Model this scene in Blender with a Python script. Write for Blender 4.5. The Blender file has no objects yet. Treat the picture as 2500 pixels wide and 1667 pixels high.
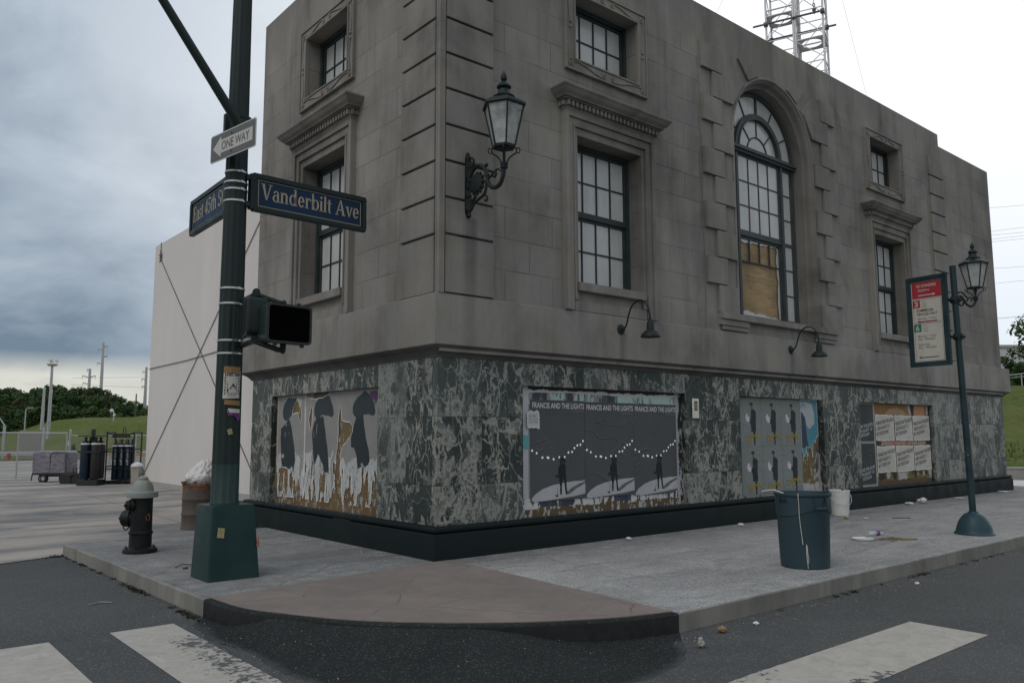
import bpy, bmesh, math, random
import numpy as np
from math import sin, cos, pi, radians as rad, sqrt, atan2
from mathutils import Vector, Matrix
from mathutils.geometry import tessellate_polygon
random.seed(7)
NR = np.random.RandomState(11)
scene = bpy.context.scene
COL = scene.collection
V = Vector

# ------------------------------------------------------------------ mesh builder
class MB:
    def __init__(s):
        s.v = []; s.f = []; s.m = []
    def add(s, pts, faces, m=0):
        b = len(s.v)
        s.v += [tuple(p) for p in pts]
        for f in faces:
            s.f.append(tuple(b + i for i in f)); s.m.append(m)
        return s
    def poly(s, pts, m=0):
        return s.add(pts, [tuple(range(len(pts)))], m)
    def fill(s, loops, m=0):
        # planar polygon with holes
        allp = [p for l in loops for p in l]
        tris = tessellate_polygon([[V(p) for p in l] for l in loops])
        return s.add(allp, [tuple(t) for t in tris], m)
    def box(s, a, b, m=0):
        x0, y0, z0 = a; x1, y1, z1 = b
        p = [(x0,y0,z0),(x1,y0,z0),(x1,y1,z0),(x0,y1,z0),(x0,y0,z1),(x1,y0,z1),(x1,y1,z1),(x0,y1,z1)]
        return s.add(p, [(0,3,2,1),(4,5,6,7),(0,1,5,4),(1,2,6,5),(2,3,7,6),(3,0,4,7)], m)
    def obox(s, c, ex, ey, ez, m=0):
        # centre and half-extent vectors
        c, ex, ey, ez = V(c), V(ex), V(ey), V(ez)
        p = [c-ex-ey-ez, c+ex-ey-ez, c+ex+ey-ez, c-ex+ey-ez, c-ex-ey+ez, c+ex-ey+ez, c+ex+ey+ez, c-ex+ey+ez]
        return s.add(p, [(0,3,2,1),(4,5,6,7),(0,1,5,4),(1,2,6,5),(2,3,7,6),(3,0,4,7)], m)
    def tube(s, pts, r, n=8, m=0, cap=True, closed=False):
        pts = [V(p) for p in pts]
        k = len(pts); rs = r if isinstance(r, (list, tuple)) else [r]*k
        up = None; rings = []
        for i, p in enumerate(pts):
            if closed: t = (pts[(i+1) % k] - pts[i-1])
            else: t = (pts[min(i+1, k-1)] - pts[max(i-1, 0)])
            if t.length < 1e-9: t = V((0,0,1))
            t.normalize()
            if up is None:
                up = V((0,0,1)) if abs(t.z) < .9 else V((1,0,0))
            a = up - t*up.dot(t)
            if a.length < 1e-6:
                a = V((1,0,0)) - t*t.x
            a.normalize(); b = t.cross(a); up = a
            rings.append([p + a*(rs[i]*cos(2*pi*j/n)) + b*(rs[i]*sin(2*pi*j/n)) for j in range(n)])
        P = [q for rg in rings for q in rg]; F = []
        for i in range(k if closed else k-1):
            i2 = (i+1) % k
            for j in range(n):
                F.append((i*n+j, i*n+(j+1) % n, i2*n+(j+1) % n, i2*n+j))
        if cap and not closed:
            F.append(tuple(range(n-1, -1, -1))); F.append(tuple((k-1)*n+j for j in range(n)))
        return s.add(P, F, m)
    def lathe(s, prof, c=(0,0,0), n=24, m=0, fl=None, rot=0.0):
        # prof: (r, z) from bottom to top
        P = []; F = []; k = len(prof)
        for r, z in prof:
            for j in range(n):
                q = r*(fl[j % len(fl)] if fl else 1)
                a = 2*pi*j/n + rot
                P.append((c[0]+q*cos(a), c[1]+q*sin(a), c[2]+z))
        for i in range(k-1):
            for j in range(n):
                F.append((i*n+j, i*n+(j+1) % n, (i+1)*n+(j+1) % n, (i+1)*n+j))
        if prof[0][0] > 1e-4: F.append(tuple(range(n-1, -1, -1)))
        if prof[-1][0] > 1e-4: F.append(tuple((k-1)*n+j for j in range(n)))
        return s.add(P, F, m)
    def ext(s, poly, d, m=0):
        # planar polygon (3d points) extruded along vector d
        n = len(poly); d = V(d); P = [V(p) for p in poly] + [V(p)+d for p in poly]
        F = [tuple(range(n-1, -1, -1)), tuple(range(n, 2*n))]
        for i in range(n):
            F.append((i, (i+1) % n, n+(i+1) % n, n+i))
        return s.add(P, F, m)
    def loft(s, rings, m=0, closed=True, cap=False):
        n = len(rings[0]); P = [p for r in rings for p in r]; F = []
        for i in range(len(rings)-1):
            for j in range(n if closed else n-1):
                F.append((i*n+j, i*n+(j+1) % n, (i+1)*n+(j+1) % n, (i+1)*n+j))
        if cap:
            F.append(tuple(range(n-1, -1, -1))); F.append(tuple((len(rings)-1)*n+j for j in range(n)))
        return s.add(P, F, m)
    def sphere(s, c, r, n=10, m=0, sc=(1,1,1)):
        k = max(4, n//2)
        prof = [(r*sin(pi*i/k)*1.0, -r*cos(pi*i/k)) for i in range(k+1)]
        P = []; F = []
        for rr, z in prof:
            for j in range(n):
                a = 2*pi*j/n
                P.append((c[0]+rr*cos(a)*sc[0], c[1]+rr*sin(a)*sc[1], c[2]+z*sc[2]))
        for i in range(k):
            for j in range(n):
                F.append((i*n+j, i*n+(j+1) % n, (i+1)*n+(j+1) % n, (i+1)*n+j))
        return s.add(P, F, m)
    def build(s, name, mats, parent=None, bevel=0, smooth=True, keep=False, ang=0.6):
        me = bpy.data.meshes.new(name)
        me.from_pydata(s.v, [], s.f)
        if not isinstance(mats, (list, tuple)): mats = [mats]
        for mt in mats: me.materials.append(mt)
        for p, i in zip(me.polygons, s.m): p.material_index = i
        bm = bmesh.new(); bm.from_mesh(me)
        bmesh.ops.remove_doubles(bm, verts=bm.verts, dist=1e-6)
        if not keep: bmesh.ops.recalc_face_normals(bm, faces=bm.faces)
        if bevel:
            bmesh.ops.bevel(bm, geom=[e for e in bm.edges if e.is_manifold and e.calc_face_angle(0) > .5],
                            offset=bevel, segments=2, affect='EDGES', clamp_overlap=True)
        if smooth:
            for f in bm.faces: f.smooth = True
            for e in bm.edges:
                if len(e.link_faces) != 2 or e.calc_face_angle(0) > ang: e.smooth = False
        bm.to_mesh(me); bm.free()
        return link(name, me, parent)

def link(name, me, parent=None):
    o = bpy.data.objects.new(name, me); COL.objects.link(o)
    if parent is not None: setp(o, parent)
    return o
def setp(o, parent):
    o.parent = parent
    # every parent here is unrotated
    L = V((0,0,0)); q = parent
    while q is not None:
        L += q.location if q.parent is None else V((0,0,0)); q = q.parent
    o.matrix_parent_inverse = Matrix.Translation(-L) if parent.parent is None else Matrix.Identity(4)
    return o
def tag(o, label, cat, group=None, kind=None):
    o['label'] = label; o['category'] = cat
    if group: o['group'] = group
    if kind: o['kind'] = kind
    return o
def thing(name, label, cat, loc=(0,0,0), group=None):
    o = bpy.data.objects.new(name, None); COL.objects.link(o)
    o.location = loc; o.empty_display_size = .2
    return tag(o, label, cat, group)
def struct(o):
    o['kind'] = 'structure'; return o
def kids(o): return [c for c in bpy.data.objects if c.parent == o]
def dup(o, loc, label, parent=None):
    c = o.copy(); COL.objects.link(c)
    if parent is None:
        c.location = loc
        if label: c['label'] = label
    else:
        c.parent = parent; c.matrix_parent_inverse = o.matrix_parent_inverse.copy()
    for ch in kids(o): dup(ch, None, None, c)
    return c

# ------------------------------------------------------------------ materials
class NT:
    def __init__(s, name, world=False):
        if world: s.mat = None; s.t = scene.world.node_tree
        else:
            s.mat = bpy.data.materials.new(name); s.mat.use_nodes = True; s.t = s.mat.node_tree
        s.t.nodes.clear()
    def n(s, typ, ins=None, **kw):
        x = s.t.nodes.new(typ)
        for k, val in kw.items(): setattr(x, k, val)
        for k, val in (ins or {}).items(): s.set(x.inputs[k], val)
        return x
    def set(s, sock, val):
        if hasattr(val, 'is_output'): s.t.links.new(val, sock)
        elif hasattr(val, 'outputs'): s.t.links.new(val.outputs[0], sock)
        else:
            if isinstance(val, (tuple, list)) and len(val) == 3 and sock.type == 'RGBA': val = (*val, 1)
            sock.default_value = val
    def math(s, op, a, b=0.0, c=None, clamp=False):
        x = s.n('ShaderNodeMath', operation=op, use_clamp=clamp)
        s.set(x.inputs[0], a); s.set(x.inputs[1], b)
        if c is not None: s.set(x.inputs[2], c)
        return x.outputs[0]
    def vmath(s, op, a, b):
        x = s.n('ShaderNodeVectorMath', operation=op); s.set(x.inputs[0], a); s.set(x.inputs[1], b)
        return x.outputs[0]
    def mix(s, f, a, b, blend='MIX'):
        x = s.n('ShaderNodeMix', data_type='RGBA', blend_type=blend)
        s.set(x.inputs[0], f); s.set(x.inputs[6], a); s.set(x.inputs[7], b)
        return x.outputs[2]
    def noise(s, vec, scale, detail=4, rough=.55, dist=0.0):
        x = s.n('ShaderNodeTexNoise', {'Scale': scale, 'Detail': detail, 'Roughness': rough, 'Distortion': dist})
        s.set(x.inputs['Vector'], vec); return x.outputs[0]
    def ramp(s, f, lo, hi, a=0.0, b=1.0):
        x = s.n('ShaderNodeMapRange', {'From Min': lo, 'From Max': hi, 'To Min': a, 'To Max': b}); x.clamp = True
        s.set(x.inputs[0], f); return x.outputs[0]
    def obj(s): return s.n('ShaderNodeTexCoord').outputs['Object']
    def mapv(s, vec, scale=(1,1,1), loc=(0,0,0)):
        x = s.n('ShaderNodeMapping'); s.set(x.inputs[0], vec)
        x.inputs['Scale'].default_value = scale; x.inputs['Location'].default_value = loc
        return x.outputs[0]
    def done(s, color, rough=.8, metal=0.0, bump=None, bstr=.3, bdist=.01, spec=.5, alpha=None, trans=0.0):
        b = s.n('ShaderNodeBsdfPrincipled')
        s.set(b.inputs['Base Color'], color); s.set(b.inputs['Roughness'], rough)
        b.inputs['Metallic'].default_value = metal; b.inputs['Specular IOR Level'].default_value = spec
        if trans: b.inputs['Transmission Weight'].default_value = trans
        if bump is not None:
            k = s.n('ShaderNodeBump', {'Strength': bstr, 'Distance': bdist}); s.set(k.inputs['Height'], bump)
            s.t.links.new(k.outputs[0], b.inputs['Normal'])
        o = s.n('ShaderNodeOutputMaterial'); s.t.links.new(b.outputs[0], o.inputs[0])
        return s.mat

def simple(name, c, rough=.6, metal=0.0, var=.25, scale=6.0, bstr=.15, stretch=(1,1,1), spec=.5, fine=60.0, bdist=.004):
    t = NT(name); o = t.mapv(t.obj(), stretch)
    a = t.noise(o, scale, 5, .6); b = t.noise(o, fine, 3, .6)
    f = t.math('ADD', t.math('MULTIPLY', a, .7), t.math('MULTIPLY', b, .3))
    k = t.ramp(f, .3, .7, 1-var, 1+var)
    x = t.n('ShaderNodeVectorMath', operation='SCALE'); t.set(x.inputs[0], (c[0], c[1], c[2])); t.set(x.inputs[3], k)
    r = t.ramp(a, .3, .7, max(.05, rough-.1), min(1, rough+.1))
    return t.done(x.outputs[0], r, metal, f, bstr, bdist, spec)

def painted(name, c, chip=(.05,.04,.035), rough=.45, amount=.62, dust=(.2,.2,.19), dk=.25, spec=.22):
    # painted metal with worn specks and a dusty film
    t = NT(name); o = t.obj()
    n1 = t.noise(o, 9, 6, .65); n2 = t.noise(o, 3.0, 4, .6); n3 = t.noise(o, 70, 2, .5)
    base = t.mix(t.ramp(n2, .35, .75, 0, dk), c, dust)
    col = t.mix(t.ramp(n1, amount, amount+.06, 0, .8), base, chip)
    h = t.math('ADD', t.math('MULTIPLY', n3, .3), n1)
    return t.done(col, t.ramp(n2, .3, .7, rough-.12, rough+.2), 0, h, .12, .004, spec)

M = {}
def build_materials():
    # limestone wall: block courses, streaks running down, blotches
    def stone(name, courses=True, tone=(.258,.242,.214)):
        t = NT(name); g = t.n('ShaderNodeNewGeometry').outputs['Position']
        sx = t.n('ShaderNodeSeparateXYZ'); t.set(sx.inputs[0], g)
        s = t.math('ADD', sx.outputs[0], sx.outputs[1]); z = sx.outputs[2]
        cv = t.n('ShaderNodeCombineXYZ'); t.set(cv.inputs[0], s); t.set(cv.inputs[1], z)
        flat = cv.outputs[0]
        streak = t.noise(t.mapv(flat, (1.25,.13,1)), 1.0, 5, .55, .5)
        streak2 = t.noise(t.mapv(flat, (9,.35,1), (3,1,0)), 1.0, 4, .6, .2)
        blot = t.noise(flat, .55, 5, .6, .6)
        fine = t.noise(g, 55, 4, .65)
        pit = t.noise(g, 140, 2, .5)
        k = t.math('ADD', t.ramp(streak, .48, .70, 1.0, .70), t.ramp(blot, .32, .68, -.22, .16))
        k = t.math('ADD', k, t.ramp(streak2, .35, .7, -.05, .045))
        k = t.math('ADD', k, t.ramp(fine, .3, .7, -.07, .07))
        k = t.math('ADD', k, t.ramp(t.noise(t.mapv(flat, (1.1,.5,1), (5,2,0)), 1.0, 5, .65, .5), .50, .72, 0, -.26))
        # drip stains under the lantern and the two gooseneck lamps
        for s0, zt, zb, wd, am in ((.49,4.66,2.9,.16,.38),(3.6,3.30,2.84,.10,.33),(8.66,3.30,2.84,.10,.33)):
            g1_ = t.ramp(t.math('ABSOLUTE', t.math('SUBTRACT', t.math('ADD', s, t.math('MULTIPLY', t.math('SUBTRACT', streak2, .5), .12)), s0)), wd*.25, wd, 1, 0)
            g2_ = t.math('MULTIPLY', t.ramp(z, zt-.05, zt, 1, 0), t.ramp(z, zb-.6, zt-.2, .15, 1))
            g3_ = t.math('LESS_THAN', sx.outputs[1], .03)
            k = t.math('SUBTRACT', k, t.math('MULTIPLY', t.math('MULTIPLY', g1_, g2_), t.math('MULTIPLY', g3_, am)))
        h = t.math('ADD', t.math('MULTIPLY', fine, .5), t.math('MULTIPLY', pit, .5))
        if courses:
            br = t.n('ShaderNodeTexBrick', {'Scale': 1.0, 'Mortar Size': .0065, 'Mortar Smooth': .35, 'Brick Width': .94, 'Row Height': .469,
                     'Color1': (.89,.89,.89,1), 'Color2': (1.10,1.10,1.09,1), 'Mortar': (.42,.42,.42,1)}, offset=.5)
            t.set(br.inputs['Vector'], t.mapv(flat, (1,1,1), (-1.67+.94*3, -3.99+.469*5, 0)))
            sepc = t.n('ShaderNodeSeparateColor'); t.set(sepc.inputs[0], br.outputs[0])
            top = t.ramp(z, 9.05, 9.06, 0, 1); low = t.ramp(z, 3.52, 3.53, 1, 0)
            off = t.math('MAXIMUM', top, low)
            inner = t.noise(flat, .9, 3, .5)
            vis = t.math('MULTIPLY', t.ramp(inner, .38, .62, .25, 1), t.math('SUBTRACT', 1.0, off))
            bk = t.math('ADD', 1.0, t.math('MULTIPLY', vis, t.math('SUBTRACT', sepc.outputs[0], 1.0)))
            k = t.math('MULTIPLY', k, bk)
            h = t.math('SUBTRACT', t.math('MULTIPLY', h, .25), t.math('MULTIPLY', t.math('MULTIPLY', br.outputs[1], vis), .8))
        warm = t.mix(t.ramp(t.noise(flat, 1.3, 3, .5), .35, .65), tone, (tone[0]*.98, tone[1]*1.0, tone[2]*1.07))
        x = t.n('ShaderNodeVectorMath', operation='SCALE'); t.set(x.inputs[0], warm); t.set(x.inputs[3], k)
        return t.done(x.outputs[0], .93, 0, h, .5, .012, .25)
    M['wall'] = stone('limestone_wall')
    M['stone'] = stone('limestone_plain', False)
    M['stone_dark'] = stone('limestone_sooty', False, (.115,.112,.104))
    # serpentine breccia marble, another offset on every tile
    t = NT('green_marble'); g = t.n('ShaderNodeNewGeometry')
    rnd = g.outputs['Random Per Island']
    of = t.n('ShaderNodeCombineXYZ'); t.set(of.inputs[0], t.math('MULTIPLY', rnd, 37.0)); t.set(of.inputs[1], t.math('MULTIPLY', rnd, 91.0)); t.set(of.inputs[2], t.math('MULTIPLY', rnd, 53.0))
    p = t.vmath('ADD', g.outputs['Position'], of.outputs[0])
    ps = t.mapv(p, (1,1,.55))
    wob = t.n('ShaderNodeTexNoise', {'Scale': 1.9, 'Detail': 2, 'Roughness': .5}); t.set(wob.inputs['Vector'], ps)
    wb2 = t.n('ShaderNodeTexNoise', {'Scale': 7.5, 'Detail': 2, 'Roughness': .5}); t.set(wb2.inputs['Vector'], ps)
    pw = t.vmath('ADD', t.vmath('ADD', ps, t.vmath('MULTIPLY', wob.outputs[1], (.5,.5,.4))), t.vmath('MULTIPLY', wb2.outputs[1], (.17,.17,.17)))
    def edge(scale, off):
        v = t.n('ShaderNodeTexVoronoi', {'Scale': scale, 'Randomness': 1.0}, feature='DISTANCE_TO_EDGE'); t.set(v.inputs['Vector'], t.vmath('ADD', pw, off)); return v.outputs[0]
    zone = t.math('ADD', t.noise(ps, 1.5, 3, .55), t.math('MULTIPLY', t.math('SUBTRACT', rnd, .5), .16)); zone2 = t.noise(t.vmath('ADD', ps, (4,7,1)), 2.6, 3, .55); med = t.noise(p, 22, 4, .65); spk = t.noise(p, 90, 2, .6)
    jag = t.math('MULTIPLY', t.math('SUBTRACT', med, .5), .05)
    def vein(e, w, soft): return t.ramp(t.math('SUBTRACT', t.math('ADD', w, jag), e), -soft, soft, 0, 1)
    m1 = vein(edge(3.7, (0,0,0)), t.ramp(zone, .36, .68, .006, .115), .012)
    m2 = vein(edge(8.6, (3,1,2)), t.ramp(zone2, .42, .68, -.03, .09), .012)
    m3 = vein(edge(20.0, (1,5,2)), t.ramp(zone, .42, .66, -.03, .11), .02)
    m4 = vein(edge(9.5, (8,2,6)), t.ramp(zone2, .3, .6, .012, -.03), .012)
    f = t.math('MAXIMUM', t.math('MAXIMUM', t.math('MULTIPLY', m1, .92), t.math('MULTIPLY', m2, .85)), t.math('MAXIMUM', t.math('MULTIPLY', m3, .62), t.math('MULTIPLY', m4, .75)))
    lf = t.noise(t.vmath('ADD', pw, (2,9,4)), 4.6, 3, .62)
    lf = t.ramp(t.math('ADD', lf, t.math('MULTIPLY', t.math('SUBTRACT', zone, .5), .5)), .535, .565)
    crack = t.ramp(t.math('ADD', edge(13.0, (6,6,1)), jag), .05, .13)
    f = t.math('MULTIPLY', f, t.ramp(t.noise(t.vmath('ADD', ps, (9,1,3)), 2.2, 2, .5), .36, .54, .30, 1))
    f = t.math('MAXIMUM', f, t.math('MULTIPLY', lf, t.math('SUBTRACT', 1.0, t.math('MULTIPLY', crack, t.ramp(zone2, .35, .6, .25, .95)))))
    f = t.math('MULTIPLY', f, t.ramp(med, .28, .55, .55, 1))
    v3 = t.n('ShaderNodeTexVoronoi', {'Scale': 3.7}, feature='F1'); t.set(v3.inputs['Vector'], pw)
    sepv = t.n('ShaderNodeSeparateColor'); t.set(sepv.inputs[0], v3.outputs[1])
    dark = t.mix(sepv.outputs[0], (.014,.022,.022), (.042,.056,.055))
    dark = t.mix(t.ramp(med, .3, .7, 0, .6), dark, (.038,.052,.048))
    dark = t.mix(t.ramp(rnd, .55, .95, 0, .55), dark, (.085,.10,.096))
    tone = t.mix(t.ramp(med, .35, .65), (.26,.262,.235), (.37,.355,.31))
    tone = t.mix(t.ramp(rnd, .3, .9, 0, .6), tone, (.26,.285,.265))
    col = t.mix(f, dark, tone)
    M['marble'] = t.done(col, t.ramp(med, .3, .7, .34, .52), 0, f, .05, .003, .28)
    t = NT('grout'); M['grout'] = t.done((.03,.034,.034), .9)
    # black painted plinth
    M['plinth'] = painted('plinth_paint', (.013,.0195,.0205), (.055,.06,.06), .5, .70, (.022,.027,.028), .25, .06)
    # asphalt
    def asphalt(name, a, b, grit, patch=False):
        t = NT(name); o = t.obj()
        n1 = t.noise(o, .35, 5, .6, .4); n2 = t.noise(o, 3.0, 5, .65); n3 = t.noise(o, 120, 2, .6)
        vr = t.n('ShaderNodeTexVoronoi', {'Scale': 95.0}, feature='F1'); t.set(vr.inputs['Vector'], o)
        base = t.mix(t.ramp(n1, .35, .68), a, b)
        base = t.mix(t.ramp(n2, .4, .75, 0, .35), base, (b[0]*1.25, b[1]*1.22, b[2]*1.2))
        sp = t.n('ShaderNodeSeparateColor'); t.set(sp.inputs[0], vr.outputs[1])
        base = t.mix(t.math('MULTIPLY', t.ramp(sp.outputs[0], .86, .95), .55), base, grit)
        base = t.mix(t.ramp(n3, .55, .8, 0, .45), base, (a[0]*.45, a[1]*.45, a[2]*.45))
        if patch:   # the heap thins out into the old surface at its rim
            e = t.n('ShaderNodeAttribute', attribute_name='rim').outputs['Fac']
            e = t.ramp(t.math('ADD', e, t.math('MULTIPLY', t.math('SUBTRACT', n2, .5), .35)), .80, 1.0)
            base = t.mix(e, base, (.070,.074,.075))
        h = t.math('ADD', t.math('MULTIPLY', vr.outputs[0], -.8), n3)
        return t.done(base, t.ramp(n2, .3, .7, .75, .95), 0, h, .55, .006, .14)
    M['asphalt'] = asphalt('old_asphalt', (.064,.068,.069), (.092,.095,.095), (.22,.22,.22))
    M['grit'] = asphalt('grit_dark', (.015,.018,.0185), (.028,.032,.032), (.10,.105,.105))
    M['asphalt_new'] = asphalt('fresh_asphalt', (.015,.018,.0185), (.028,.032,.032), (.10,.105,.105), True)
    # pavement: exposed aggregate concrete
    t = NT('pavement_concrete'); o = t.obj()
    n1 = t.noise(o, .5, 6, .6, .5); n2 = t.noise(o, 4.5, 5, .6); n3 = t.noise(o, 85, 3, .7)
    vr = t.n('ShaderNodeTexVoronoi', {'Scale': 62.0}, feature='F1'); t.set(vr.inputs['Vector'], o)
    sp = t.n('ShaderNodeSeparateColor'); t.set(sp.inputs[0], vr.outputs[1])
    base = t.mix(t.ramp(n1, .33, .68), (.222,.222,.22), (.385,.382,.374))
    base = t.mix(t.ramp(n2, .35, .7, 0, .5), base, (.24,.246,.25))
    sm_ = t.noise(t.mapv(o, (.55,2.6,1), (1,4,0)), 1.0, 5, .65, 1.0)
    base = t.mix(t.ramp(sm_, .50, .70, 0, .6), base, (.15,.152,.155))
    base = t.mix(t.ramp(t.noise(o, 1.6, 5, .7, .8), .55, .72, 0, .55), base, (.45,.445,.43))
    base = t.mix(t.math('MULTIPLY', t.ramp(sp.outputs[0], .8, .9), .5), base, (.07,.075,.08))
    base = t.mix(t.math('MULTIPLY', t.ramp(sp.outputs[1], .86, .95), .5), base, (.5,.5,.49))
    gum = t.n('ShaderNodeTexVoronoi', {'Scale': 3.1}, feature='F1'); t.set(gum.inputs['Vector'], o)
    base = t.mix(t.ramp(gum.outputs[0], .035, .06, .5, 0), base, (.10,.102,.105))
    cr = t.n('ShaderNodeTexVoronoi', {'Scale': .42}, feature='DISTANCE_TO_EDGE'); t.set(cr.inputs['Vector'], t.vmath('ADD', o, t.vmath('MULTIPLY', (.3,.3,0), t.n('ShaderNodeTexNoise', {'Scale': 1.7, 'Detail': 5, 'Vector': o}).outputs[1])))
    base = t.mix(t.math('MULTIPLY', t.ramp(cr.outputs[0], .0015, .006, 1, 0), t.ramp(n1, .42, .6, 0, .6)), base, (.07,.07,.072))
    # contact shade along the foot of the building, painted into the pavement colour
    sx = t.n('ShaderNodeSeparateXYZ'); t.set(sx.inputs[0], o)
    foot_shade = t.math('MULTIPLY', t.ramp(t.math('ADD', sx.outputs[1], t.math('MULTIPLY', n1, 1.1)), -.9, .35), t.ramp(n2, .2, .6, .4, 1))
    base = t.mix(t.math('MULTIPLY', foot_shade, .55), base, (.088,.09,.092))
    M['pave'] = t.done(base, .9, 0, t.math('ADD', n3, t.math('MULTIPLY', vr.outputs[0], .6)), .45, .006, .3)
    t = NT('kerb_concrete'); o = t.obj()
    n1 = t.noise(t.mapv(o, (1.2,1.2,.5)), 1.6, 5, .6, .3); n3 = t.noise(o, 60, 3, .7); st = t.noise(t.mapv(o, (6,6,.8)), 1.5, 4, .6)
    base = t.mix(t.ramp(n1, .3, .7), (.145,.142,.128), (.27,.262,.235))
    base = t.mix(t.ramp(st, .5, .75, 0, .5), base, (.12,.12,.11))
    M['kerb'] = t.done(base, .92, 0, n3, .4, .006, .3)
    t = NT('ramp_concrete'); o = t.obj()
    n1 = t.noise(o, .9, 6, .6, .5); n3 = t.noise(o, 80, 3, .7); n2 = t.noise(o, 6, 5, .65)
    base = t.mix(t.ramp(n1, .3, .7), (.165,.142,.128), (.235,.196,.176))
    base = t.mix(t.ramp(n2, .5, .75, 0, .4), base, (.24,.225,.21))
    base = t.mix(t.ramp(t.noise(o, 2.2, 5, .7, 1.0), .5, .72, 0, .5), base, (.12,.115,.11))
    cr = t.n('ShaderNodeTexVoronoi', {'Scale': .75}, feature='DISTANCE_TO_EDGE')
    t.set(cr.inputs['Vector'], t.vmath('ADD', o, t.vmath('MULTIPLY', (.25,.25,0), t.n('ShaderNodeTexNoise', {'Scale': 2.0, 'Vector': o}).outputs[1])))
    ck = t.math('MULTIPLY', t.ramp(cr.outputs[0], .003, .010, 1, 0), t.ramp(n1, .45, .55))
    base = t.mix(t.math('MULTIPLY', ck, .55), base, (.07,.06,.055))
    M['apron'] = t.done(base, .88, 0, t.math('SUBTRACT', n3, ck), .35, .005, .3)
    t = NT('yard_concrete'); o = t.obj()
    n1 = t.noise(t.mapv(o, (.5,1.6,1)), .45, 6, .62, .6); n2 = t.noise(o, 3, 5, .6); n3 = t.noise(o, 70, 2, .6)
    br = t.n('ShaderNodeTexBrick', {'Scale': 1.0, 'Mortar Size': .012, 'Mortar Smooth': .2, 'Brick Width': 6.0, 'Row Height': 4.6,
         'Color1': (1,1,1,1), 'Color2': (.93,.93,.93,1), 'Mortar': (.3,.3,.3,1)}, offset=0.0)
    t.set(br.inputs['Vector'], t.mapv(o, (1,1,1), (.4,2.6,0)))
    base = t.mix(t.ramp(n1, .38, .62), (.155,.157,.16), (.385,.35,.315))
    base = t.mix(t.ramp(n2, .5, .75, 0, .35), base, (.43,.395,.36))
    base = t.mix(1.0, base, br.outputs[0], 'MULTIPLY')
    M['yard'] = t.done(base, .88, 0, n3, .3, .005, .3)
    # road paint, worn
    t = NT('road_paint'); o = t.obj()
    n1 = t.noise(o, 5.5, 6, .72, .8); n2 = t.noise(o, 16, 5, .75); a = t.n('ShaderNodeAttribute', attribute_name='wear')
    f = t.math('ADD', t.math('MULTIPLY', n1, .55), t.math('MULTIPLY', n2, .45))
    f = t.math('ADD', f, t.math('MULTIPLY', a.outputs['Fac'], .2))
    k = t.ramp(f, .64, .67)
    base = t.mix(t.ramp(n1, .3, .7), (.32,.30,.268), (.45,.425,.382))
    base = t.mix(t.ramp(n2, .5, .75, 0, .5), base, (.25,.24,.22))
    M['paint'] = t.done(t.mix(k, base, (.085,.087,.09)), .85, 0, t.math('MULTIPLY', k, -1.0), .3, .004)
    # grass
    t = NT('grass'); o = t.obj()
    n1 = t.noise(o, .25, 5, .6); n2 = t.noise(o, 2.4, 5, .7); n3 = t.noise(o, 14, 3, .7)
    n2 = t.math('ADD', t.math('MULTIPLY', n2, .6), t.math('MULTIPLY', t.noise(t.mapv(o, (1,1,.4)), 6.0, 4, .7), .4))
    base = t.mix(t.ramp(n2, .38, .62), (.062,.105,.018), (.185,.215,.055))
    base = t.mix(t.ramp(n1, .4, .7, 0, .5), base, (.23,.235,.09))
    base = t.mix(t.ramp(n3, .4, .7, .35, 0), base, (.018,.035,.010))
    M['grass'] = t.done(base, .95, 0, t.math('ADD', n3, n2), 1.0, .12, .1)
    # tree leaves, different on every leaf
    def leaf(name, a, b, c):
        t = NT(name); g = t.n('ShaderNodeNewGeometry'); o = t.obj()
        n = t.noise(o, .5, 3, .5)
        col = t.mix(g.outputs['Random Per Island'], a, b)
        col = t.mix(t.ramp(n, .4, .65, 0, .65), col, c)
        return t.done(col, .7, 0, None, spec=.2)
    M['leaf_a'] = leaf('leaf_dark', (.024,.055,.018), (.060,.105,.028), (.024,.055,.022))
    M['leaf_b'] = leaf('leaf_mid', (.032,.062,.018), (.066,.105,.028), (.05,.085,.02))
    M['leaf_c'] = leaf('leaf_olive', (.045,.062,.020), (.085,.105,.035), (.036,.058,.024))
    M['bark'] = simple('bark', (.09,.075,.06), .9, 0, .3, 4, .5, (3,3,.5))
    # metals and paints
    M['green'] = painted('pole_green', (.0155,.0265,.0265), (.045,.05,.045), .42, .70, (.040,.056,.052), .22)
    M['green_box'] = painted('base_green', (.013,.036,.038), (.06,.06,.05), .45, .72, (.04,.075,.066), .4)
    M['green_lo'] = painted('pole_green_low', (.021,.046,.044), (.03,.05,.045), .45, .60, (.06,.085,.08), .4)
    M['iron'] = painted('lantern_iron', (.015,.021,.022), (.06,.065,.062), .5, .64, (.045,.06,.06), .35)
    M['post'] = painted('post_teal', (.016,.034,.040), (.09,.085,.07), .38, .66, (.055,.085,.10), .4)
    M['dome'] = painted('dome_teal', (.020,.050,.062), (.12,.13,.12), .28, .70, (.05,.09,.105), .35)
    M['black'] = simple('black_metal', (.012,.013,.014), .5, 0, .3, 12)
    M['louver'] = simple('louver_black', (.002,.0024,.0024), .8, 0, .2, 12, spec=.1)
    M['sash'] = painted('sash_paint', (.030,.044,.045), (.10,.11,.10), .5, .66, (.09,.105,.105), .4)
    M['sash_lt'] = painted('sash_paint_grey', (.058,.070,.074), (.03,.035,.035), .5, .68, (.11,.12,.125), .45)
    t = NT('frosted_glass'); o = t.obj(); n = t.noise(o, 1.2, 4, .6); n2 = t.noise(t.mapv(o, (4,4,.6)), 1.5, 4, .6)
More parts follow.
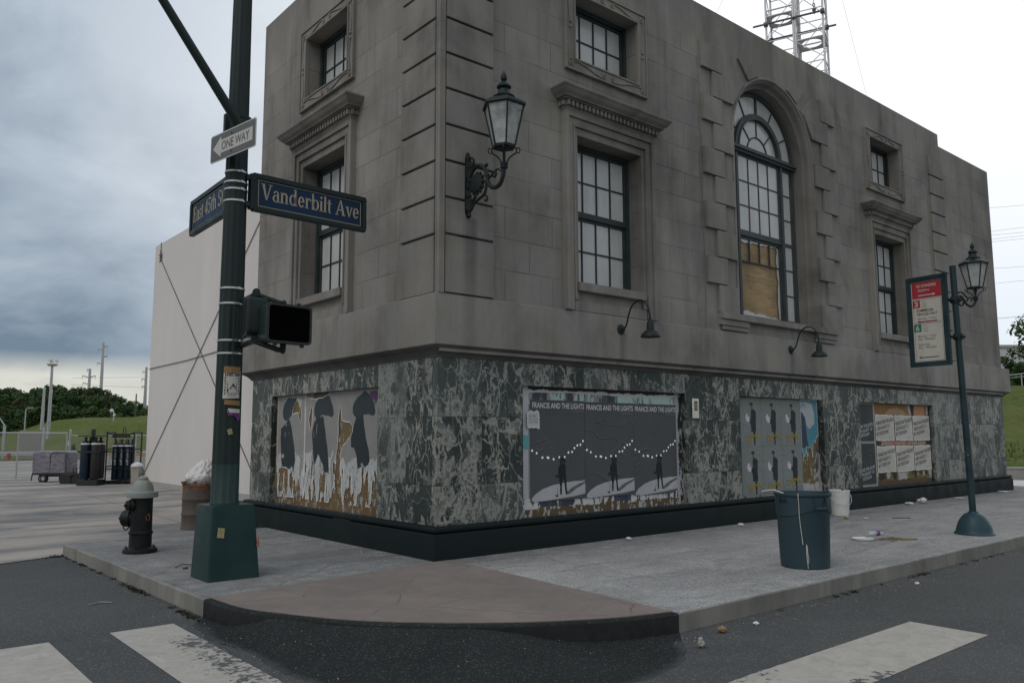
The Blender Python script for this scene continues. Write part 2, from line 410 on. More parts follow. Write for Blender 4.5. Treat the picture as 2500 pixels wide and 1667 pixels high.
    M['pane'] = t.done(t.mix(t.ramp(n, .3, .7), t.mix(t.ramp(n2, .35, .7), (.52,.52,.52), (.38,.39,.40)), (.57,.57,.56)), .16, 0, None, spec=.5)
    t = NT('plywood'); o = t.obj()
    w = t.noise(t.mapv(o, (1.2,1,9)), 1.6, 5, .6, 1.2); k = t.noise(o, 1.7, 4, .6)
    kn = t.n('ShaderNodeTexVoronoi', {'Scale': 2.4}, feature='F1'); t.set(kn.inputs['Vector'], t.mapv(o, (1,1,.8)))
    base = t.mix(t.ramp(w, .3, .7), (.29,.195,.10), (.50,.355,.185))
    base = t.mix(t.ramp(k, .42, .62, 0, .75), base, (.20,.15,.085))
    base = t.mix(t.ramp(kn.outputs[0], .02, .055, .8, 0), base, (.06,.03,.015))
    M['ply'] = t.done(base, .8, 0, w, .2, .004)
    M['white_wall'] = simple('white_render', (.625,.59,.567), .9, 0, .09, .55, .1, (1,1,.35))
    M['white_pl'] = simple('white_plastic', (.62,.62,.62), .4, 0, .1, 8)
    M['white_bag'] = simple('white_bag', (.60,.59,.575), .45, 0, .12, 5, .3)
    t = NT('rust_drum'); o = t.obj(); n = t.noise(o, 5, 6, .7); sx = t.n('ShaderNodeSeparateXYZ'); t.set(sx.inputs[0], o)
    top = t.ramp(t.math('ADD', sx.outputs[2], t.math('MULTIPLY', n, .2)), .70, .92)
    base = t.mix(t.ramp(n, .35, .7), (.060,.052,.045), (.095,.074,.058))
    base = t.mix(t.math('MULTIPLY', top, t.ramp(n, .35, .55)), base, (.24,.075,.022))
    M['drum'] = t.done(base, .75, 0, n, .3, .006)
    M['straw'] = simple('dry_scraps', (.23,.16,.075), .9, 0, .4, 20)
    M['bin'] = painted('bin_plastic', (.029,.054,.068), (.06,.085,.09), .42, .72, (.038,.07,.078), .5)
    M['rope'] = simple('white_cord', (.55,.54,.50), .8, 0, .2, 60)
    M['hyd_black'] = painted('hydrant_black', (.0085,.0105,.011), (.03,.032,.03), .42, .66, (.03,.036,.035), .4)
    M['hyd_grey'] = painted('hydrant_grey', (.235,.265,.25), (.10,.11,.10), .5, .64, (.30,.31,.29), .4)
    M['yellow'] = simple('yellow_mark', (.42,.30,.02), .6)
    M['steel'] = simple('galvanised', (.42,.43,.44), .42, .65, .18, 10)
    M['alu'] = simple('aluminium_truss', (.62,.62,.63), .42, .35, .12, 10)
    M['darkpipe'] = simple('dark_pipe', (.10,.10,.105), .5, .3, .25, 10)
    M['band'] = simple('steel_strap', (.5,.5,.5), .3, .8, .15, 20)
    M['sign_grey'] = simple('sign_grey', (.10,.108,.108), .5, 0, .15, 6)
    M['sign_white'] = simple('sign_white', (.50,.485,.45), .55, 0, .12, 6)
    M['sign_blue'] = simple('sign_blue', (.010,.031,.074), .5, 0, .18, 4, spec=.2)
    M['sign_cream'] = simple('sign_cream', (.40,.34,.235), .5, 0, .12, 6)
    M['sign_red'] = simple('sign_red', (.33,.022,.035), .5, 0, .12, 6)
    M['sign_green'] = simple('sign_green', (.012,.16,.095), .5, 0, .12, 6)
    M['sign_face'] = simple('sign_face', (.50,.475,.42), .5, 0, .10, 5)
    M['ink'] = simple('ink', (.022,.024,.026), .6, 0, .2, 30)
    M['ink_soft'] = simple('faded_ink', (.24,.23,.21), .6, 0, .2, 30)
    M['paper'] = simple('paper', (.52,.50,.46), .8, 0, .1, 20)
    M['kraft'] = simple('brown_tape', (.25,.145,.05), .5, 0, .25, 20)
    M['purple'] = simple('purple_paper', (.15,.045,.19), .7, 0, .3, 30)
    M['sticker'] = simple('yellow_sticker', (.30,.27,.12), .6, 0, .3, 40)
    M['orange'] = simple('orange_sticker', (.40,.09,.05), .6, 0, .3, 30)
    M['cyl'] = painted('cylinder_blue', (.010,.022,.040), (.04,.05,.06), .35, .70, (.03,.045,.06), .4)
    M['wrap'] = simple('plastic_wrap', (.17,.155,.19), .3, 0, .55, 5, .6, (1,1,2.5), bdist=.02)
    M['tyre'] = simple('tyre_rubber', (.02,.02,.02), .85, 0, .3, 20)
    M['timber'] = simple('grey_timber', (.24,.235,.225), .9, 0, .3, 6, .3, (4,4,.4))
    M['barrier'] = simple('barrier_grey', (.34,.33,.31), .9, 0, .15, 3)
    M['orange_pl'] = simple('orange_plastic', (.55,.22,.02), .6, 0, .2, 6)
    M['cable'] = simple('cable_dark', (.07,.07,.07), .7, 0, .2, 20)
    t = NT('lantern_glass'); o = t.obj(); n = t.noise(o, 7, 4, .6); sx = t.n('ShaderNodeSeparateXYZ'); t.set(sx.inputs[0], o)
    b = t.n('ShaderNodeBsdfPrincipled', {'Roughness': .25}); b.inputs['Base Color'].default_value = (.58,.61,.60,1)
    tr = t.n('ShaderNodeBsdfTransparent', {'Color': (.82,.86,.86,1)}); mx = t.n('ShaderNodeMixShader')
    t.set(mx.inputs[0], t.ramp(n, .3, .7, .35, .75)); t.t.links.new(tr.outputs[0], mx.inputs[1]); t.t.links.new(b.outputs[0], mx.inputs[2])
    oo = t.n('ShaderNodeOutputMaterial'); t.t.links.new(mx.outputs[0], oo.inputs[0]); M['glass'] = t.mat
    t = NT('clear_plastic'); b = t.n('ShaderNodeBsdfPrincipled', {'Roughness': .15, 'Base Color': (.7,.74,.76,1)})
    tr = t.n('ShaderNodeBsdfTransparent'); mx = t.n('ShaderNodeMixShader', {'Fac': .45})
    t.t.links.new(tr.outputs[0], mx.inputs[1]); t.t.links.new(b.outputs[0], mx.inputs[2])
    oo = t.n('ShaderNodeOutputMaterial'); t.t.links.new(mx.outputs[0], oo.inputs[0]); M['clear'] = t.mat
    # printed paper: the sheet's own printed colours
    def printed(name, rough, bs, gain=1.75):
        t = NT(name); a = t.n('ShaderNodeVertexColor', layer_name='print'); o = t.obj()
        n = t.noise(o, 40, 4, .65); n2 = t.noise(o, 2.2, 4, .6)
        x = t.n('ShaderNodeVectorMath', operation='SCALE'); t.set(x.inputs[0], a.outputs[0]); t.set(x.inputs[3], t.math('MULTIPLY', gain, t.math('ADD', t.ramp(n, .3, .7, -.06, .06), t.ramp(n2, .3, .7, .93, 1.07))))
        return t.done(x.outputs[0], rough, 0, n, bs, .003, .2)
    M['print'] = printed('printed_paper', .5, .15); M['board'] = printed('glued_board', .8, .3, 1.55)
    t = NT('chain_link'); o = t.obj()
    sx = t.n('ShaderNodeSeparateXYZ'); t.set(sx.inputs[0], o)
    s = t.math('ADD', sx.outputs[0], sx.outputs[1])
    A = t.math('PINGPONG', t.math('ADD', s, sx.outputs[2]), .05); B = t.math('PINGPONG', t.math('SUBTRACT', s, sx.outputs[2]), .05)
    w = t.math('MAXIMUM', t.math('LESS_THAN', A, .0045), t.math('LESS_THAN', B, .0045))
    b = t.n('ShaderNodeBsdfPrincipled', {'Roughness': .5, 'Metallic': .4, 'Base Color': (.36,.37,.37,1)})
    tr = t.n('ShaderNodeBsdfTransparent'); mx = t.n('ShaderNodeMixShader'); t.set(mx.inputs[0], w)
    t.t.links.new(tr.outputs[0], mx.inputs[1]); t.t.links.new(b.outputs[0], mx.inputs[2])
    oo = t.n('ShaderNodeOutputMaterial'); t.t.links.new(mx.outputs[0], oo.inputs[0]); M['chain'] = t.mat
build_materials()

# ------------------------------------------------------------------ camera, sky, sun
CAM = V((-6.126, -8.847, 1.62)); YAW, PITCH, ROLL = 0.700214, 0.115633, -0.003465
fwd = V((sin(YAW)*cos(PITCH), cos(YAW)*cos(PITCH), sin(PITCH)))
r0 = V((cos(YAW), -sin(YAW), 0)); u0 = r0.cross(fwd)
rt = r0*cos(ROLL) + u0*sin(ROLL); up = u0*cos(ROLL) - r0*sin(ROLL)
cd = bpy.data.cameras.new('camera'); cam = bpy.data.objects.new('camera', cd); COL.objects.link(cam)
cd.sensor_width = 36; cd.lens = 1972.88/2500*36; cd.clip_end = 3000; cd.clip_start = .05
cam.matrix_world = Matrix(((rt.x, up.x, -fwd.x, CAM.x), (rt.y, up.y, -fwd.y, CAM.y), (rt.z, up.z, -fwd.z, CAM.z), (0,0,0,1)))
scene.camera = cam

SUN_AZ, SUN_EL = rad(258), rad(50)      # azimuth clockwise from +Y: behind the viewer, to the left
w = bpy.data.worlds.new('World'); scene.world = w; w.use_nodes = True
t = NT('w', True)
sky = t.n('ShaderNodeTexSky', sky_type='NISHITA'); sky.sun_disc = False
sky.sun_elevation = SUN_EL; sky.sun_rotation = SUN_AZ; sky.altitude = 100; sky.air_density = 1.2; sky.dust_density = 2.0
d = t.n('ShaderNodeTexCoord').outputs['Generated']
sx = t.n('ShaderNodeSeparateXYZ'); t.set(sx.inputs[0], d)
zz = t.math('MAXIMUM', sx.outputs[2], 0.0)
den = t.math('ADD', zz, .34)
pv = t.n('ShaderNodeCombineXYZ'); t.set(pv.inputs[0], t.math('DIVIDE', sx.outputs[0], den)); t.set(pv.inputs[1], t.math('DIVIDE', sx.outputs[1], den))
c1 = t.noise(t.mapv(pv.outputs[0], (1.5,1.5,1), (3.1,1.7,0)), 1.0, 6, .54, .5)
c2 = t.noise(t.mapv(pv.outputs[0], (1,1,1), (7.3,2.2,0)), 4.2, 6, .58, .6)
cl = t.math('ADD', t.math('MULTIPLY', c1, .7), t.math('MULTIPLY', c2, .3))
lowf = t.ramp(zz, .03, .33)                     # thicker, darker cloud towards the horizon
cl = t.math('ADD', cl, t.ramp(zz, .07, .40, -.19, .15))
grey = t.mix(t.ramp(cl, .34, .66), (1.55,2.22,3.05), (5.4,6.15,6.95))
# bright, sunlit overcast in the east
bx = t.n('ShaderNodeVectorMath', operation='DOT_PRODUCT'); t.set(bx.inputs[0], d); t.set(bx.inputs[1], (.925,.33,.2))
east = t.ramp(bx.outputs[1], .52, .93)
east = t.math('SMOOTH_MIN', east, 1.0, .15)
white = t.mix(t.ramp(zz, .02, .32), (7.8,8.6,9.7), (11.5,11.6,11.8))
cloud = t.mix(east, grey, white)
# clear pale strip under the cloud deck
hz = t.math('MULTIPLY', t.ramp(zz, .066, .092, 1, 0), t.ramp(t.math('ADD', c2, t.math('MULTIPLY', c1, .5)), .55, .8, .75, 1))
cloud = t.mix(t.math('MULTIPLY', hz, t.math('SUBTRACT', 1.0, t.math('MULTIPLY', east, .6))), cloud, (7.3,7.35,6.7))
# western half, behind the viewer: an even bright overcast
wst = t.n('ShaderNodeVectorMath', operation='DOT_PRODUCT'); t.set(wst.inputs[0], d); t.set(wst.inputs[1], (-.75,-.62,.25))
cloud = t.mix(t.ramp(wst.outputs[1], .15, .75, 0, .85), cloud, (6.1,6.2,6.2))
full = t.mix(.90, sky.outputs[0], cloud)
bg = t.n('ShaderNodeBackground', {'Strength': .1}); t.set(bg.inputs[0], full)
wo = t.n('ShaderNodeOutputWorld'); t.t.links.new(bg.outputs[0], wo.inputs[0])
ld = bpy.data.lights.new('sun', 'SUN'); ld.energy = .75; ld.angle = rad(35); ld.color = (1.0,.965,.92)
sun = bpy.data.objects.new('sun', ld); COL.objects.link(sun)
sd = V((sin(SUN_AZ)*cos(SUN_EL), cos(SUN_AZ)*cos(SUN_EL), sin(SUN_EL)))
sun.rotation_euler = sd.to_track_quat('Z', 'Y').to_euler(); sun.location = sd*60
scene.view_settings.view_transform = 'Standard'; scene.view_settings.look = 'None'
scene.view_settings.exposure = 0; scene.view_settings.gamma = 1
scene.cycles.max_bounces = 6; scene.cycles.diffuse_bounces = 3; scene.cycles.transparent_max_bounces = 12
scene.cycles.use_denoising = True
# ------------------------------------------------------------------ the setting
def sm(t): t = min(1, max(0, t)); return t*t*(3-2*t)
mb = MB(); mb.poly([(-700,-500,-.42),(900,-500,-.42),(900,1100,-.42),(-700,1100,-.42)])
struct(mb.build('ground', M['grass']))
RZ = -.18
mb = MB(); mb.poly([(-60,-60,RZ),(90,-60,RZ),(90,6.5,RZ),(-60,6.5,RZ)])
struct(mb.build('road', M['asphalt']))
# concrete yard to the north-west, rising a little
mb = MB()
def yz(y): return -.170 + .170*sm((y-5.3)/14)
rows = []
for y in [5.25,7,9,11,13,15,17,20,30,40,50,56.8]:
    rows.append([(-45,y,yz(y)),(-20,y,yz(y)),(-3.195,y,yz(y)),(20,y,yz(y)),(60,y,yz(y))])
P = [p for r in rows for p in r]
F = [(i*5+j, i*5+j+1, i*5+j+6, i*5+j+5) for i in range(len(rows)-1) for j in range(4)]
mb.add(P, F)
mb.poly([(-3.195,5.25,-.170),(-45,5.25,-.170),(-45,-11.3,-.170)])
struct(mb.build('yard', M['yard'], keep=True, smooth=False))
# grass rising beyond the yard on the left
def hill_h(x, y): return .02 + 4.0*sm((x-8)/14)*sm((y-57)/30) + .35*sin(x*.21+y*.13)*sm((y-60)/30)
def grid(x0, x1, y0, y1, nx, ny, h):
    P = []; F = []
    for j in range(ny+1):
        for i in range(nx+1):
            x = x0+(x1-x0)*i/nx; y = y0+(y1-y0)*j/ny; P.append((x, y, h(x, y)))
    for j in range(ny):
        for i in range(nx):
            a = j*(nx+1)+i; F.append((a, a+1, a+nx+2, a+nx+1))
    return P, F
mb = MB(); mb.add(*grid(-60, 90, 56.6, 230, 75, 60, hill_h)); struct(mb.build('grass_hill', M['grass']))
def bank_h(x, y):
    l = (x-28.9)*.79 + (y-2.7)*.61
    return .24 + 4.75*sm(l/30) + .12*sin(x*.9+y*1.3)*sm(l/4)
P = []; F = []
for j in range(31):
    for i in range(26):
        l = 85*(i/25)**1.3; s = -14+45*j/30
        x = 28.98+l*.79-s*.61; y = 2.78+l*.61+s*.79
        P.append((x, y, bank_h(x, y)))
for j in range(30):
    for i in range(25):
        a = j*26+i; F.append((a, a+1, a+27, a+26))
mb = MB(); mb.add(P, F); struct(mb.build('grass_bank', M['grass']))
# pale walk at the far end of the block
mb = MB(); mb.box((22.2,-1.2,-.3), (28.4,5.6,-.115)); struct(mb.build('path', M['white_wall']))

# pavement slab
def dense(pts, step=.12):
    out = []
    for i in range(len(pts)):
        a = V(pts[i]); b = V(pts[(i+1) % len(pts)]); n = max(1, min(260, int((b-a).length/step)))
        out += [a+(b-a)*(k/n) for k in range(n)]
    return out
def slab(name, outline, mats, zt, zb, jit=.010, step=.12, inset=.018):
    pts = dense([(x, y) for x, y in outline], step); n = len(pts)
    area = sum(pts[i].x*pts[(i+1) % n].y - pts[(i+1) % n].x*pts[i].y for i in range(n))
    sg = 1 if area > 0 else -1
    nrm = []
    for i in range(n):
        t = (pts[(i+1) % n]-pts[i-1]).normalized(); nrm.append(V((-t.y, t.x))*sg)
    ph = [NR.uniform(0, 6.28) for _ in range(6)]
    L = 0; O = []; I = []; zs = []
    for i in range(n):
        L += (pts[i]-pts[i-1]).length if i else 0
        w = jit*(.5*sin(L*2.1+ph[0])+.5*sin(L*5.3+ph[1])+.35*sin(L*11+ph[2])+NR.uniform(-.4, .4))
        O.append(pts[i]+nrm[i]*abs(w)*.5); I.append(pts[i]+nrm[i]*(inset+abs(w))); zs.append(min(0, w)*.6)
    mb = MB()
    rings = [[(p.x, p.y, zb) for p in O], [(p.x, p.y, zt-inset*.9+z) for p, z in zip(O, zs)],
             [((p.x*.4+q.x*.6), (p.y*.4+q.y*.6), zt-inset*.25+z*.5) for p, q, z in zip(O, I, zs)],
             [(p.x, p.y, zt) for p in I]]
    mb.loft(rings[:2], 1); mb.loft(rings[1:3], 1); mb.loft(rings[2:], 0)
    mb.fill([rings[3]], 0); mb.fill([rings[0]], 1)
    return struct(mb.build(name, mats))
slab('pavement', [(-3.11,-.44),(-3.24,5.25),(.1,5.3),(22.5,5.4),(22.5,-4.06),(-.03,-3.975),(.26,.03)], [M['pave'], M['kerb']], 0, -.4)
CURVE = [(-3.111,-.439),(-3.046,-1.16),(-2.815,-1.73),(-2.485,-2.339),(-1.995,-2.888),(-1.451,-3.34),(-1.033,-3.60),(-.55,-3.83),(-.029,-3.973)]
def spline(pts, n):
    out = []
    for i in range(len(pts)-1):
        p0 = pts[max(i-1, 0)]; p1 = pts[i]; p2 = pts[i+1]; p3 = pts[min(i+2, len(pts)-1)]
        for k in range(n):
            t = k/n
            out.append(tuple(.5*((2*b)+(-a+c)*t+(2*a-5*b+4*c-d)*t*t+(-a+3*b-3*c+d)*t**3) for a, b, c, d in zip(p0, p1, p2, p3)))
    return out+[tuple(pts[-1])]
cv = spline(CURVE, 8)
cn = []
for i in range(len(cv)):
    a = V(cv[max(i-1, 0)]); b = V(cv[min(i+1, len(cv)-1)]); tt = (b-a).normalized(); cn.append(V((-tt.y, tt.x)))   # inward
inn = [V(p)+n*.075 for p, n in zip(cv, cn)]
inn[0] = V((-3.03,-.43)); inn[-1] = V((-.03,-3.90))
mb = MB(); top = [(p.x, p.y, .003) for p in inn]+[(.255,.028,.003)]
mb.fill([top]); mb.loft([[(x, y, -.3) for x, y, z in top], top])
struct(mb.build('kerb_ramp', M['apron']))
mb = MB()
mb.loft([[(p[0], p[1], -.4) for p in cv], [(p[0], p[1], -.022) for p in cv]], 1, closed=False)
mb.loft([[(p[0], p[1], -.022) for p in cv], [(p[0]*.8+q.x*.2, p[1]*.8+q.y*.2, -.006) for p, q in zip(cv, inn)], [(q.x, q.y, -.004) for q in inn]], 0, closed=False)
struct(mb.build('ramp_kerb', [M['kerb_dark'] if 'kerb_dark' in M else M['grit'], M['black']]))
# fresh asphalt heaped against the ramp
OUT = [(-3.30,-.72),(-3.36,-1.1),(-3.39,-1.5),(-3.31,-2.1),(-3.34,-2.8),(-3.2,-3.5),(-2.7,-4.2),(-2.0,-4.62),(-1.46,-4.74),(-.98,-4.69),(-.70,-4.58),(-.47,-4.40),(-.33,-4.24)]
def resample(pts, n):
    pts = [V(p) for p in pts]; L = [0]
    for i in range(1, len(pts)): L.append(L[-1]+(pts[i]-pts[i-1]).length)
    out = []
    for k in range(n):
        q = L[-1]*k/(n-1); i = 0
        while i < len(L)-2 and L[i+1] < q: i += 1
        f = (q-L[i])/max(1e-9, L[i+1]-L[i]); out.append(pts[i]+(pts[i+1]-pts[i])*f)
    return out
n1, n2 = 90, 26
A = resample(spline(CURVE, 8), n1); B = resample(spline(OUT, 6), n1)
rows = []
for j in range(n2):
    f = j/(n2-1); row = []
    for i in range(n1):
        s = i/(n1-1)
        hin = .145*sm((s-.10)/.16)*(1-sm((s-.60)/.24))
        z = RZ+.005+hin*(1-sm(f*1.15))**1.2
        p = A[i]+(B[i]-A[i])*f
        wv = NR.uniform(-1, 1)
        z += .005*wv*(1-f)*(1 if 0 < i < n1-1 else 0) + .006*sin(p.x*9+p.y*5)*f*(1-f)*2
        q = .028*wv*f**6
        row.append((p.x+q, p.y+q*.6-.008*(1-f), z if f < 1 else RZ-.01))
    rows.append(row)
mb = MB(); mb.loft(rows, 0, closed=False); o = struct(mb.build('asphalt_patch', M['asphalt_new'], keep=True))
rim = o.data.attributes.new('rim', 'FLOAT', 'POINT')
Pa = [V((p.x, p.y)) for p in A]; Pb = [V((p.x, p.y)) for p in B]
vals = []
for v in o.data.vertices:
    q = V((v.co.x, v.co.y)); da = min((q-p).length for p in Pa); db = min((q-p).length for p in Pb); vals.append(1-min(1, db/.55))
rim.data.foreach_set('value', vals)
# zebra bars
def stripe(name, x0, x1, y0, y1, wear, nx=24, ny=24):
    P, F = grid(x0, x1, y0, y1, nx, ny, lambda x, y: RZ+.004)
    w = [wear(x, y) for x, y, z in P]
    P2 = []
    for (x, y, z), k in zip(P, w):
        e = .012*max(0, k)
        P2.append((x+NR.uniform(-1, 1)*e*(x in (x0, x1)), y+NR.uniform(-1, 1)*e*(y in (y0, y1)), z))
    mb = MB(); mb.add(P2, F); o = mb.build(name, M['paint'], keep=True, smooth=False)
    at = o.data.attributes.new('wear', 'FLOAT', 'POINT'); at.data.foreach_set('value', w)
    return struct(o)
stripe('road_marking', -4.0, -3.43, -4.4, -.54, lambda x, y: sm((x+3.98)/.40)*sm((-y-.6)/.7)*.88-.12, 16, 60)
stripe('road_marking', -5.09, -4.50, -4.4, -.56, lambda x, y: -.12+.3*sm((y+.8)/.3)*sm((-x-4.55)/.4))
stripe('road_marking', -6.17, -5.58, -4.4, -.56, lambda x, y: -.2)
stripe('road_marking', -1.9, 2.005, -5.845, -5.147, lambda x, y: -.1+.85*sm((.75-x)/.7)*sm((-5.62-y)/.2)+.6*sm((-.0-x)/.7)*sm((y+5.42)/.22)+.25*sm((.2-x)/1), 60, 24)
# grass blades standing on the near part of the right bank
mb = MB()
for _ in range(5200):
    l = random.uniform(.2, 1)**1.4*30; s = random.uniform(-4, 7)+l*.12; x = 28.98+l*.79-s*.61; y = 2.78+l*.61+s*.79; q = V((x, y, bank_h(x, y)-.01))
    a = random.uniform(0, 6.28); h = random.uniform(.06, .2)*(1+l/30); w_ = V((cos(a), sin(a), 0))*random.uniform(.012, .03)*(1+l/20)
    mb.add([q-w_, q+w_, q+V((random.gauss(0,.05), random.gauss(0,.05), h))], [(0,1,2)], random.choice([0,0,1]))
o = mb.build('grass', [M['leaf_b'], M['grass']], smooth=False, keep=True); tag(o, 'tufts of green grass on the bank at the right edge', 'grass', None, 'stuff')
# grit and crumbs along the kerbs and on the patch: uncountable
mb = MB()
def crumb(x, y, z, s, m):
    a = random.uniform(0, 6.28); k = [V((cos(a+q)*s*random.uniform(.6, 1.2), sin(a+q)*s*random.uniform(.6, 1.2), 0)) for q in (0, 2.0, 4.2)]
    tp = V((0, 0, s*random.uniform(.5, 1.0)))
    mb.add([V((x, y, z))+q for q in k]+[V((x, y, z))+tp], [(0,1,3),(1,2,3),(2,0,3)], m)
for _ in range(260):      # asphalt crumbs round the heap
    f = random.random(); i = random.randrange(n1); p = A[i]+(B[i]-A[i])*(f*1.12)
    j = min(n2-1, int(f*(n2-1))); crumb(p.x, p.y, rows[j][i][2] if f < .97 else RZ, random.uniform(.003, .009), random.choice([0,0,0,0,0,1,3,3,2]))
for _ in range(330):
    y = random.uniform(-.4, 5.2); crumb(-3.17-abs(random.gauss(0, .13)), y, RZ, random.uniform(.003, .009), random.choice([0,0,3,3,1]))
for _ in range(420):
    x = random.uniform(-.2, 13); crumb(x, -4.06-abs(random.gauss(0, .14)), RZ, random.uniform(.003, .010), random.choice([0,0,3,3,1,2]))
for _ in range(520):      # flakes of old paper along the foot of the wall
    if random.random() < .62: x = random.uniform(.2, 16); y = -.05-abs(random.gauss(0, .2))
    else: y = random.uniform(.3, 6); x = -.05-abs(random.gauss(0, .22))
    crumb(x, y, 0, random.uniform(.003, .011), random.choice([2,2,1]))
for _ in range(160): crumb(random.uniform(-3, 14), random.uniform(-3.9, -.5), 0, random.uniform(.003, .008), random.choice([0,0,3,1]))
for _ in range(150): crumb(random.uniform(-6, 8), random.uniform(-8, -4.2), RZ, random.uniform(.002, .006), random.choice([0,3,3,1]))
for _ in range(380):      # crumbs of paper caught on the plinth moulding
    if random.random() < .6: crumb(random.uniform(1.6, 15.5), random.uniform(.045, .08), .428, random.uniform(.004, .013), random.choice([2,2,1]))
    else: crumb(random.uniform(.045, .08), random.uniform(1.7, 5.5), .428, random.uniform(.004, .013), random.choice([2,2,1]))
o = mb.build('gravel', [M['grit'], M['barrier'], M['paper'], M['asphalt']], smooth=False)
tag(o, 'grit, asphalt crumbs and paper flakes strewn along kerbs and wall foot', 'debris', None, 'stuff')
# dead moss and weeds in the gutter
mb = MB()
def weed(x, y, n, s):
    for _ in range(n):
        a = random.uniform(0, 6.28); p = V((x+random.gauss(0, s), y+random.gauss(0, s), RZ)); l = random.uniform(.012, .04)
        q = p+V((cos(a)*l*.7, sin(a)*l*.7, l*random.uniform(.3, 1))); b = V((-sin(a), cos(a), 0))*random.uniform(.004, .012)
        mb.add([p-b, p+b, q], [(0,1,2)])
for y in [random.gauss(-.25,.17) for _ in range(12)]+[random.gauss(1.55,.24) for _ in range(14)]+[3.9,4.05,4.1,5.15,5.25]+[random.uniform(2,5) for _ in range(6)]: weed(-3.17+.012*y*0-.006*y-.03, y, 26, .025)
for x in [random.gauss(4.8,.12) for _ in range(9)]+[random.uniform(1.5,3.7) for _ in range(9)]+[random.uniform(5.5,9) for _ in range(8)]: weed(x, -4.07, random.randint(5,26), random.uniform(.012,.03))
for _ in range(12): weed(-3.35+random.gauss(0, .1), 5.2+random.gauss(0, .06), 20, .03)
o = mb.build('weeds', simple('dead_moss', (.028,.030,.020), .95, 0, .4, 30), smooth=False)
tag(o, 'dark moss and dead weeds in the gutter under the kerb', 'weeds', None, 'stuff')
# ------------------------------------------------------------------ the corner building
def R(s, d, z): return (s, -d, z)
def Lf(s, d, z): return (.06-d, s, z)
BLD = thing('corner_building', 'grey limestone corner building with green marble base and boarded windows', 'building', (0,0,0))
AC, AZ0, AR = 8.42, 7.45, 1.50            # arch centre, springing, radius at the wall face
W1, W2, WL = 3.42, 13.33, 3.43
HW = .765
# walls ------------------------------------------------------------
def rect(F, s0, s1, z0, z1, d=0): return [F(s0,d,z0), F(s1,d,z0), F(s1,d,z1), F(s0,d,z1)]
def archpts(F, r, zb, d=0, n=28, c=AC, z0=AZ0):
    return [F(c-r,d,zb)]+[F(c-r*cos(pi*i/n), d, z0+r*sin(pi*i/n)) for i in range(n+1)]+[F(c+r,d,zb)]
mb = MB()
holesR = [rect(R, c-HW, c+HW, *z) for c in (W1, W2) for z in ((3.98,6.35),(7.64,8.75))]+[archpts(R, AR, 3.87)]
outer = [R(.06,0,2.75), R(20.12,0,2.75), R(20.12,0,9.465), R(16.67,0,9.465), R(16.67,0,9.80), R(.06,0,9.80)]
mb.fill([outer]+holesR)
holesL = [rect(Lf, WL-HW, WL+HW, *z) for z in ((3.98,6.35),(7.64,8.75))]
mb.fill([[Lf(0,0,2.75), Lf(6.15,0,2.75), Lf(6.15,0,9.80), Lf(0,0,9.80)]]+holesL)
# parapet tops, ends and back
for a in ([(.06,0,9.8),(16.67,0,9.8),(16.67,6.15,9.8),(.06,6.15,9.8)], [(16.67,0,9.465),(20.12,0,9.465),(20.12,6.15,9.465),(16.67,6.15,9.465)],
          [(16.67,0,9.465),(16.67,6.15,9.465),(16.67,6.15,9.8),(16.67,0,9.8)], [(20.12,0,2.75),(20.12,6.15,2.75),(20.12,6.15,9.465),(20.12,0,9.465)],
          [(.06,6.15,2.75),(16.67,6.15,2.75),(16.67,6.15,9.8),(.06,6.15,9.8)], [(16.67,6.15,2.75),(20.12,6.15,2.75),(20.12,6.15,9.465),(16.67,6.15,9.465)]):
    mb.poly(a)
# reveals of the rectangular openings
for F, c in ((R, W1), (R, W2), (Lf, WL)):
    for z0, z1 in ((3.98,6.35),(7.64,8.75)):
        a, b = c-HW, c+HW
        mb.poly([F(a,0,z0),F(a,-.36,z0),F(a,-.36,z1),F(a,0,z1)]); mb.poly([F(b,0,z0),F(b,-.36,z0),F(b,-.36,z1),F(b,0,z1)])
        mb.poly([F(a,0,z1),F(b,0,z1),F(b,-.36,z1),F(a,-.36,z1)]); mb.poly([F(a,0,z0),F(b,0,z0),F(b,-.36,z0),F(a,-.36,z0)])
mb.build('wall', M['wall'], BLD, keep=False, smooth=False)
# slight step at the far edges of the block
mb = MB(); mb.box((.08,6.15,2.9),(.6,6.195,8.95)); mb.box((20.12,.02,2.9),(20.17,.5,8.75)); mb.build('edge_course', M['stone'], BLD)

# band course and moulding ------------------------------------------
def ring(d, e, z): return [(-d,-d,z),(20.35+e,-d,z),(20.35+e,6.36+e,z),(-d,6.36+e,z)]
def sweep(prof): 
    mb = MB(); mb.loft([ring(*p) for p in prof]); return mb
sweep([(-.12,-.1,2.84),(.045,.27,2.84),(.045,.27,3.505),(.034,.255,3.53),(-.15,-.16,3.534)]).build('band_course', M['stone'], BLD)
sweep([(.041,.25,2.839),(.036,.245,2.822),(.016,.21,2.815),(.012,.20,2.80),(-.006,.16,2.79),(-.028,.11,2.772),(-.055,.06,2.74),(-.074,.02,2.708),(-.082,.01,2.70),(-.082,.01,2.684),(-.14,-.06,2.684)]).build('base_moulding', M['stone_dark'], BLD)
# plinth: black board with a round moulding on top
pr = [(.0,.06,-.05),(.0,.06,.325),(-.006,.054,.338)]
mb = sweep(pr+[(-.05,.0,.339)]); mb.build('plinth', M['plinth'], BLD)
cr = [(-.058+.046*cos(a), .0+.046*cos(a), .388+.046*sin(a)) for a in [rad(q) for q in range(-100, 121, 20)]]
sweep(cr+[(-.14,-.08,.432)]).build('plinth_moulding', M['plinth'], BLD)

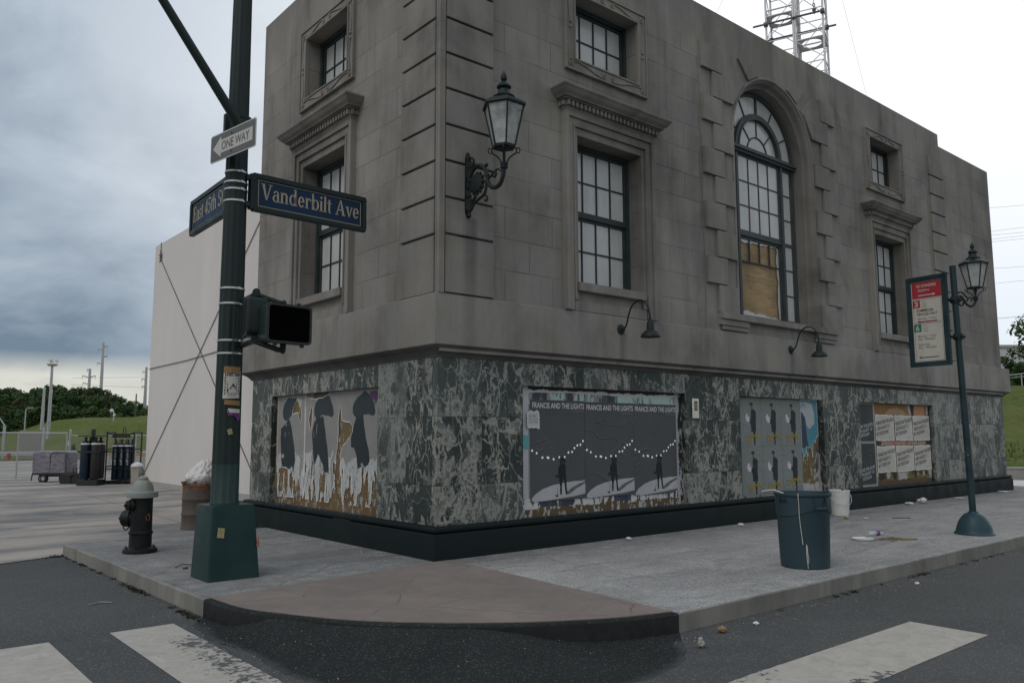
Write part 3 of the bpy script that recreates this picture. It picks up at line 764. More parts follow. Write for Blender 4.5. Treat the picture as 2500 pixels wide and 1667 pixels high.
# marble cladding ----------------------------------------------------
RECR = [(1.62,5.40),(7.03,10.08),(11.66,15.52)]; RECL = (1.64,5.40); RT = 2.345
mb = MB()
def tile(F0, a, b, z0, z1):
    g = .0022
    if F0 == 'R': mb.box((a+g,.1,z0+g),(b-g,.22,z1-g))
    else: mb.box((.1,a+g,z0+g),(.22,b-g,z1-g))
rowz = [.43,.955,1.878,2.684]
def cols(F0, edges):
    for a, b in zip(edges[:-1], edges[1:]):
        for z0, z1 in zip(rowz[:-1], rowz[1:]): tile(F0, a, b, z0, z1)
cols('R', [.1,.862,1.62]); cols('R', [5.40,6.19,7.03]); cols('R', [10.08,10.85,11.66]); cols('R', [15.52,16.3,17.1,17.9,18.7,19.5,20.3])
cols('L', [.2201,.862,1.64]); cols('L', [5.40,6.31])
for a, b in RECR:
    k = round((b-a)/.64)
    for i in range(k): tile('R', a+(b-a)*i/k, a+(b-a)*(i+1)/k, RT, 2.684)
for i in range(6): tile('L', RECL[0]+(RECL[1]-RECL[0])*i/6, RECL[0]+(RECL[1]-RECL[0])*(i+1)/6, RT, 2.684)
o = mb.build('marble_cladding', M['marble'], BLD, smooth=False)
mb = MB(); mb.box((.215,.215,.36),(20.295,6.30,2.69)); mb.box((.104,.104,.36),(20.29,.21,.432)); mb.box((.104,.21,.36),(.21,6.3,.432)); mb.build('base_core', M['grout'], BLD, smooth=False)
# jambs of the poster recesses
mb = MB()


# quoins ------------------------------------------------------------
QZ = [3.532,4.352,4.866,5.384,5.902,6.42,6.938,7.456,7.974,8.49,9.03]
mb = MB()
for i in range(len(QZ)-1):
    z0 = QZ[i]+.018; z1 = QZ[i+1]-.018
    mb.box((.115,-.052,z0),(.955,.02,z1))
    mb.box((.010,.085,z0),(.08,.955,z1))
    mb.box((15.86,-.052,z0),(16.75 if z1 < 9.4 else 16.66,.02,z1))
mb.build('quoin', M['stone'], BLD, bevel=.005)
mb = MB(); mb.box((.014,-.046,3.53),(.072,.03,9.78)); mb.box((.072,-.046,3.53),(.102,.02,9.78)); mb.box((.018,.03,3.53),(.08,.072,9.78))
mb.box((15.75,-.026,3.53),(15.78,.02,9.05)); mb.box((15.80,-.03,3.53),(15.825,.02,9.05))
mb.box((.955,-.016,3.53),(.985,.02,9.05))
mb.build('corner_bead', M['stone'], BLD, bevel=.006)

# sash windows -------------------------------------------------------
def glaze(F, c, z0, z1, rows, ncol, hw=HW, meet=None, d0=-.235, part=None, bars=.026):
    """frame, glazing bars and frosted panes of one sash opening, set back in its reveal"""
    mb = MB()
    def bx(s0, s1, za, zb, da, db):
        P = [F(s0,da,za),F(s1,da,za),F(s1,da,zb),F(s0,da,zb),F(s0,db,za),F(s1,db,za),F(s1,db,zb),F(s0,db,zb)]
        mb.add(P, [(0,3,2,1),(4,5,6,7),(0,1,5,4),(1,2,6,5),(2,3,7,6),(3,0,4,7)])
    a, b = c-hw, c+hw
    bx(a, a+.055, z0, z1, d0, d0-.12); bx(b-.055, b, z0, z1, d0, d0-.12)
    bx(a+.055, b-.055, z1-.065, z1, d0, d0-.12); bx(a+.055, b-.055, z0, z0+.05, d0+.01, d0-.12)
    ia, ib, za, zb = a+.055, b-.055, z0+.05, z1-.065
    segs = [(za, zb, d0-.05)] if meet is None else [(za, meet-.02, d0-.06), (meet+.02, zb, d0-.03)]
    for (q0, q1, dd), nr in zip(segs, rows):
        bx(ia, ia+.05, q0, q1, dd, dd-.04); bx(ib-.05, ib, q0, q1, dd, dd-.04)
        bx(ia+.05, ib-.05, q0, q0+.055, dd, dd-.04); bx(ia+.05, ib-.05, q1-.045, q1, dd, dd-.04)
        for i in range(1, ncol):
            s = ia+.05+(ib-ia-.1)*i/ncol; bx(s-bars/2, s+bars/2, q0+.055, q1-.045, dd-.004, dd-.036)
        for j in range(1, nr):
            z = q0+.055+(q1-q0-.1)*j/nr; bx(ia+.05, ib-.05, z-bars/2, z+bars/2, dd-.008, dd-.032)
    if meet is not None: bx(ia, ib, meet-.024, meet+.024, d0-.025, d0-.105)
    mb.build('sash', M['sash'], part, bevel=.003)
    mb = MB()
    for q0, q1, dd in segs: mb.poly([F(ia,dd-.026,q0),F(ib,dd-.026,q0),F(ib,dd-.026,q1),F(ia,dd-.026,q1)])
    mb.build('pane', M['pane'], part, smooth=False)
    mb = MB(); mb.poly([F(a,d0-.119,z0),F(b,d0-.119,z0),F(b,d0-.119,z1),F(a,d0-.119,z1)]); mb.build('backing', M['black'], part, smooth=False)
def fbox(mb, F, s0, s1, d0, d1, z0, z1, m=0):
    P = [F(s0,d0,z0),F(s1,d0,z0),F(s1,d1,z0),F(s0,d1,z0),F(s0,d0,z1),F(s1,d0,z1),F(s1,d1,z1),F(s0,d1,z1)]
    mb.add(P, [(0,3,2,1),(4,5,6,7),(0,1,5,4),(1,2,6,5),(2,3,7,6),(3,0,4,7)], m)
def frame(mb, F, c, h0, h1, z0i, z1i, z0o, z1o, d, bottom=True):
    """rectangular frame between half-widths h1 (inner) and h0 (outer)"""
    fbox(mb, F, c-h0, c-h1, -.01, d, z0o, z1o); fbox(mb, F, c+h1, c+h0, -.01, d, z0o, z1o)
    fbox(mb, F, c-h1, c+h1, -.01, d, z1i, z1o)
    if bottom: fbox(mb, F, c-h1, c+h1, -.01, d, z0o, z0i)
def lower_window(F, c):
    mb = MB()
    frame(mb, F, c, 1.06, .985, 0, 6.615, 3.534, 6.69, .105, False)
    frame(mb, F, c, .985, .875, 0, 6.505, 3.534, 6.615, .072, False)
    frame(mb, F, c, .875, .845, 0, 6.475, 3.70, 6.505, .088, False)
    frame(mb, F, c, .845, .762, 0, 6.352, 3.70, 6.475, .05, False)
    fbox(mb, F, c-.845, c+.845, -.01, .04, 3.534, 3.70)
    w = mb.build('window', M['stone'], BLD, bevel=.005)
    mb = MB(); fbox(mb, F, c-.79, c+.79, -.30, .10, 3.845, 3.982); mb.build('sill', M['stone'], w, bevel=.008)
    # hood: bed mould, dentils, corona, cyma
    mb = MB()
    prof = [(.0,6.69),(.105,6.69),(.112,6.715),(.13,6.735),(.13,6.752)]
    def hp(prof, lo=0):
        rings = []
        for d, z in prof:
            e = 1.06+d-.10
            rings.append([F(c-e,-.01,z),F(c-e,d,z),F(c+e,d,z),F(c+e,-.01,z)])
        mb.loft(rings, 0, closed=True)
    hp([(.10,6.686),(.108,6.70),(.112,6.715),(.128,6.735),(.118,6.75),(.118,6.835),(.185,6.842),(.178,6.862),(.225,6.868),(.23,6.885),(.245,6.90),(.268,6.915),(.295,6.945),(.312,6.98),(.330,6.995),(.332,7.02),(.0,7.03)])
    e = 1.06+.028
    n = 24
    for i in range(n):
        s = c-e+.035+(2*e-.07)*i/(n-1); fbox(mb, F, s-.025, s+.025, .12, .178, 6.752, 6.828)
    for sg in (-1, 1):
        for dd in (.03,.105):
            fbox(mb, F, c+sg*(e+.0), c+sg*(e+.04), dd-.024, dd+.024, 6.752, 6.828)
    mb.build('hood', M['stone'], w)
    glaze(F, c, 3.98, 6.35, (2,2), 4, meet=5.165, part=w)
    return w
def scroll(cx, cz, r, sgn, turns=1.25, a0=0.0, n=18):
    return [(cx+sgn*(r*(1-.8*i/n))*cos(a0+2*pi*turns*i/n), cz+(r*(1-.8*i/n))*sin(a0+2*pi*turns*i/n)) for i in range(n+1)]
def upper_window(F, c):
    mb = MB()
    zi0, zi1, zo0, zo1 = 7.64, 8.75, 7.425, 8.945
    frame(mb, F, c, .985, .955, zo0+.03, zo1-.03, zo0, zo1, .062)
    frame(mb, F, c, .955, .80, zi0-.03, zi1+.03, zo0+.03, zo1-.03, .04)
    frame(mb, F, c, .80, .762, zi0, zi1, zi0-.03, zi1+.03, .056)
    w = mb.build('window', M['stone'], BLD, bevel=.004)
    # carved scrollwork in the frame
    mb = MB()
    def car(pts, r=.0135): mb.tube([F(s, .046, z) for s, z in pts], r, 6)
    for zc, up in ((zo0+.107, 1), (zo1-.107, -1)):
        for sg in (-1, 1):
            path = [(c+sg*.86, zc-.05*up)]
            path = scroll(c+sg*.865, zc-.0*up, .048, sg, 1.3, pi*.5*up)[::-1]
            path += [(c+sg*(.84-.09*k), zc+up*(.055-.02*k*k*.25)) for k in (1,)]
            path += [(c+sg*(.70-.58*(k/12)), zc+up*.052*cos(pi*k/12)) for k in range(13)]
            path += scroll(c+sg*.105, zc-up*.005, .047, -sg, 1.2, -pi*.5*up)
            car(path)
    for sg in (-1, 1):
        for up in (-1, 1):
            zm = (zo0+zo1)/2
            car([(c+sg*(.877+.04*sin(pi*k/10*1.0)*(1 if up > 0 else -1)), zm+up*(.07+.052*k)) for k in range(11)], .010)
            P = F(c+sg*.877, .045, zm+up*.045); mb.sphere(P, .030, 8)
    mb.build('carving', M['stone'], w)
    glaze(F, c, zi0, zi1, (2,), 4, part=w)
    return w
for F, c in ((R, W1), (R, W2), (Lf, WL)):
    lower_window(F, c); upper_window(F, c)

# great arched window ------------------------------------------------
mb = MB()
n = 28
# raised surround slab with the arch cut out
so = [R(5.95,.014,3.534), R(10.89,.014,3.534), R(10.89,.014,9.05), R(5.95,.014,9.05)]
mb.fill([so, archpts(R, AR, 3.87, .014)])
for a, b in zip(so, so[1:]+so[:1]): mb.poly([a, b, (b[0],.01,b[2]), (a[0],.01,a[2])])
# moulded jamb and archivolt swept round the opening
prof = [(1.50,.0),(1.50,.03),(1.485,.042),(1.455,.042),(1.44,.03),(1.435,.012),(1.42,.002),(1.40,-.02),(1.385,-.055),(1.38,-.10),(1.365,-.105),(1.355,-.13),(1.335,-.14),(1.325,-.15),(1.32,-.42)]
mb.loft([archpts(R, r, 3.87, d, n) for r, d in prof], closed=False)
surround = mb.build('arched_window', M['stone'], BLD)
mb = MB()
zq = [3.86+.517*k for k in range(11)]
for k in range(10):
    z0, z1 = zq[k]+.012, min(zq[k+1]-.004, 9.04)
    for sg in (-1, 1):
        def ab(x0, x1): return (AC+x0, AC+x1) if sg > 0 else (AC-x1, AC-x0)
        # outer edge of the opening at this height
        zm = max(0, z1-AZ0); z_l = max(0, z0-AZ0)
        ein = sqrt(max(.0, 1.51**2-z_l**2)) if z_l < 1.51 else 0
        if k % 2 == 0:
            x0, x1 = 1.51, 2.13
        else:
            x0, x1 = 1.84, 2.45
        if z_l > .4: 
            # beside the arch head: follow the curve
            lo = max(ein+.03, 1.2 if k % 2 == 0 else 1.84)
            hi = sqrt(max(.0, 1.51**2-min(zm, 1.5)**2)) if zm < 1.51 else 0
            if k % 2 == 0:
                pts = [(lo+.03, z0), (2.13, z0), (2.13, z1), (max(hi+.05, lo-.3), z1)]
            else: pts = [(x0, z0), (x1, z0), (x1, z1), (x0, z1)]
        else: pts = [(x0, z0), (x1, z0), (x1, z1), (x0, z1)]
        mb.ext([R(AC+sg*x, .012, z) for x, z in pts], (0,-.06,0))
# radiating voussoirs
for a0, a1, ro, d in ((30,47,2.42,.04),(54,70,2.10,.045),(110,126,2.10,.045),(133,150,2.42,.04)):
    pts = [(1.52,a0),(ro,a0),(ro,a1),(1.52,a1)]
    mb.ext([R(AC+r*cos(rad(a)), .012, min(9.045, AZ0+r*sin(rad(a)))) for r, a in pts], (0,-d,0))
mb.build('rusticated_block', M['stone'], surround, bevel=.006)
mb = MB()
fbox(mb, R, 6.30, 10.52, -.42, .12, 3.745, 3.868); fbox(mb, R, 6.30, 7.2, -.01, .085, 3.63, 3.742); fbox(mb, R, 9.64, 10.52, -.01, .085, 3.63, 3.742); fbox(mb, R, 6.36, 7.2, -.01, .065, 3.55, 3.628); fbox(mb, R, 9.64, 10.46, -.01, .065, 3.55, 3.628)
mb.build('sill', M['stone'], surround, bevel=.008)
mb = MB()
D0 = -.35; IR = 1.315
def bx(s0, s1, z0, z1, da, db): fbox(mb, R, s0, s1, da, db, z0, z1)
def arcbar(c, z0, r, w, da, db, a0=0, a1=180, k=28):
    rings = []
    for i in range(k+1):
        a = rad(a0+(a1-a0)*i/k)
        rings.append([R(c+q*cos(a), dd, z0+q*sin(a)) for q, dd in ((r-w/2,da),(r+w/2,da),(r+w/2,db),(r-w/2,db))])
    mb.loft(rings, closed=True, cap=True)
def radbar(c, z0, r0, r1, a, w, da, db):
    e = V((cos(rad(a)), 0, sin(rad(a)))); nn = V((-sin(rad(a)), 0, cos(rad(a))))
    p = V((c, -(da+db)/2, z0))+e*(r0+r1)/2
    mb.obox(p, e*(r1-r0)/2, nn*w/2, V((0,(da-db)/2,0)))
TZ = 7.44
bx(AC-IR, AC-IR+.07, 3.872, TZ, D0, D0-.12); bx(AC+IR-.07, AC+IR, 3.872, TZ, D0, D0-.12)      # outer frame
bx(AC-IR, AC+IR, 3.872, 3.95, D0+.02, D0-.12)
for k, (h, d) in enumerate(((.05,.05),(.035,.09),(.03,.06),(.045,.03))):                          # moulded transom
    zt = TZ-.09+[0,.05,.085,.115][k]; bx(AC-IR, AC+IR, zt, zt+h, D0+d, D0-.1)
for sg in (-1, 1): bx(AC+sg*.815-.04, AC+sg*.815+.04, 3.95, TZ-.09, D0+.01, D0-.11)              # mullions
MZ = 5.66
za, zb = 3.95, TZ-.09
bw = .028
lo0, lo1 = za, MZ
bx(AC-.775, AC+.775, MZ-.03, MZ+.03, D0-.02, D0-.1)
for q0, q1, dd in ((za, MZ-.03, D0-.06), (MZ+.03, zb, D0-.03)):
    bx(AC-.775, AC-.725, q0, q1, dd, dd-.04); bx(AC+.725, AC+.775, q0, q1, dd, dd-.04)
    bx(AC-.725, AC+.725, q0, q0+.06, dd, dd-.04); bx(AC-.725, AC+.725, q1-.05, q1, dd, dd-.04)
for i in (1,2,3):
    s = AC-.725+1.45*i/4; bx(s-bw/2, s+bw/2, MZ+.09, zb-.05, D0-.034, D0-.066)
    bx(s-bw/2, s+bw/2, MZ-.08-.46, MZ-.08, D0-.064, D0-.096)                                       # broken lower sash: bars left in the top row only
for j in (1,2):
    z = MZ+.09+(zb-.05-MZ-.09)*j/3; bx(AC-.725, AC+.725, z-bw/2, z+bw/2, D0-.036, D0-.064)
bx(AC-.725, AC+.725, MZ-.555, MZ-.53, D0-.064, D0-.096)
for sg in (-1, 1):
    s0, s1 = sorted((AC+sg*.855, AC+sg*1.245))
    bx(s0, s0+.045, za, zb, D0-.03, D0-.07); bx(s1-.045, s1, za, zb, D0-.03, D0-.07)
    for z in (za+.03, MZ, zb-.03): bx(s0+.045, s1-.045, z-.035, z+.035, D0-.028, D0-.072)
    for j in (1,2):
        for q0, q1 in ((za+.05, MZ), (MZ, zb-.05)):
            z = q0+(q1-q0)*j/3; bx(s0+.045, s1-.045, z-bw/2, z+bw/2, D0-.036, D0-.064)
arcbar(AC, TZ, IR-.035, .07, D0, D0-.12); arcbar(AC, TZ+.02, .80, .10, D0+.02, D0-.09); arcbar(AC, TZ+.02, .74, .04, D0+.035, D0-.09); arcbar(AC, TZ+.02, .36, bw, D0-.03, D0-.07)
for a in (45, 90, 135): radbar(AC, TZ+.02, .375, .72, a, bw, D0-.032, D0-.068)
for a in (28, 60, 120, 152): radbar(AC, TZ+.02, .85, IR-.07, a, .03, D0-.03, D0-.07)
radbar(AC, TZ+.02, .85, IR-.07, 90, .06, D0-.02, D0-.09)
mb.build('sash', M['sash_lt'], surround, bevel=.003)
mb = MB()
mb.fill([[R(AC-IR,D0-.05,MZ),R(AC+IR,D0-.05,MZ)]+archpts(R, IR, TZ, D0-.05)[1:-1][::-1]])
for sg in (-1, 1):
    s0, s1 = sorted((AC+sg*.82, AC+sg*IR)); mb.poly([R(s0,D0-.05,3.9),R(s1,D0-.05,3.9),R(s1,D0-.05,MZ),R(s0,D0-.05,MZ)])
# torn white film left round the edge of the broken sash
def torn(pts_edge, inner):
    mb.add([R(s,D0-.088,z) for s, z in pts_edge+inner[::-1]], [tuple(range(len(pts_edge)+len(inner)))])
k = 34
for i in range(k):
    f0, f1 = i/k, (i+1)/k
    def hh(f): return .035+.03*abs(sin(f*9))+.03*abs(sin(f*23+1))*(.3+f)
    mb.poly([R(AC-.73+1.46*f0,D0-.088,4.0),R(AC-.73+1.46*f1,D0-.088,4.0),R(AC-.73+1.46*f1,D0-.088,4.0+hh(f1)*1.5*(1.15-f1)),R(AC-.73+1.46*f0,D0-.088,4.0+hh(f0)*1.5*(1.15-f0))])
    mb.poly([R(AC-.73+1.46*f0,D0-.088,MZ-.07),R(AC-.73+1.46*f1,D0-.088,MZ-.07),R(AC-.73+1.46*f1,D0-.088,MZ-.07-hh(f1+.3)*(1.3-f1)),R(AC-.73+1.46*f0,D0-.088,MZ-.07-hh(f0+.3)*(1.3-f0))])
    z0, z1 = 4.0+1.6*f0, 4.0+1.6*f1
    mb.poly([R(AC+.73,D0-.088,z0),R(AC+.73,D0-.088,z1),R(AC+.73-hh(f1*.7)*1.2,D0-.088,z1),R(AC+.73-hh(f0*.7)*1.2,D0-.088,z0)])
    mb.poly([R(AC-.73,D0-.088,z0),R(AC-.73,D0-.088,z1),R(AC-.73+hh(f1*.7+.2)*.6,D0-.088,z1),R(AC-.73+hh(f0*.7+.2)*.6,D0-.088,z0)])
mb.build('pane', M['pane'], surround, smooth=False)
mb = MB(); fbox(mb, R, AC-.78, AC+.78, D0-.115, D0-.13, 3.9, 4.83); fbox(mb, R, AC-.78, AC+.78, D0-.112, D0-.13, 4.834, MZ)
mb.build('plywood_panel', M['ply'], surround, smooth=False)
mb = MB(); mb.fill([archpts(R, IR+.02, 3.86, D0-.14)]); mb.build('backing', M['black'], surround, smooth=False)
# ------------------------------------------------------------------ printed sheets
def vnoise(x, y, seed=0):
    rs = np.random.RandomState(seed); T = rs.rand(256, 256)
    xi = np.floor(x).astype(int); yi = np.floor(y).astype(int); fx = x-xi; fy = y-yi
    fx = fx*fx*(3-2*fx); fy = fy*fy*(3-2*fy)
    g = lambda a, b: T[a % 256, b % 256]
    return (g(xi,yi)*(1-fx)+g(xi+1,yi)*fx)*(1-fy)+(g(xi,yi+1)*(1-fx)+g(xi+1,yi+1)*fx)*fy
def fbm(x, y, seed=0, o=5, r=.55):
    s = 0; a = 1; t = 0
    for i in range(o):
        s = s+a*vnoise(x*2**i, y*2**i, seed+i); t += a; a *= r
    return s/t
def inpoly(X, Z, poly):
    c = np.zeros(X.shape, bool); n = len(poly)
    for i in range(n):
        x1, y1 = poly[i]; x2, y2 = poly[(i+1) % n]
        if y1 == y2: continue
        c ^= ((y1 > Z) != (y2 > Z)) & (X < (x2-x1)*(Z-y1)/(y2-y1)+x1)
    return c
def sheet(name, F, s0, s1, z0, z1, d, nx, nz, colour, mask=None, mat='print', parent=None, wr=.0, edge_white=True, seed=1, tilt=None):
    """sheet of paper on a wall: printed colours per vertex, missing where torn, slightly wrinkled"""
    S, Z = np.meshgrid(np.linspace(s0, s1, nx), np.linspace(z0, z1, nz))
    C = colour(S, Z)
    K = np.ones(S.shape, bool) if mask is None else mask(S, Z)
    if mask is not None and edge_white:
        e = np.zeros(S.shape, bool)
        for ax in (0, 1):
            for q in (-1, 1, 2, -2): e |= ~np.roll(K, q, ax)
        e &= K
        C[e] = C[e]*.25+np.array([.50,.50,.49])*.75
    dz = np.zeros(S.shape)
    if wr:
        a = fbm(S*1.2+Z*.8, Z*2.2-S*.5, seed, 2); b = fbm(S*2.0-Z*1.4, Z*1.2+S*.6, seed+9, 2)
        m_ = np.clip((fbm(S*1.7+9, Z*1.7, seed+5, 2)-.46)/.08, 0, 1); dz = wr*m_*(np.exp(-((a-.5)/.011)**2)+.7*np.exp(-((b-.52)/.010)**2))+.001*fbm(S*6, Z*6, seed+3)
    idx = -np.ones(S.shape, int)
    fk = K[:-1,:-1] & K[:-1,1:] & K[1:,:-1] & K[1:,1:]
    use = np.zeros(S.shape, bool)
    for a in (slice(0,-1), slice(1,None)):
        for b in (slice(0,-1), slice(1,None)): use[a,b] |= fk
    idx[use] = np.arange(use.sum())
    ss, zz, dd = S[use], Z[use], (d+dz)[use]
    o = np.array(F(0,0,0)); es = np.array(F(1,0,0))-o; ed = np.array(F(0,1,0))-o; ez = np.array(F(0,0,1))-o
    co = o+ss[:,None]*es+dd[:,None]*ed+zz[:,None]*ez
    q = np.stack([idx[:-1,:-1][fk], idx[:-1,1:][fk], idx[1:,1:][fk], idx[1:,:-1][fk]], 1)
    if np.cross(es, ez) @ ed < 0: q = q[:, ::-1]
    me = bpy.data.meshes.new(name)
    me.from_pydata(co.tolist(), [], q.tolist())
    ca = me.color_attributes.new('print', 'FLOAT_COLOR', 'POINT')
    rgba = np.ones((len(ss), 4), np.float32); rgba[:, :3] = C[use]
    ca.data.foreach_set('color', rgba.ravel())
    me.materials.append(M[mat])
    me.polygons.foreach_set('use_smooth', [True]*len(me.polygons))
    return link(name, me, parent)

# ------------------------------------------------------------------ lettering
_tc = {}
def glyphs(s, bold=0.0):
    k = (s, bold)
    if k not in _tc:
        cu = bpy.data.curves.new('t', 'FONT'); cu.body = s; cu.offset = bold; cu.resolution_u = 2
        ob = bpy.data.objects.new('t', cu); COL.objects.link(ob)
        dg = bpy.context.evaluated_depsgraph_get(); dg.update()
        me = bpy.data.meshes.new_from_object(ob.evaluated_get(dg))
        vs = [(v.co.x, v.co.y) for v in me.vertices]; fs = [tuple(p.vertices) for p in me.polygons]
        bpy.data.objects.remove(ob); bpy.data.curves.remove(cu); bpy.data.meshes.remove(me)
        x0 = min(v[0] for v in vs); x1 = max(v[0] for v in vs)
        _tc[k] = ([(a-x0, b) for a, b in vs], fs, x1-x0)
    return _tc[k]
def text(mb, s, o, ex, ey, h, w=None, bold=0.0, m=0):
    """letters with capital height h from o along unit ex / ey, squeezed to width w"""
    vs, fs, L = glyphs(s, bold); o, ex, ey = V(o), V(ex), V(ey)
    ky = h/.70; kx = ky if w is None else w/L
    return mb.add([o+ex*(a*kx)+ey*(b*ky) for a, b in vs], fs, m)
# a bookish serif alphabet for the street names: rects, quads and bowls in em units
def _arc(cx, cy, rx, ry, tx, ty, a0, a1, n=16):
    P = []; F = []
    for i in range(n+1):
        a = rad(a0+(a1-a0)*i/n)
        P.append((cx+rx*cos(a), cy+ry*sin(a))); P.append((cx+(rx-tx)*cos(a), cy+(ry-ty)*sin(a)))
    for i in range(n): F.append((2*i, 2*i+1, 2*i+3, 2*i+2))
    return P, F
def _r(a, b, c, d): return [(a,b),(c,b),(c,d),(a,d)], [(0,1,2,3)]
def _q(*p): return list(p), [(0,1,2,3)]
S_ = .045
SER = {
 'V': (.72, [_q((.05,.70),(.21,.70),(.40,.0),(.32,.0)), _q((.58,.70),(.65,.70),(.40,.0),(.34,.0)), _r(-.01,.665,.28,.70), _r(.50,.665,.73,.70)]),
 'A': (.72, [_q((.04,.0),(.11,.0),(.38,.70),(.32,.70)), _q((.50,.0),(.66,.0),(.40,.72),(.33,.66)), _r(.19,.22,.52,.27), _r(-.02,.0,.20,.035), _r(.44,.0,.73,.035)]),
 'E': (.62, [_r(.09,.0,.22,.70), _r(.02,.0,.56,.045), _r(.02,.655,.55,.70), _r(.2,.34,.43,.385), _r(.51,.0,.56,.18), _r(.50,.53,.55,.70), _r(.40,.26,.43,.46)]),
 'S': (.52, [_arc(.26,.52,.22,.19,.10,.05,20,270), _arc(.26,.185,.22,.195,.10,.05,90,-160), _r(.44,.52,.475,.70), _r(.03,.0,.065,.20)]),
 'a': (.50, [_arc(.22,.15,.20,.16,.11,.04,60,300), _r(.30,.04,.42,.36), _arc(.24,.34,.18,.15,.09,.05,0,170), _r(.33,.0,.49,.05)]),
 'n': (.58, [_r(.06,.0,.18,.47), _r(.0,.0,.24,.035), _r(.0,.44,.14,.47), _arc(.29,.31,.19,.17,.12,.06,0,140), _r(.36,.0,.48,.31), _r(.31,.0,.55,.035)]),
 'h': (.58, [_r(.06,.0,.18,.72), _r(.0,.0,.24,.035), _r(.0,.69,.14,.72), _arc(.29,.31,.19,.17,.12,.06,0,140), _r(.36,.0,.48,.31), _r(.31,.0,.55,.035)]),
 'd': (.58, [_arc(.24,.235,.22,.245,.12,.04,0,360,24), _r(.35,.0,.47,.72), _r(.28,.69,.40,.72), _r(.40,.0,.54,.035)]),
 'b': (.56, [_arc(.30,.235,.23,.245,.12,.04,0,360,24), _r(.05,.0,.17,.72), _r(.0,.69,.12,.72)]),
 'e': (.48, [_arc(.23,.235,.21,.245,.12,.045,0,325,22), _r(.12,.225,.43,.265)]),
 'r': (.42, [_r(.06,.0,.18,.47), _r(.0,.0,.25,.035), _r(.0,.44,.14,.47), _arc(.30,.33,.13,.14,.08,.06,10,150)]),
 'i': (.27, [_r(.07,.0,.19,.47), _r(.0,.0,.26,.035), _r(.0,.44,.14,.47), _arc(.13,.62,.065,.065,.064,.064,0,360,10)]),
 'l': (.27, [_r(.07,.0,.19,.72), _r(.0,.0,.26,.035), _r(.0,.69,.14,.72)]),
 't': (.34, [_r(.09,.10,.21,.60), _r(.0,.43,.31,.47), _arc(.20,.12,.11,.13,.10,.05,180,320)]),
 'v': (.52, [_q((.03,.47),(.17,.47),(.30,.0),(.23,.0)), _q((.41,.47),(.48,.47),(.30,.0),(.24,.0)), _r(-.01,.435,.22,.47), _r(.35,.435,.53,.47)]),
 's': (.40, [_arc(.19,.345,.155,.13,.08,.045,20,270), _arc(.19,.13,.165,.135,.08,.045,90,-160), _r(.31,.33,.34,.47), _r(.03,.0,.06,.15)]),
 '4': (.54, [_q((.02,.19),(.10,.19),(.39,.70),(.33,.70)), _r(.02,.16,.52,.22), _r(.30,.0,.41,.70), _r(.24,.0,.48,.035)]),
 '5': (.52, [_r(.09,.62,.44,.70), _r(.09,.36,.13,.66), _arc(.23,.22,.23,.23,.11,.05,125,-150)]),
 ' ': (.26, []),
}
def serif(mb, s, o, ex, ey, h, w, m=0):
    L = sum(SER[c][0] for c in s); x = 0; o, ex, ey = V(o), V(ex), V(ey); kx = w/L; ky = h/.70
    for c in s:
        for P, F in SER[c][1]: mb.add([o+ex*((x+a)*kx)+ey*(b*ky) for a, b in P], F, m)
        x += SER[c][0]

GREY = np.array([.155,.15,.145]); OCH = np.array([.112,.082,.038]); OCHR = np.array([.115,.070,.036]); SLATE = np.array([.0135,.019,.022]); SHRED = np.array([.27,.275,.275])
def lay(C, k, c): C[k] = c
# ---- board and torn sheets in the side recess
def board(F, name, a, b, base2, seed, extra=None, nx=180, nz=100):
    def col(S, Z):
        n = fbm(S*1.3, Z*1.0, seed); n2 = fbm(S*9, Z*2.2, seed+4); n3 = fbm(S*28, Z*9, seed+8)
        C = OCH*(0.75+.5*n2[...,None])
        C = np.where((n > .56)[...,None], OCHR*(0.7+.6*n2[...,None]), C)
        C = np.where((n3 > .66)[...,None], SHRED*.8, C)
        C = np.where((n < .36)[...,None], np.array([.06,.055,.05])*(0.7+n2[...,None]), C)
        if extra: extra(S, Z, C, n, n2, n3)
        return C
    return sheet(name, F, a, b, .40, 2.40, -.20, nx, nz, col, None, 'board', BLD, seed=seed, edge_white=False)
LB0 = lambda s, d, z: (-d, s, z)
board(LB0, 'poster_board', 1.55, 5.52, None, 21)
LB = lambda s, d, z: (-d, s, z)
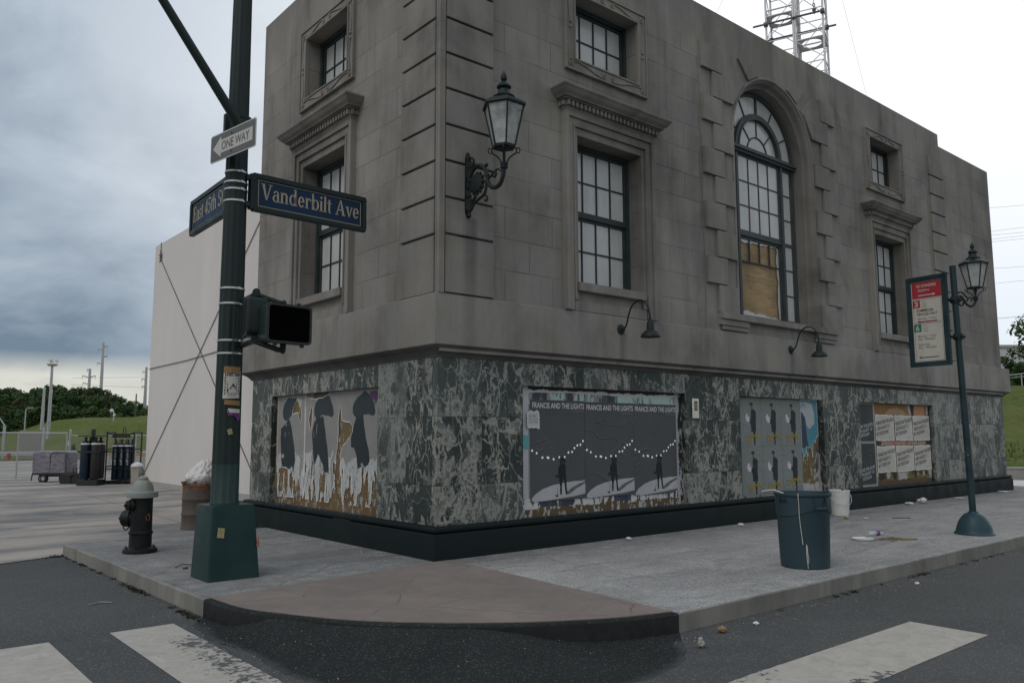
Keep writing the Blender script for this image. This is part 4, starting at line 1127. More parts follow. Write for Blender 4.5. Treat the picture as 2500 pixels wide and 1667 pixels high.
POLY = dict(
F1h=[(4.9,2.3),(5.07,2.19),(5.12,2.05),(5.09,1.94),(5.0,1.89),(4.91,1.9),(4.76,1.98),(4.7,2.09),(4.6,2.19),(4.57,2.29)],
F1b=[(4.87,1.92),(5.01,1.84),(5.18,1.76),(5.17,1.66),(5.19,1.63),(5.15,1.33),(5.1,1.03),(4.96,1.08),(4.81,1.04),(4.67,1.1),(4.63,.95),(4.56,1.2),(4.6,1.38),(4.69,1.65),(4.75,1.79),(4.8,1.9)],
F2h=[(3.65,2.3),(3.84,2.17),(3.88,2.05),(3.87,1.96),(3.76,1.91),(3.57,1.97),(3.38,1.96),(3.23,1.92),(3.18,1.97),(3.22,2.11),(3.3,2.24),(3.39,2.31)],
F2b=[(3.8,1.93),(3.89,1.82),(3.93,1.66),(3.9,1.42),(3.85,1.12),(3.79,1.18),(3.7,1.33),(3.5,1.13),(3.46,.92),(3.31,.79),(3.3,.92),(3.33,1.28),(3.43,1.6),(3.48,1.77),(3.54,1.95)],
F3h=[(2.39,2.23),(2.53,2.13),(2.56,2.0),(2.49,1.92),(2.33,1.89),(2.19,1.95),(2.06,1.95),(1.92,1.92),(1.85,1.97),(1.89,2.11),(2.01,2.25),(2.18,2.31)],
F3b=[(2.44,1.92),(2.52,1.76),(2.59,1.6),(2.59,1.45),(2.48,1.43),(2.4,1.3),(2.37,1.11),(2.27,1.15),(2.16,1.14),(2.03,1.2),(2.0,1.26),(2.05,1.44),(2.13,1.6),(2.18,1.76),(2.22,1.95)],
B1=[(3.99,2.13),(4.03,2.02),(4.06,1.92),(4.0,1.73),(3.96,1.81),(3.95,2.02)],
B2=[(2.97,2.15),(2.99,1.97),(3.0,1.85),(3.01,1.54),(3.05,1.29),(3.05,1.03),(3.07,.69),(2.96,.7),(2.92,1.09),(2.94,1.34),(2.88,1.46),(2.71,1.57),(2.57,1.67),(2.56,1.75),(2.63,1.82),(2.81,1.84),(2.91,1.85),(2.93,1.97)],
B3=[(4.63,2.18),(4.71,2.01),(4.57,2.04),(4.48,2.03),(4.4,1.85),(4.37,2.03),(4.45,2.16),(4.55,2.24)],
W1=[(4.46,2.28),(4.59,2.27),(4.45,2.16),(4.38,2.14),(4.37,2.25)],
T1=[(4.22,2.38),(4.12,2.28),(3.85,2.26),(3.53,2.28),(3.34,2.33),(3.34,2.41),(4.22,2.41)],
B5=[(5.2,1.05),(5.05,1.06),(4.9,1.05),(4.72,.92),(4.55,.9),(4.5,.72),(4.62,.55),(4.78,.78),(4.92,.70),(5.2,.62),(5.25,.85)])
def wob(S, Z, k=.03): return S+k*(fbm(S*7, Z*7, 55)-.5)*2, Z+k*(fbm(S*7, Z*7, 66)-.5)*2
def shreds(S, Z, C, seed):
    n = fbm(S*11, Z*2.6, seed); n2 = fbm(S*4, Z*2, seed+5); low = 1.28+.25*(fbm(S*3, S*0, seed+2)-.5)*2
    k = Z < low
    lay(C, k & (n > .40), SHRED); lay(C, k & (n > .60), np.array([.23,.245,.25])); lay(C, k & (n > .40) & (fbm(S*30, Z*10, seed+7) > .68), np.array([.12,.12,.13]))
def tornmask(seed, top=2.41):
    def mk(S, Z):
        s, z = wob(S, Z, .022); K = np.ones(S.shape, bool)
        for b in ('B1','B2','B3','T1'): K &= ~inpoly(s, z, POLY[b])
        n = fbm(S*10, Z*2.3, seed); g = np.clip((1.22-Z)/.85, 0, 1)
        big = fbm(S*2.6, Z*1.6, seed+31)
        K &= ~((n+.35*(big-.5) < .30+.30*g) & (Z < 1.24+.3*(big-.5)))
        K &= ~(inpoly(s, z, POLY['B5']) & (n < .60))
        K &= ~((Z < .47+.12*n))
        K &= S < 5.36-.06*fbm(S*0, Z*3, seed+6)
        return K
    return mk
def torncol(figs, seed):
    def col(S, Z):
        C = np.ones(S.shape+(3,))*GREY*(0.93+.14*fbm(S*5, Z*5, seed)[...,None])
        shreds(S, Z, C, seed)
        s, z = wob(S, Z, .018)
        body = inpoly(s, z, POLY[figs+'b']); head = inpoly(s, z, POLY[figs+'h'])
        st = fbm(S*16, Z*3, seed+3)
        lay(C, body & (Z > .9+.25*st), SLATE*1.0); lay(C, head, SLATE*1.35)
        lay(C, body & (st > .66) & (Z > 1.6), np.array([.22,.22,.215]))
        if figs == 'F1': lay(C, inpoly(s, z, POLY['W1']), np.array([.26,.255,.24]))
        if figs == 'F3':
            lay(C, inpoly(s, z, [(2.02,2.30),(2.0,2.19),(1.9,2.16),(1.85,2.08),(1.78,2.2),(1.78,2.31)]), np.array([.055,.03,.075]))
            lay(C, (st > .5) & inpoly(s, z, [(1.95,2.36),(1.75,2.36),(1.75,2.28),(1.95,2.29)]), np.array([.17,.09,.035]))
        return C
    return col
for fg, a, b, lb in (('F1',4.215,5.38,'torn grey poster farthest from the corner, dark figure with a ripped face'),
                     ('F2',2.965,4.21,'middle torn grey poster with a dark figure, top edge bitten away in an arc'),
                     ('F3',1.60,2.96,'torn grey poster nearest the corner, dark figure with a purple scrap at top')):
    o = sheet('poster', LB, a, b, .42, 2.37, -.188, int((b-a)*105), 205, torncol(fg, {'F1':3,'F2':14,'F3':27}[fg]), tornmask({'F1':5,'F2':17,'F3':29}[fg]), seed=4)
    tag(o, lb, 'poster', 'torn figure posters in the side recess')

# ---- first street-side recess: three dark posters over old layers
def ex1(S, Z, C, n, n2, n3):
    a = fbm(S*2.2, Z*1.4, 77); b = fbm(S*9, Z*3, 78); c = fbm(S*2.8+5, Z*.8, 79)
    C[:] = np.array([.185,.185,.20])*(0.8+.4*b[...,None])
    lay(C, (Z > 2.08) & (c > .50), np.array([.27,.36,.335])); lay(C, (Z > 2.08) & (c < .42), np.array([.045,.048,.055]))
    lay(C, (Z > 2.08) & (fbm(S*30, Z*2, 80) > .62) & (c < .6), np.array([.075,.08,.09]))
    lay(C, (Z > 2.255+.09*(a-.5)) , np.array([.36,.355,.35])); lay(C, (Z > 2.30+.06*(b-.5)), np.array([.03,.03,.035]))
    lay(C, (S < 1.80), np.array([.31,.31,.325])*(0.85+.3*b[S < 1.80][:,None])); lay(C, (S < 1.81) & (Z < 1.62) & (Z > 1.38+.1*b), np.array([.085,.24,.255]))
    lay(C, (S > 5.22), np.array([.25,.25,.29])); 
    low = Z < .70
    lay(C, low, np.array([.075,.055,.03])); lay(C, low & (b > .36), np.array([.36,.36,.365])); lay(C, low & (c > .62), np.array([.03,.04,.06])); lay(C, low & (b > .62), np.array([.045,.05,.065]))
    lay(C, Z < .50+.10*a, np.array([.075,.055,.03])); lay(C, (Z < .56) & (n3 > .6), SHRED)
    lay(C, S > 5.33-.05*b, np.array([.018,.02,.022])); lay(C, (S > 5.27-.05*a) & (n3 > .58), SHRED*.9)
board(R, 'poster_board', 1.52, 5.48, None, 61, ex1, 330, 180)
def pfig(x, y):
    """man holding a string of lights overhead, unit sheet coordinates from the top left"""
    k = inpoly(x, y, [(.525,.590),(.575,.566),(.625,.590),(.640,.612),(.612,.632),(.606,.640),(.630,.655),(.636,.745),(.640,.76),(.645,.86),(.660,.925),(.668,.938),(.645,.945),(.625,.938),(.610,.86),(.585,.775),(.555,.86),(.558,.925),(.548,.94),(.515,.945),(.525,.93),(.520,.86),(.505,.77),(.470,.775),(.44,.765),(.445,.75),(.49,.745),(.492,.68),(.530,.640),(.520,.615)])
    k &= ~inpoly(x, y, [(.548,.600),(.575,.585),(.602,.600),(.596,.628),(.575,.632),(.552,.628)])
    k |= ((x-.577)/.022)**2+((y-.606)/.018)**2 < 1
    k |= inpoly(x, y, [(.487,.86),(.492,.86),(.475,.945),(.468,.945)]) | inpoly(x, y, [(.435,.942),(.49,.945),(.485,.962),(.44,.957)])
    return k
LIGHTS = [(.03,.50),(.11,.525),(.21,.570),(.30,.570),(.318,.574),(.41,.588),(.513,.570),(.615,.570),(.685,.525),(.755,.52),(.80,.482),(.855,.455),(.915,.448),(.965,.412)]
def francis(S, Z, s0, s1, z0, z1, lift):
    x = (S-s0)/(s1-s0); y = (z1-Z)/(z1-z0)
    C = np.ones(S.shape+(3,))*np.array([.046,.050,.052])
    lay(C, y < .0, .04)
    fl = inpoly(x, y, [(.02,.975),(.03,.955),(.10,.915),(.22,.875),(.38,.845),(.6,.825),(.8,.815),(1.01,.812),(1.01,.945),(.8,.965),(.6,.975),(.3,.990),(.1,.998),(.04,.995)])
    lay(C, fl, np.array([.235,.235,.245]))
    lay(C, fl & inpoly(x, y, [(.65,.925),(.72,.885),(.85,.85),(1.01,.818),(1.01,.835),(.93,.862),(.84,.885),(.76,.92),(.68,.945)]), np.array([.07,.07,.078]))
    for a, b in LIGHTS:
        r2 = ((x-a)/.0150)**2+((y-b+lift)/.0115)**2
        lay(C, r2 < 1.0, np.array([.72,.72,.70]))
    lay(C, pfig(x, y), np.array([.010,.011,.012]))
    return C
EXY = (V((1,0,0)), V((0,0,1)))
for a, b, zb, zt, lb, sd in ((1.835,2.972,.640,2.152,'leftmost of three dark posters of a man with string lights, scrap at its edge',2),
                        (2.976,4.118,.640,2.142,'dark poster of a man raising a string of lights, middle of three in one recess',5),
                        (4.122,5.235,.622,2.140,'rightmost of three dark posters of a man with string lights',8)):
    def mk(S, Z, a=a, zb=zb, b=b):
        K = np.ones(S.shape, bool)
        if sd == 8: K &= ~inpoly(S, Z, [(5.0,.60),(5.3,.60),(5.3,.70)])
        if sd == 2: K &= ~inpoly(S, Z, [(1.8,.60),(1.80,.72),(1.86,.60)])
        K &= (Z > zb+.012*fbm(S*9, S*0, 9))
        return K
    o = sheet('poster', R, a, b, zb, zt, -.188 + {2:0,5:.002,8:.001}[sd], 230, 300, lambda S, Z: francis(S, Z, a, b, zb, zt, 0), mk, seed=sd*7, wr=.0075, edge_white=False)
    tag(o, lb, 'poster', 'dark string-light posters in the first street recess')
    mb = MB(); text(mb, 'FRANCIS AND THE LIGHTS', (a+.035, .1775, zt-.125), *EXY, .082, (b-a)-.05, .012); text(mb, 'THE MODERN BALLROOM', (b-.30, .1775, zt-.175), *EXY, .022, .28, .004, 1)
    mb.build('lettering', [M['white_pl'], M['ink_soft']], o, smooth=False, keep=True)
def scrapmask(S, Z):
    n = fbm(S*18, Z*10, 91); e = np.minimum(np.minimum(S-1.74, 2.02-S), np.minimum(Z-1.70, 1.995-Z))
    return e > .07*(n-.25)
o = sheet('paper_scrap', R, 1.74, 2.02, 1.70, 2.0, -.176, 40, 42, lambda S, Z: np.ones(S.shape+(3,))*np.array([.27,.28,.275]), scrapmask, seed=3, wr=.004)
tag(o, 'ragged pale paper scrap pasted over the left dark poster', 'paper scrap')
mb = MB(); text(mb, 'JE-PAC', (1.80,.1735,1.88), *EXY, .05, .16); text(mb, 'NOT SHOW', (1.81,.1735,1.80), *EXY, .035, .17); mb.box((1.78,.1725,1.855),(1.98,.1745,1.861)); mb.build('lettering', M['ink_soft'], o, smooth=False)
# ---- second recess: six sheets and a blue remnant
def ex2(S, Z, C, n, n2, n3):
    lay(C, (fbm(S*9, Z*5, 85) > .69), np.array([.24,.23,.2])); 
    lay(C, S > 10.02-.05*n2, np.array([.02,.021,.02])); lay(C, (S > 9.95) & (n3 > .6), np.array([.1,.1,.095]))
    lay(C, (Z < .56+.12*fbm(S*8, Z*0, 3)) & (n2 > .4), SHRED)
    lay(C, inpoly(S, Z, [(9.78,.98),(9.95,1.1),(9.98,.8),(9.9,.5),(10.05,.5),(10.04,1.2),(9.9,1.25)]) & (n3 > .33), np.array([.20,.19,.2])); lay(C, inpoly(S, Z, [(9.84,.8),(9.93,1.12),(9.93,.85)]), np.array([.035,.03,.05]))
board(R, 'poster_board', 6.95, 10.15, None, 41, ex2, 250, 160)
def cash(S, Z, s0, s1, z0, z1, sd):
    x = (S-s0)/(s1-s0); y = (z1-Z)/(z1-z0)
    C = np.ones(S.shape+(3,))*np.array([.118,.132,.128])*(0.95+.1*fbm(S*3, Z*3, sd)[...,None])
    dk = np.array([.014,.017,.019])
    k = (((x-.54)/.085)**2+((y-.135)/.032)**2 < 1) | inpoly(x, y, [(.48,.13),(.62,.13),(.63,.165),(.49,.165)])
    k |= inpoly(x, y, [(.53,.25),(.62,.235),(.74,.275),(.76,.31),(.745,.50),(.735,.715),(.70,.72),(.69,.98),(.625,.98),(.60,.72),(.50,.715),(.49,.55),(.42,.52),(.42,.46),(.50,.45),(.51,.32)])
    lay(C, inpoly(x, y, [(.50,.15),(.60,.15),(.60,.26),(.52,.26)]), np.array([.075,.075,.07]))
    lay(C, k, dk)
    n = fbm(x*9, y*16, sd+40)*.05
    lay(C, inpoly(x+n, y+n, [(.30,.37),(.36,.36),(.40,.42),(.47,.44),(.45,.53),(.37,.535),(.29,.50),(.265,.44)]), np.array([.33,.30,.34]))
    return C
ci = 0
cx = [7.165, 7.872, 8.568, 9.312]
for r, (zb, zt) in enumerate(((1.404,2.335),(.462,1.400))):
    for c in range(3):
        a, b = cx[c]+.003, cx[c+1]-.003
        pos = ('upper','lower')[r]+' '+('left','middle','right')[c]
        extra = {(1,0):', creased', (1,2):', wording set higher', (0,0):'', (0,1):'', (0,2):', beside the blue remnant', (1,1):''}[(r,c)]
        o = sheet('poster', R, a, b, zb, zt, -.188, 100, 140, lambda S, Z: cash(S, Z, a, b, zb, zt, r*3+c), None, seed=50+ci, wr=.006, edge_white=False); ci += 1
        tag(o, 'grey-green poster with dark figure and yellow lettering, %s of six%s' % (pos, extra), 'poster', 'six grey-green posters in the second recess')
        h = zt-zb; mb = MB(); q = .055 if (r, c) == (1, 2) else 0
        text(mb, 'CASHMERE', (a+.16, .1775, zt-h*.835+q), *EXY, h*.072, .49, .012); text(mb, 'CAT', (a+.18, .1775, zt-h*.925+q), *EXY, h*.072, .22, .012)
        for p in (.05,.76): text(mb, 'OUT NOW', (a+(b-a)*p, .1775, zt-h*.05), *EXY, h*.018, .12, .0); text(mb, 'TOUR', (a+(b-a)*p, .1775, zt-h*.08), *EXY, h*.018, .08, .0)
        mb.build('lettering', M['print_yellow'] if 'print_yellow' in M else M['yellow'], o, smooth=False, keep=True)
def bluecol(S, Z):
    n = fbm(S*6, Z*3, 17); C = np.ones(S.shape+(3,))*np.array([.045,.145,.19])*(0.8+.4*n[...,None])
    lay(C, inpoly(S, Z+.02*n, [(9.33,2.29),(9.5,2.31),(9.78,2.27),(9.86,2.05),(9.85,1.86),(9.66,1.74),(9.55,1.80),(9.5,1.98),(9.34,2.10)]), np.array([.24,.255,.26]))
    lay(C, inpoly(S+.03*n, Z, [(9.32,2.08),(9.42,2.06),(9.5,1.95),(9.53,1.72),(9.56,1.5),(9.62,1.36),(9.32,1.33)]), np.array([.024,.032,.05]))
    lay(C, inpoly(S, Z, [(9.33,2.25),(9.53,2.25),(9.53,2.17),(9.33,2.18)]) & (fbm(S*40, Z*30, 5) > .5), np.array([.06,.14,.17]))
    return C
def bluemask(S, Z):
    n = fbm(S*11, Z*2.5, 33)
    return (S < 10.02-.06*fbm(S*0, Z*4, 8)) & (Z > 1.30+.55*(n-.5)*2*.6+.15*(S > 9.75))
o = sheet('poster', R, 9.318, 10.06, .95, 2.34, -.187, 90, 150, bluecol, bluemask, seed=71, wr=.004)
tag(o, 'torn blue and white poster remnant right of the grey-green sheets', 'poster')
# ---- third recess
def ex3(S, Z, C, n, n2, n3):
    C[:] = C*1.25
    lay(C, (Z > 2.08), np.array([.17,.10,.045])*(.8+.4*n2[Z > 2.08][:,None])); lay(C, inpoly(S, Z, [(13.1,2.09),(13.3,2.22),(13.7,2.25),(14.05,2.2),(14.25,2.09)]), np.array([.24,.17,.11]))
    lay(C, inpoly(S, Z, [(14.3,2.34),(14.55,2.34),(14.5,2.1),(14.35,2.1)]), np.array([.26,.25,.25])); lay(C, inpoly(S, Z, [(14.40,2.34),(14.66,2.34),(14.60,2.08),(14.5,2.08)]), np.array([.03,.03,.032]))
    lay(C, inpoly(S, Z, [(14.66,2.35),(15.25,2.35),(15.2,2.08),(14.66,2.08)]), np.array([.30,.155,.085])); lay(C, inpoly(S, Z, [(15.25,2.36),(15.45,2.36),(15.5,2.1),(15.3,2.1)]) & (n2 > .45), np.array([.28,.27,.26]))
    m = (Z > 1.36) & (Z < 1.46) & (S > 12.5); g = fbm(S*3, Z*.5, 12)
    lay(C, m, np.array([.22,.17,.13])); lay(C, m & (g > .58), np.array([.27,.10,.075])); lay(C, m & (g < .42), np.array([.035,.035,.035]))
    lo = (Z < .74) & (S > 12.5)
    lay(C, lo, np.array([.105,.085,.035])); lay(C, lo & (fbm(S*3.2, Z*3, 19) > .52), np.array([.28,.265,.255])); lay(C, lo & (fbm(S*3.2, Z*3, 19) < .40), np.array([.03,.027,.025])); lay(C, Z < .50+.08*n2, np.array([.07,.05,.03]))
    lay(C, (S < 12.56), np.array([.24,.235,.22])); lay(C, S > 15.46-.04*n2, np.array([.02,.02,.02]))
board(R, 'poster_board', 11.58, 15.6, None, 43, ex3, 260, 140)
BLK = np.array([.018,.022,.024])
for zb, zt, lb in ((1.466,2.30,'black poster with slanted white lettering, upper of two in far recess'), (.49,1.41,'black poster with slanted white lettering, lower of two in far recess')):
    o = sheet('poster', R, 11.70, 12.475, zb, zt, -.188, 40, 50, lambda S, Z: np.ones(S.shape+(3,))*BLK*(.8+.8*fbm(S*6, Z*4, 4)[...,None]), None, seed=3, wr=.004, edge_white=False)
    tag(o, lb, 'poster', 'black posters in the far recess')
    e = V((1,0,.12)).normalized(); f = V((0,0,1)); mb = MB()
    for i, (tx, wd) in enumerate((('S AND THE LIGHTS',.70),("S AUGUST 12",.66),('TICKETS NOW',.52))):
        text(mb, tx, (11.715, .1775, zb+.27-.10*i), e, f, .072, wd, .004)
    mb.build('lettering', M['white_pl'], o, smooth=False, keep=True)
WHT = np.array([.285,.275,.25])
k = 0
for r, (zb, zt) in enumerate(((1.452,2.088),(.715,1.352))):
    for c, (a, b) in enumerate(((12.56,13.505),(13.535,14.485),(14.505,15.46))):
        pos = ('upper','lower')[r]+' '+('left','middle','right')[c]
        def mk(S, Z):
            n = fbm(S*8, Z*8, 31+k); return (S > a+.012*n) & (S < b-.02*n) & (Z > zb+.02*n) & (Z < zt-.02*n)
        o = sheet('poster', R, a, b, zb, zt, -.188, 70, 56, lambda S, Z: np.ones(S.shape+(3,))*WHT*(.9+.2*fbm(S*2, Z*4, 9+k)[...,None])*np.where(np.abs(S-(a+b)/2) < .006, .6, 1)[...,None], mk, seed=80+k, wr=.004); k += 1
        tag(o, 'off-white poster with slanted lettering, %s of six in far recess%s' % (pos, {(0,0):', yellowed', (1,0):', green word', (0,2):', lettering smeared'}.get((r, c), '')), 'poster', 'six off-white posters in the far recess')
        e = V((1,0,.13)).normalized(); mb = MB(); g = (b-a)/.95
        for i, (tx, wd) in enumerate((('FRANCIS AND THE LIGHTS',.88),("SOB'S AUGUST 12",.66),('BUY TICKETS NOW',.60))):
            if i == 2 and (r, c) == (1, 0):
                text(mb, 'BUY TICKETS', (a+.05*g, .1775, zb+.125), e, f, .082, .43*g, .004); text(mb, 'NOW', (a+.51*g, .1775, zb+.185), e, f, .082, .14*g, .004, 1)
            else: text(mb, tx, (a+.04*g, .1775, zb+.375-.125*i), e, f, .082, wd*g, .004)
        mb.build('lettering', [M['ink'], M['sign_green']], o, smooth=False, keep=True)
# small notice on the marble
o = sheet('notice', R, 5.585, 5.775, 1.915, 2.262, -.093, 24, 40, lambda S, Z: np.ones(S.shape+(3,))*np.array([.40,.385,.33]), None, seed=2, wr=.003, edge_white=False)
tag(o, 'small cream notice with a dark square, taped to the marble pier', 'notice')
mb = MB(); mb.box((5.645,.0895,2.05),(5.735,.0915,2.215),0); mb.box((5.665,.0885,2.07),(5.715,.0905,2.19),1); mb.build('printed_panel', [M['ink'], M['ink_soft']], o, smooth=False)
mb = MB(); mb.box((19.02,.094,1.50),(19.30,.099,1.68)); o = mb.build('notice', M['ink_soft'], None, smooth=False); tag(o, 'faded grey square of paper on the marble beyond the lamp post', 'notice')
# ------------------------------------------------------------------ traffic pole at the corner
PA = V((-2.50, .71, 0))
def at(u, v, D):       # a point seen at photo position (u, v), D metres ahead of the survey camera: used to read off real positions
    return CAM + fwd*D + rt*((u-1250)/1972.88*D) - up*((v-833.5)/1972.88*D)
POLE = thing('traffic_pole', 'dark green fluted traffic pole on a square green base at the corner', 'pole', PA)
mb = MB()
b0 = [(-2.765,.415),(-2.165,.415),(-2.165,1.0),(-2.765,1.0)]; b1 = [(-2.735,.445),(-2.235,.445),(-2.235,.965),(-2.735,.965)]
def rr(c, z, r=.03, k=4):
    out = []; n = len(c)
    for i in range(n):
        p = V(c[i]); a = (V(c[i-1])-p).normalized(); b = (V(c[(i+1) % n])-p).normalized()
        for j in range(k+1):
            t = j/k; q = p+a*r*(1-t)**2+b*r*t**2; out.append((q.x, q.y, z))
    return out
mb.loft([rr(b0,0), rr(b0,.02), rr(b1,.82), rr([(x*.995-.012,y*.995+.003) for x, y in b1],.835)], cap=True)
mb.build('base_box', M['green_box'], POLE)
fl = [1, .985, .93, .93, .985]
mb = MB(); mb.lathe([(.168,.836),(.168,.86),(.160,.87),(.158,1.30)], PA, 60, 0, fl); mb.build('lower_sleeve', M['green_lo'], POLE)
mb = MB(); mb.lathe([(.158,1.301),(.150,2.4),(.141,3.6),(.130,5.0),(.118,6.6),(.105,8.4)], PA, 60, 0, fl); mb.build('shaft', M['green'], POLE)
mb = MB(); 
mb.lathe([(.150,5.30),(.155,5.31),(.155,5.52),(.150,5.53)], PA, 32); mb.lathe([(.163,5.50),(.163,5.535)], PA, 32); mb.lathe([(.163,5.30),(.163,5.33)], PA, 32)
for a in (.3, 3.4): mb.obox(PA+V((.165*cos(a),.165*sin(a),5.42)), (.03,0,0), (0,.03,0), (0,0,.11))
mb.build('collar', M['green'], POLE)
j0 = at(573, 288, 9.75); j1 = at(397, 0, 9.35); dr = (j1-j0)
mb = MB(); mb.tube([j0+V((.06,.02,-.10)), j0, j0+dr*.5, j0+dr*1.6], [.058,.058,.054,.048], 14); mb.build('brace_arm', M['green'], POLE)
mb = MB()
for z in (4.83,4.70,4.61,4.465,3.385,3.20,2.755,2.60):
    r = .158-(z-1.3)*.0078+.004
    mb.lathe([(r,z-.011),(r+.003,z-.011),(r+.003,z+.011),(r,z+.011)], PA, 40)
    mb.obox(PA+V((.02,-r-.006,z)), (.018,0,0), (0,.008,0), (0,0,.014))
mb.build('strap', M['band'], POLE)
def on_pole(u, v, D, w, h, rot, m, name, lift=.0, par=None):
    mb = MB(); c = at(u, v, D); d = (c-PA); z = c.z; a0 = atan2(d.y, d.x); r = .158-(z-1.3)*.0078+.0025+lift
    n = 8; P = []; F = []
    for j in range(5):
        for i in range(n+1):
            x = -w/2+w*i/n; y = -h/2+h*j/4; X = x*cos(rot)-y*sin(rot); Y = x*sin(rot)+y*cos(rot)
            a = a0+X/r; P.append(PA+V((r*cos(a), r*sin(a), z+Y)))
    for j in range(4):
        for i in range(n): k = j*(n+1)+i; F.append((k,k+1,k+n+2,k+n+1))
    mb.add(P, F, 0); return mb.build(name, m, par, keep=True)
on_pole(560.5, 1053.5, 9.47, .055, .065, .3, M['sticker'], 'sticker', 0, POLE)
mb = MB()
c = V((-2.745,.50,.55)); ex, ey = V((1,.0,0)), V((0,-.038,1)).normalized()
q = [(-.03,-.05),(.05,-.06),(.06,.05),(-.02,.06)]
mb.poly([V((-2.652,.4165,.535))+V((a*1.0,.037*(b),b)) for a, b in q], 0)
mb.build('sticker', M['sticker'], POLE, smooth=False, keep=True)
mb = MB(); mb.poly([V((-2.21+.02,.4175,.42))+V((a,.036*b,b)) for a, b in [(-.03,-.06),(.008,-.065),(.004,.05),(-.005,.045)]]); mb.build('sticker', M['orange'], POLE, smooth=False, keep=True)
# taped flyer and torn paper on the pole
def curved(u, v, D, quad, m, lift):     # quad corners in metres (along the girth, height) about the point
    mb = MB(); c = at(u, v, D); d = c-PA; a0 = atan2(d.y, d.x); z0 = c.z; r = .158-(z0-1.3)*.0078+.003+lift
    def P(x, y): a = a0+x/r; return PA+V((r*cos(a), r*sin(a), z0+y))
    n = 10; (ax,ay),(bx_,by),(cx_,cy),(dx,dy) = quad; rows = []
    for j in range(7):
        t = j/6; row = []
        for i in range(n+1):
            s = i/n
            row.append(P((ax*(1-s)+bx_*s)*(1-t)+(dx*(1-s)+cx_*s)*t, (ay*(1-s)+by*s)*(1-t)+(dy*(1-s)+cy*s)*t))
        rows.append(row)
    mb.loft(rows, m, closed=False); return mb, P
FD = 9.52
mb, P = curved(567, 939, FD, [(-.105,-.165),(.10,-.155),(.112,.165),(-.10,.175)], 0, .002)
FLY = mb.build('flyer', M['paper'], None, keep=True); tag(FLY, 'white lost-animal flyer with brown tape strips on the green pole', 'flyer')
mb = MB()
def ptext(mb, s, x, y, h, w, bold=.03, m=0, vert=False):
    vs, fs, L = glyphs(s, bold); mb.add([P(x+a*w/L, y+b*h/.7) for a, b in vs], fs, m)
mb2, P = curved(567, 939, FD, [(-.1,-.1),(.1,-.1),(.1,.1),(-.1,.1)], 0, .005)
ptext(mb, 'LOST DIG', -.085, .105, .035, .185, .05)
for i, ch in enumerate('REWARD'): ptext(mb, ch, -.09, .068-.036*i, .024, .02, .03); ptext(mb, ch, .078, .068-.036*i, .024, .02, .03)
ptext(mb, 'DO NOT CHASE', -.05, -.112, .014, .11, .02); ptext(mb, 'PLEASE CALL', -.045, -.135, .010, .09, .01)
mb.add([P(-.058,-.088), P(.058,-.088), P(.058,.03), P(-.058,.03)], [(0,1,2,3)], 1)
mb.build('lettering', [M['ink'], M['ink_soft']], FLY, keep=True, smooth=False)
mb2, P = curved(567, 939, FD, [(-.1,-.1),(.1,-.1),(.1,.1),(-.1,.1)], 0, .0075)
mb = MB()
mb.add([P(*q) for q in [(-.03,-.05),(-.02,-.055),(-.005,-.025),(.012,-.015),(.03,-.03),(.045,-.05),(.05,-.045),(.035,-.015),(.022,.0),(.02,.016),(.006,.016),(.0,-.005),(-.015,-.025)]]+[P(-.058,-.088),P(-.045,-.088),P(-.042,-.05),P(-.058,-.045)], [tuple(range(13)),(13,14,15,16)])
mb.build('picture', M['ink'], FLY, keep=True, smooth=False)
mb, P = curved(567, 978, FD, [(-.10,-.045),(.098,-.06),(.10,-.0),(-.095,.012)], 0, .006); mb.build('tape', M['kraft'], FLY, keep=True)
mb, P = curved(569, 903, FD, [(-.098,-.035),(.105,-.025),(.105,.04),(-.098,.045)], 0, .006); mb.build('tape', M['kraft'], FLY, keep=True)
mb, P = curved(570, 1003, FD, [(-.08,-.02),(.085,-.025),(.085,.02),(-.075,.03)], 0, .004); SC = mb.build('paper_scrap', M['paper'], None, keep=True); tag(SC, 'torn purple and white paper scrap under the flyer on the pole', 'paper scrap')
mb2, P = curved(570, 1003, FD, [(-.1,-.1),(.1,-.1),(.1,.1),(-.1,.1)], 0, .006); mb = MB()
mb.add([P(*q) for q in [(-.075,-.055),(-.03,-.048),(.0,-.055),(.03,-.085),(.055,-.125),(.08,-.09),(.085,.0),(-.075,.008)]], [tuple(range(8))]); mb.build('purple_print', M['purple'], SC, keep=True, smooth=False)

# signs on the pole ---------------------------------------------------
def signframe(c, az):
    e = V((sin(az), cos(az), 0)); n = V((e.y, -e.x, 0)); return V(c), e, V((0,0,1)), n
def rrect(o, e, f, w, h, r, k=5):
    pts = []
    for cx, cy, a0 in ((w/2-r,h/2-r,0),(-w/2+r,h/2-r,90),(-w/2+r,-h/2+r,180),(w/2-r,-h/2+r,270)):
        for i in range(k+1):
            a = rad(a0+90*i/k); pts.append(o+e*(cx+r*cos(a))+f*(cy+r*sin(a)))
    return pts
c, e, f, n = signframe((-2.72,.288,5.068), 2.975)
mb = MB(); mb.ext(rrect(c, e, f, .988, .343, .03), n*-.006, 0); mb.ext(rrect(c+n*.001, e, f, .955, .312, .022), n*.0025, 1)
OW = mb.build('one_way_sign', [M['sign_white'], M['sign_grey']]); tag(OW, 'grey and white one-way arrow sign high on the green pole', 'road sign')
mb = MB(); o = c+n*.005
mb.add([o+e*a+f*b for a, b in [(-.43,-.005),(-.25,.125),(-.25,.077),(.43,.077),(.43,-.085),(-.25,-.085),(-.25,-.135)]], [tuple(range(7))]); mb.build('arrow', M['sign_white'], OW, smooth=False, keep=True)
mb = MB(); text(mb, 'ONE WAY', o+n*.002-e*.235-f*.052, e, f, .105, .60, .012); mb.build('lettering', M['sign_grey'], OW, smooth=False, keep=True)
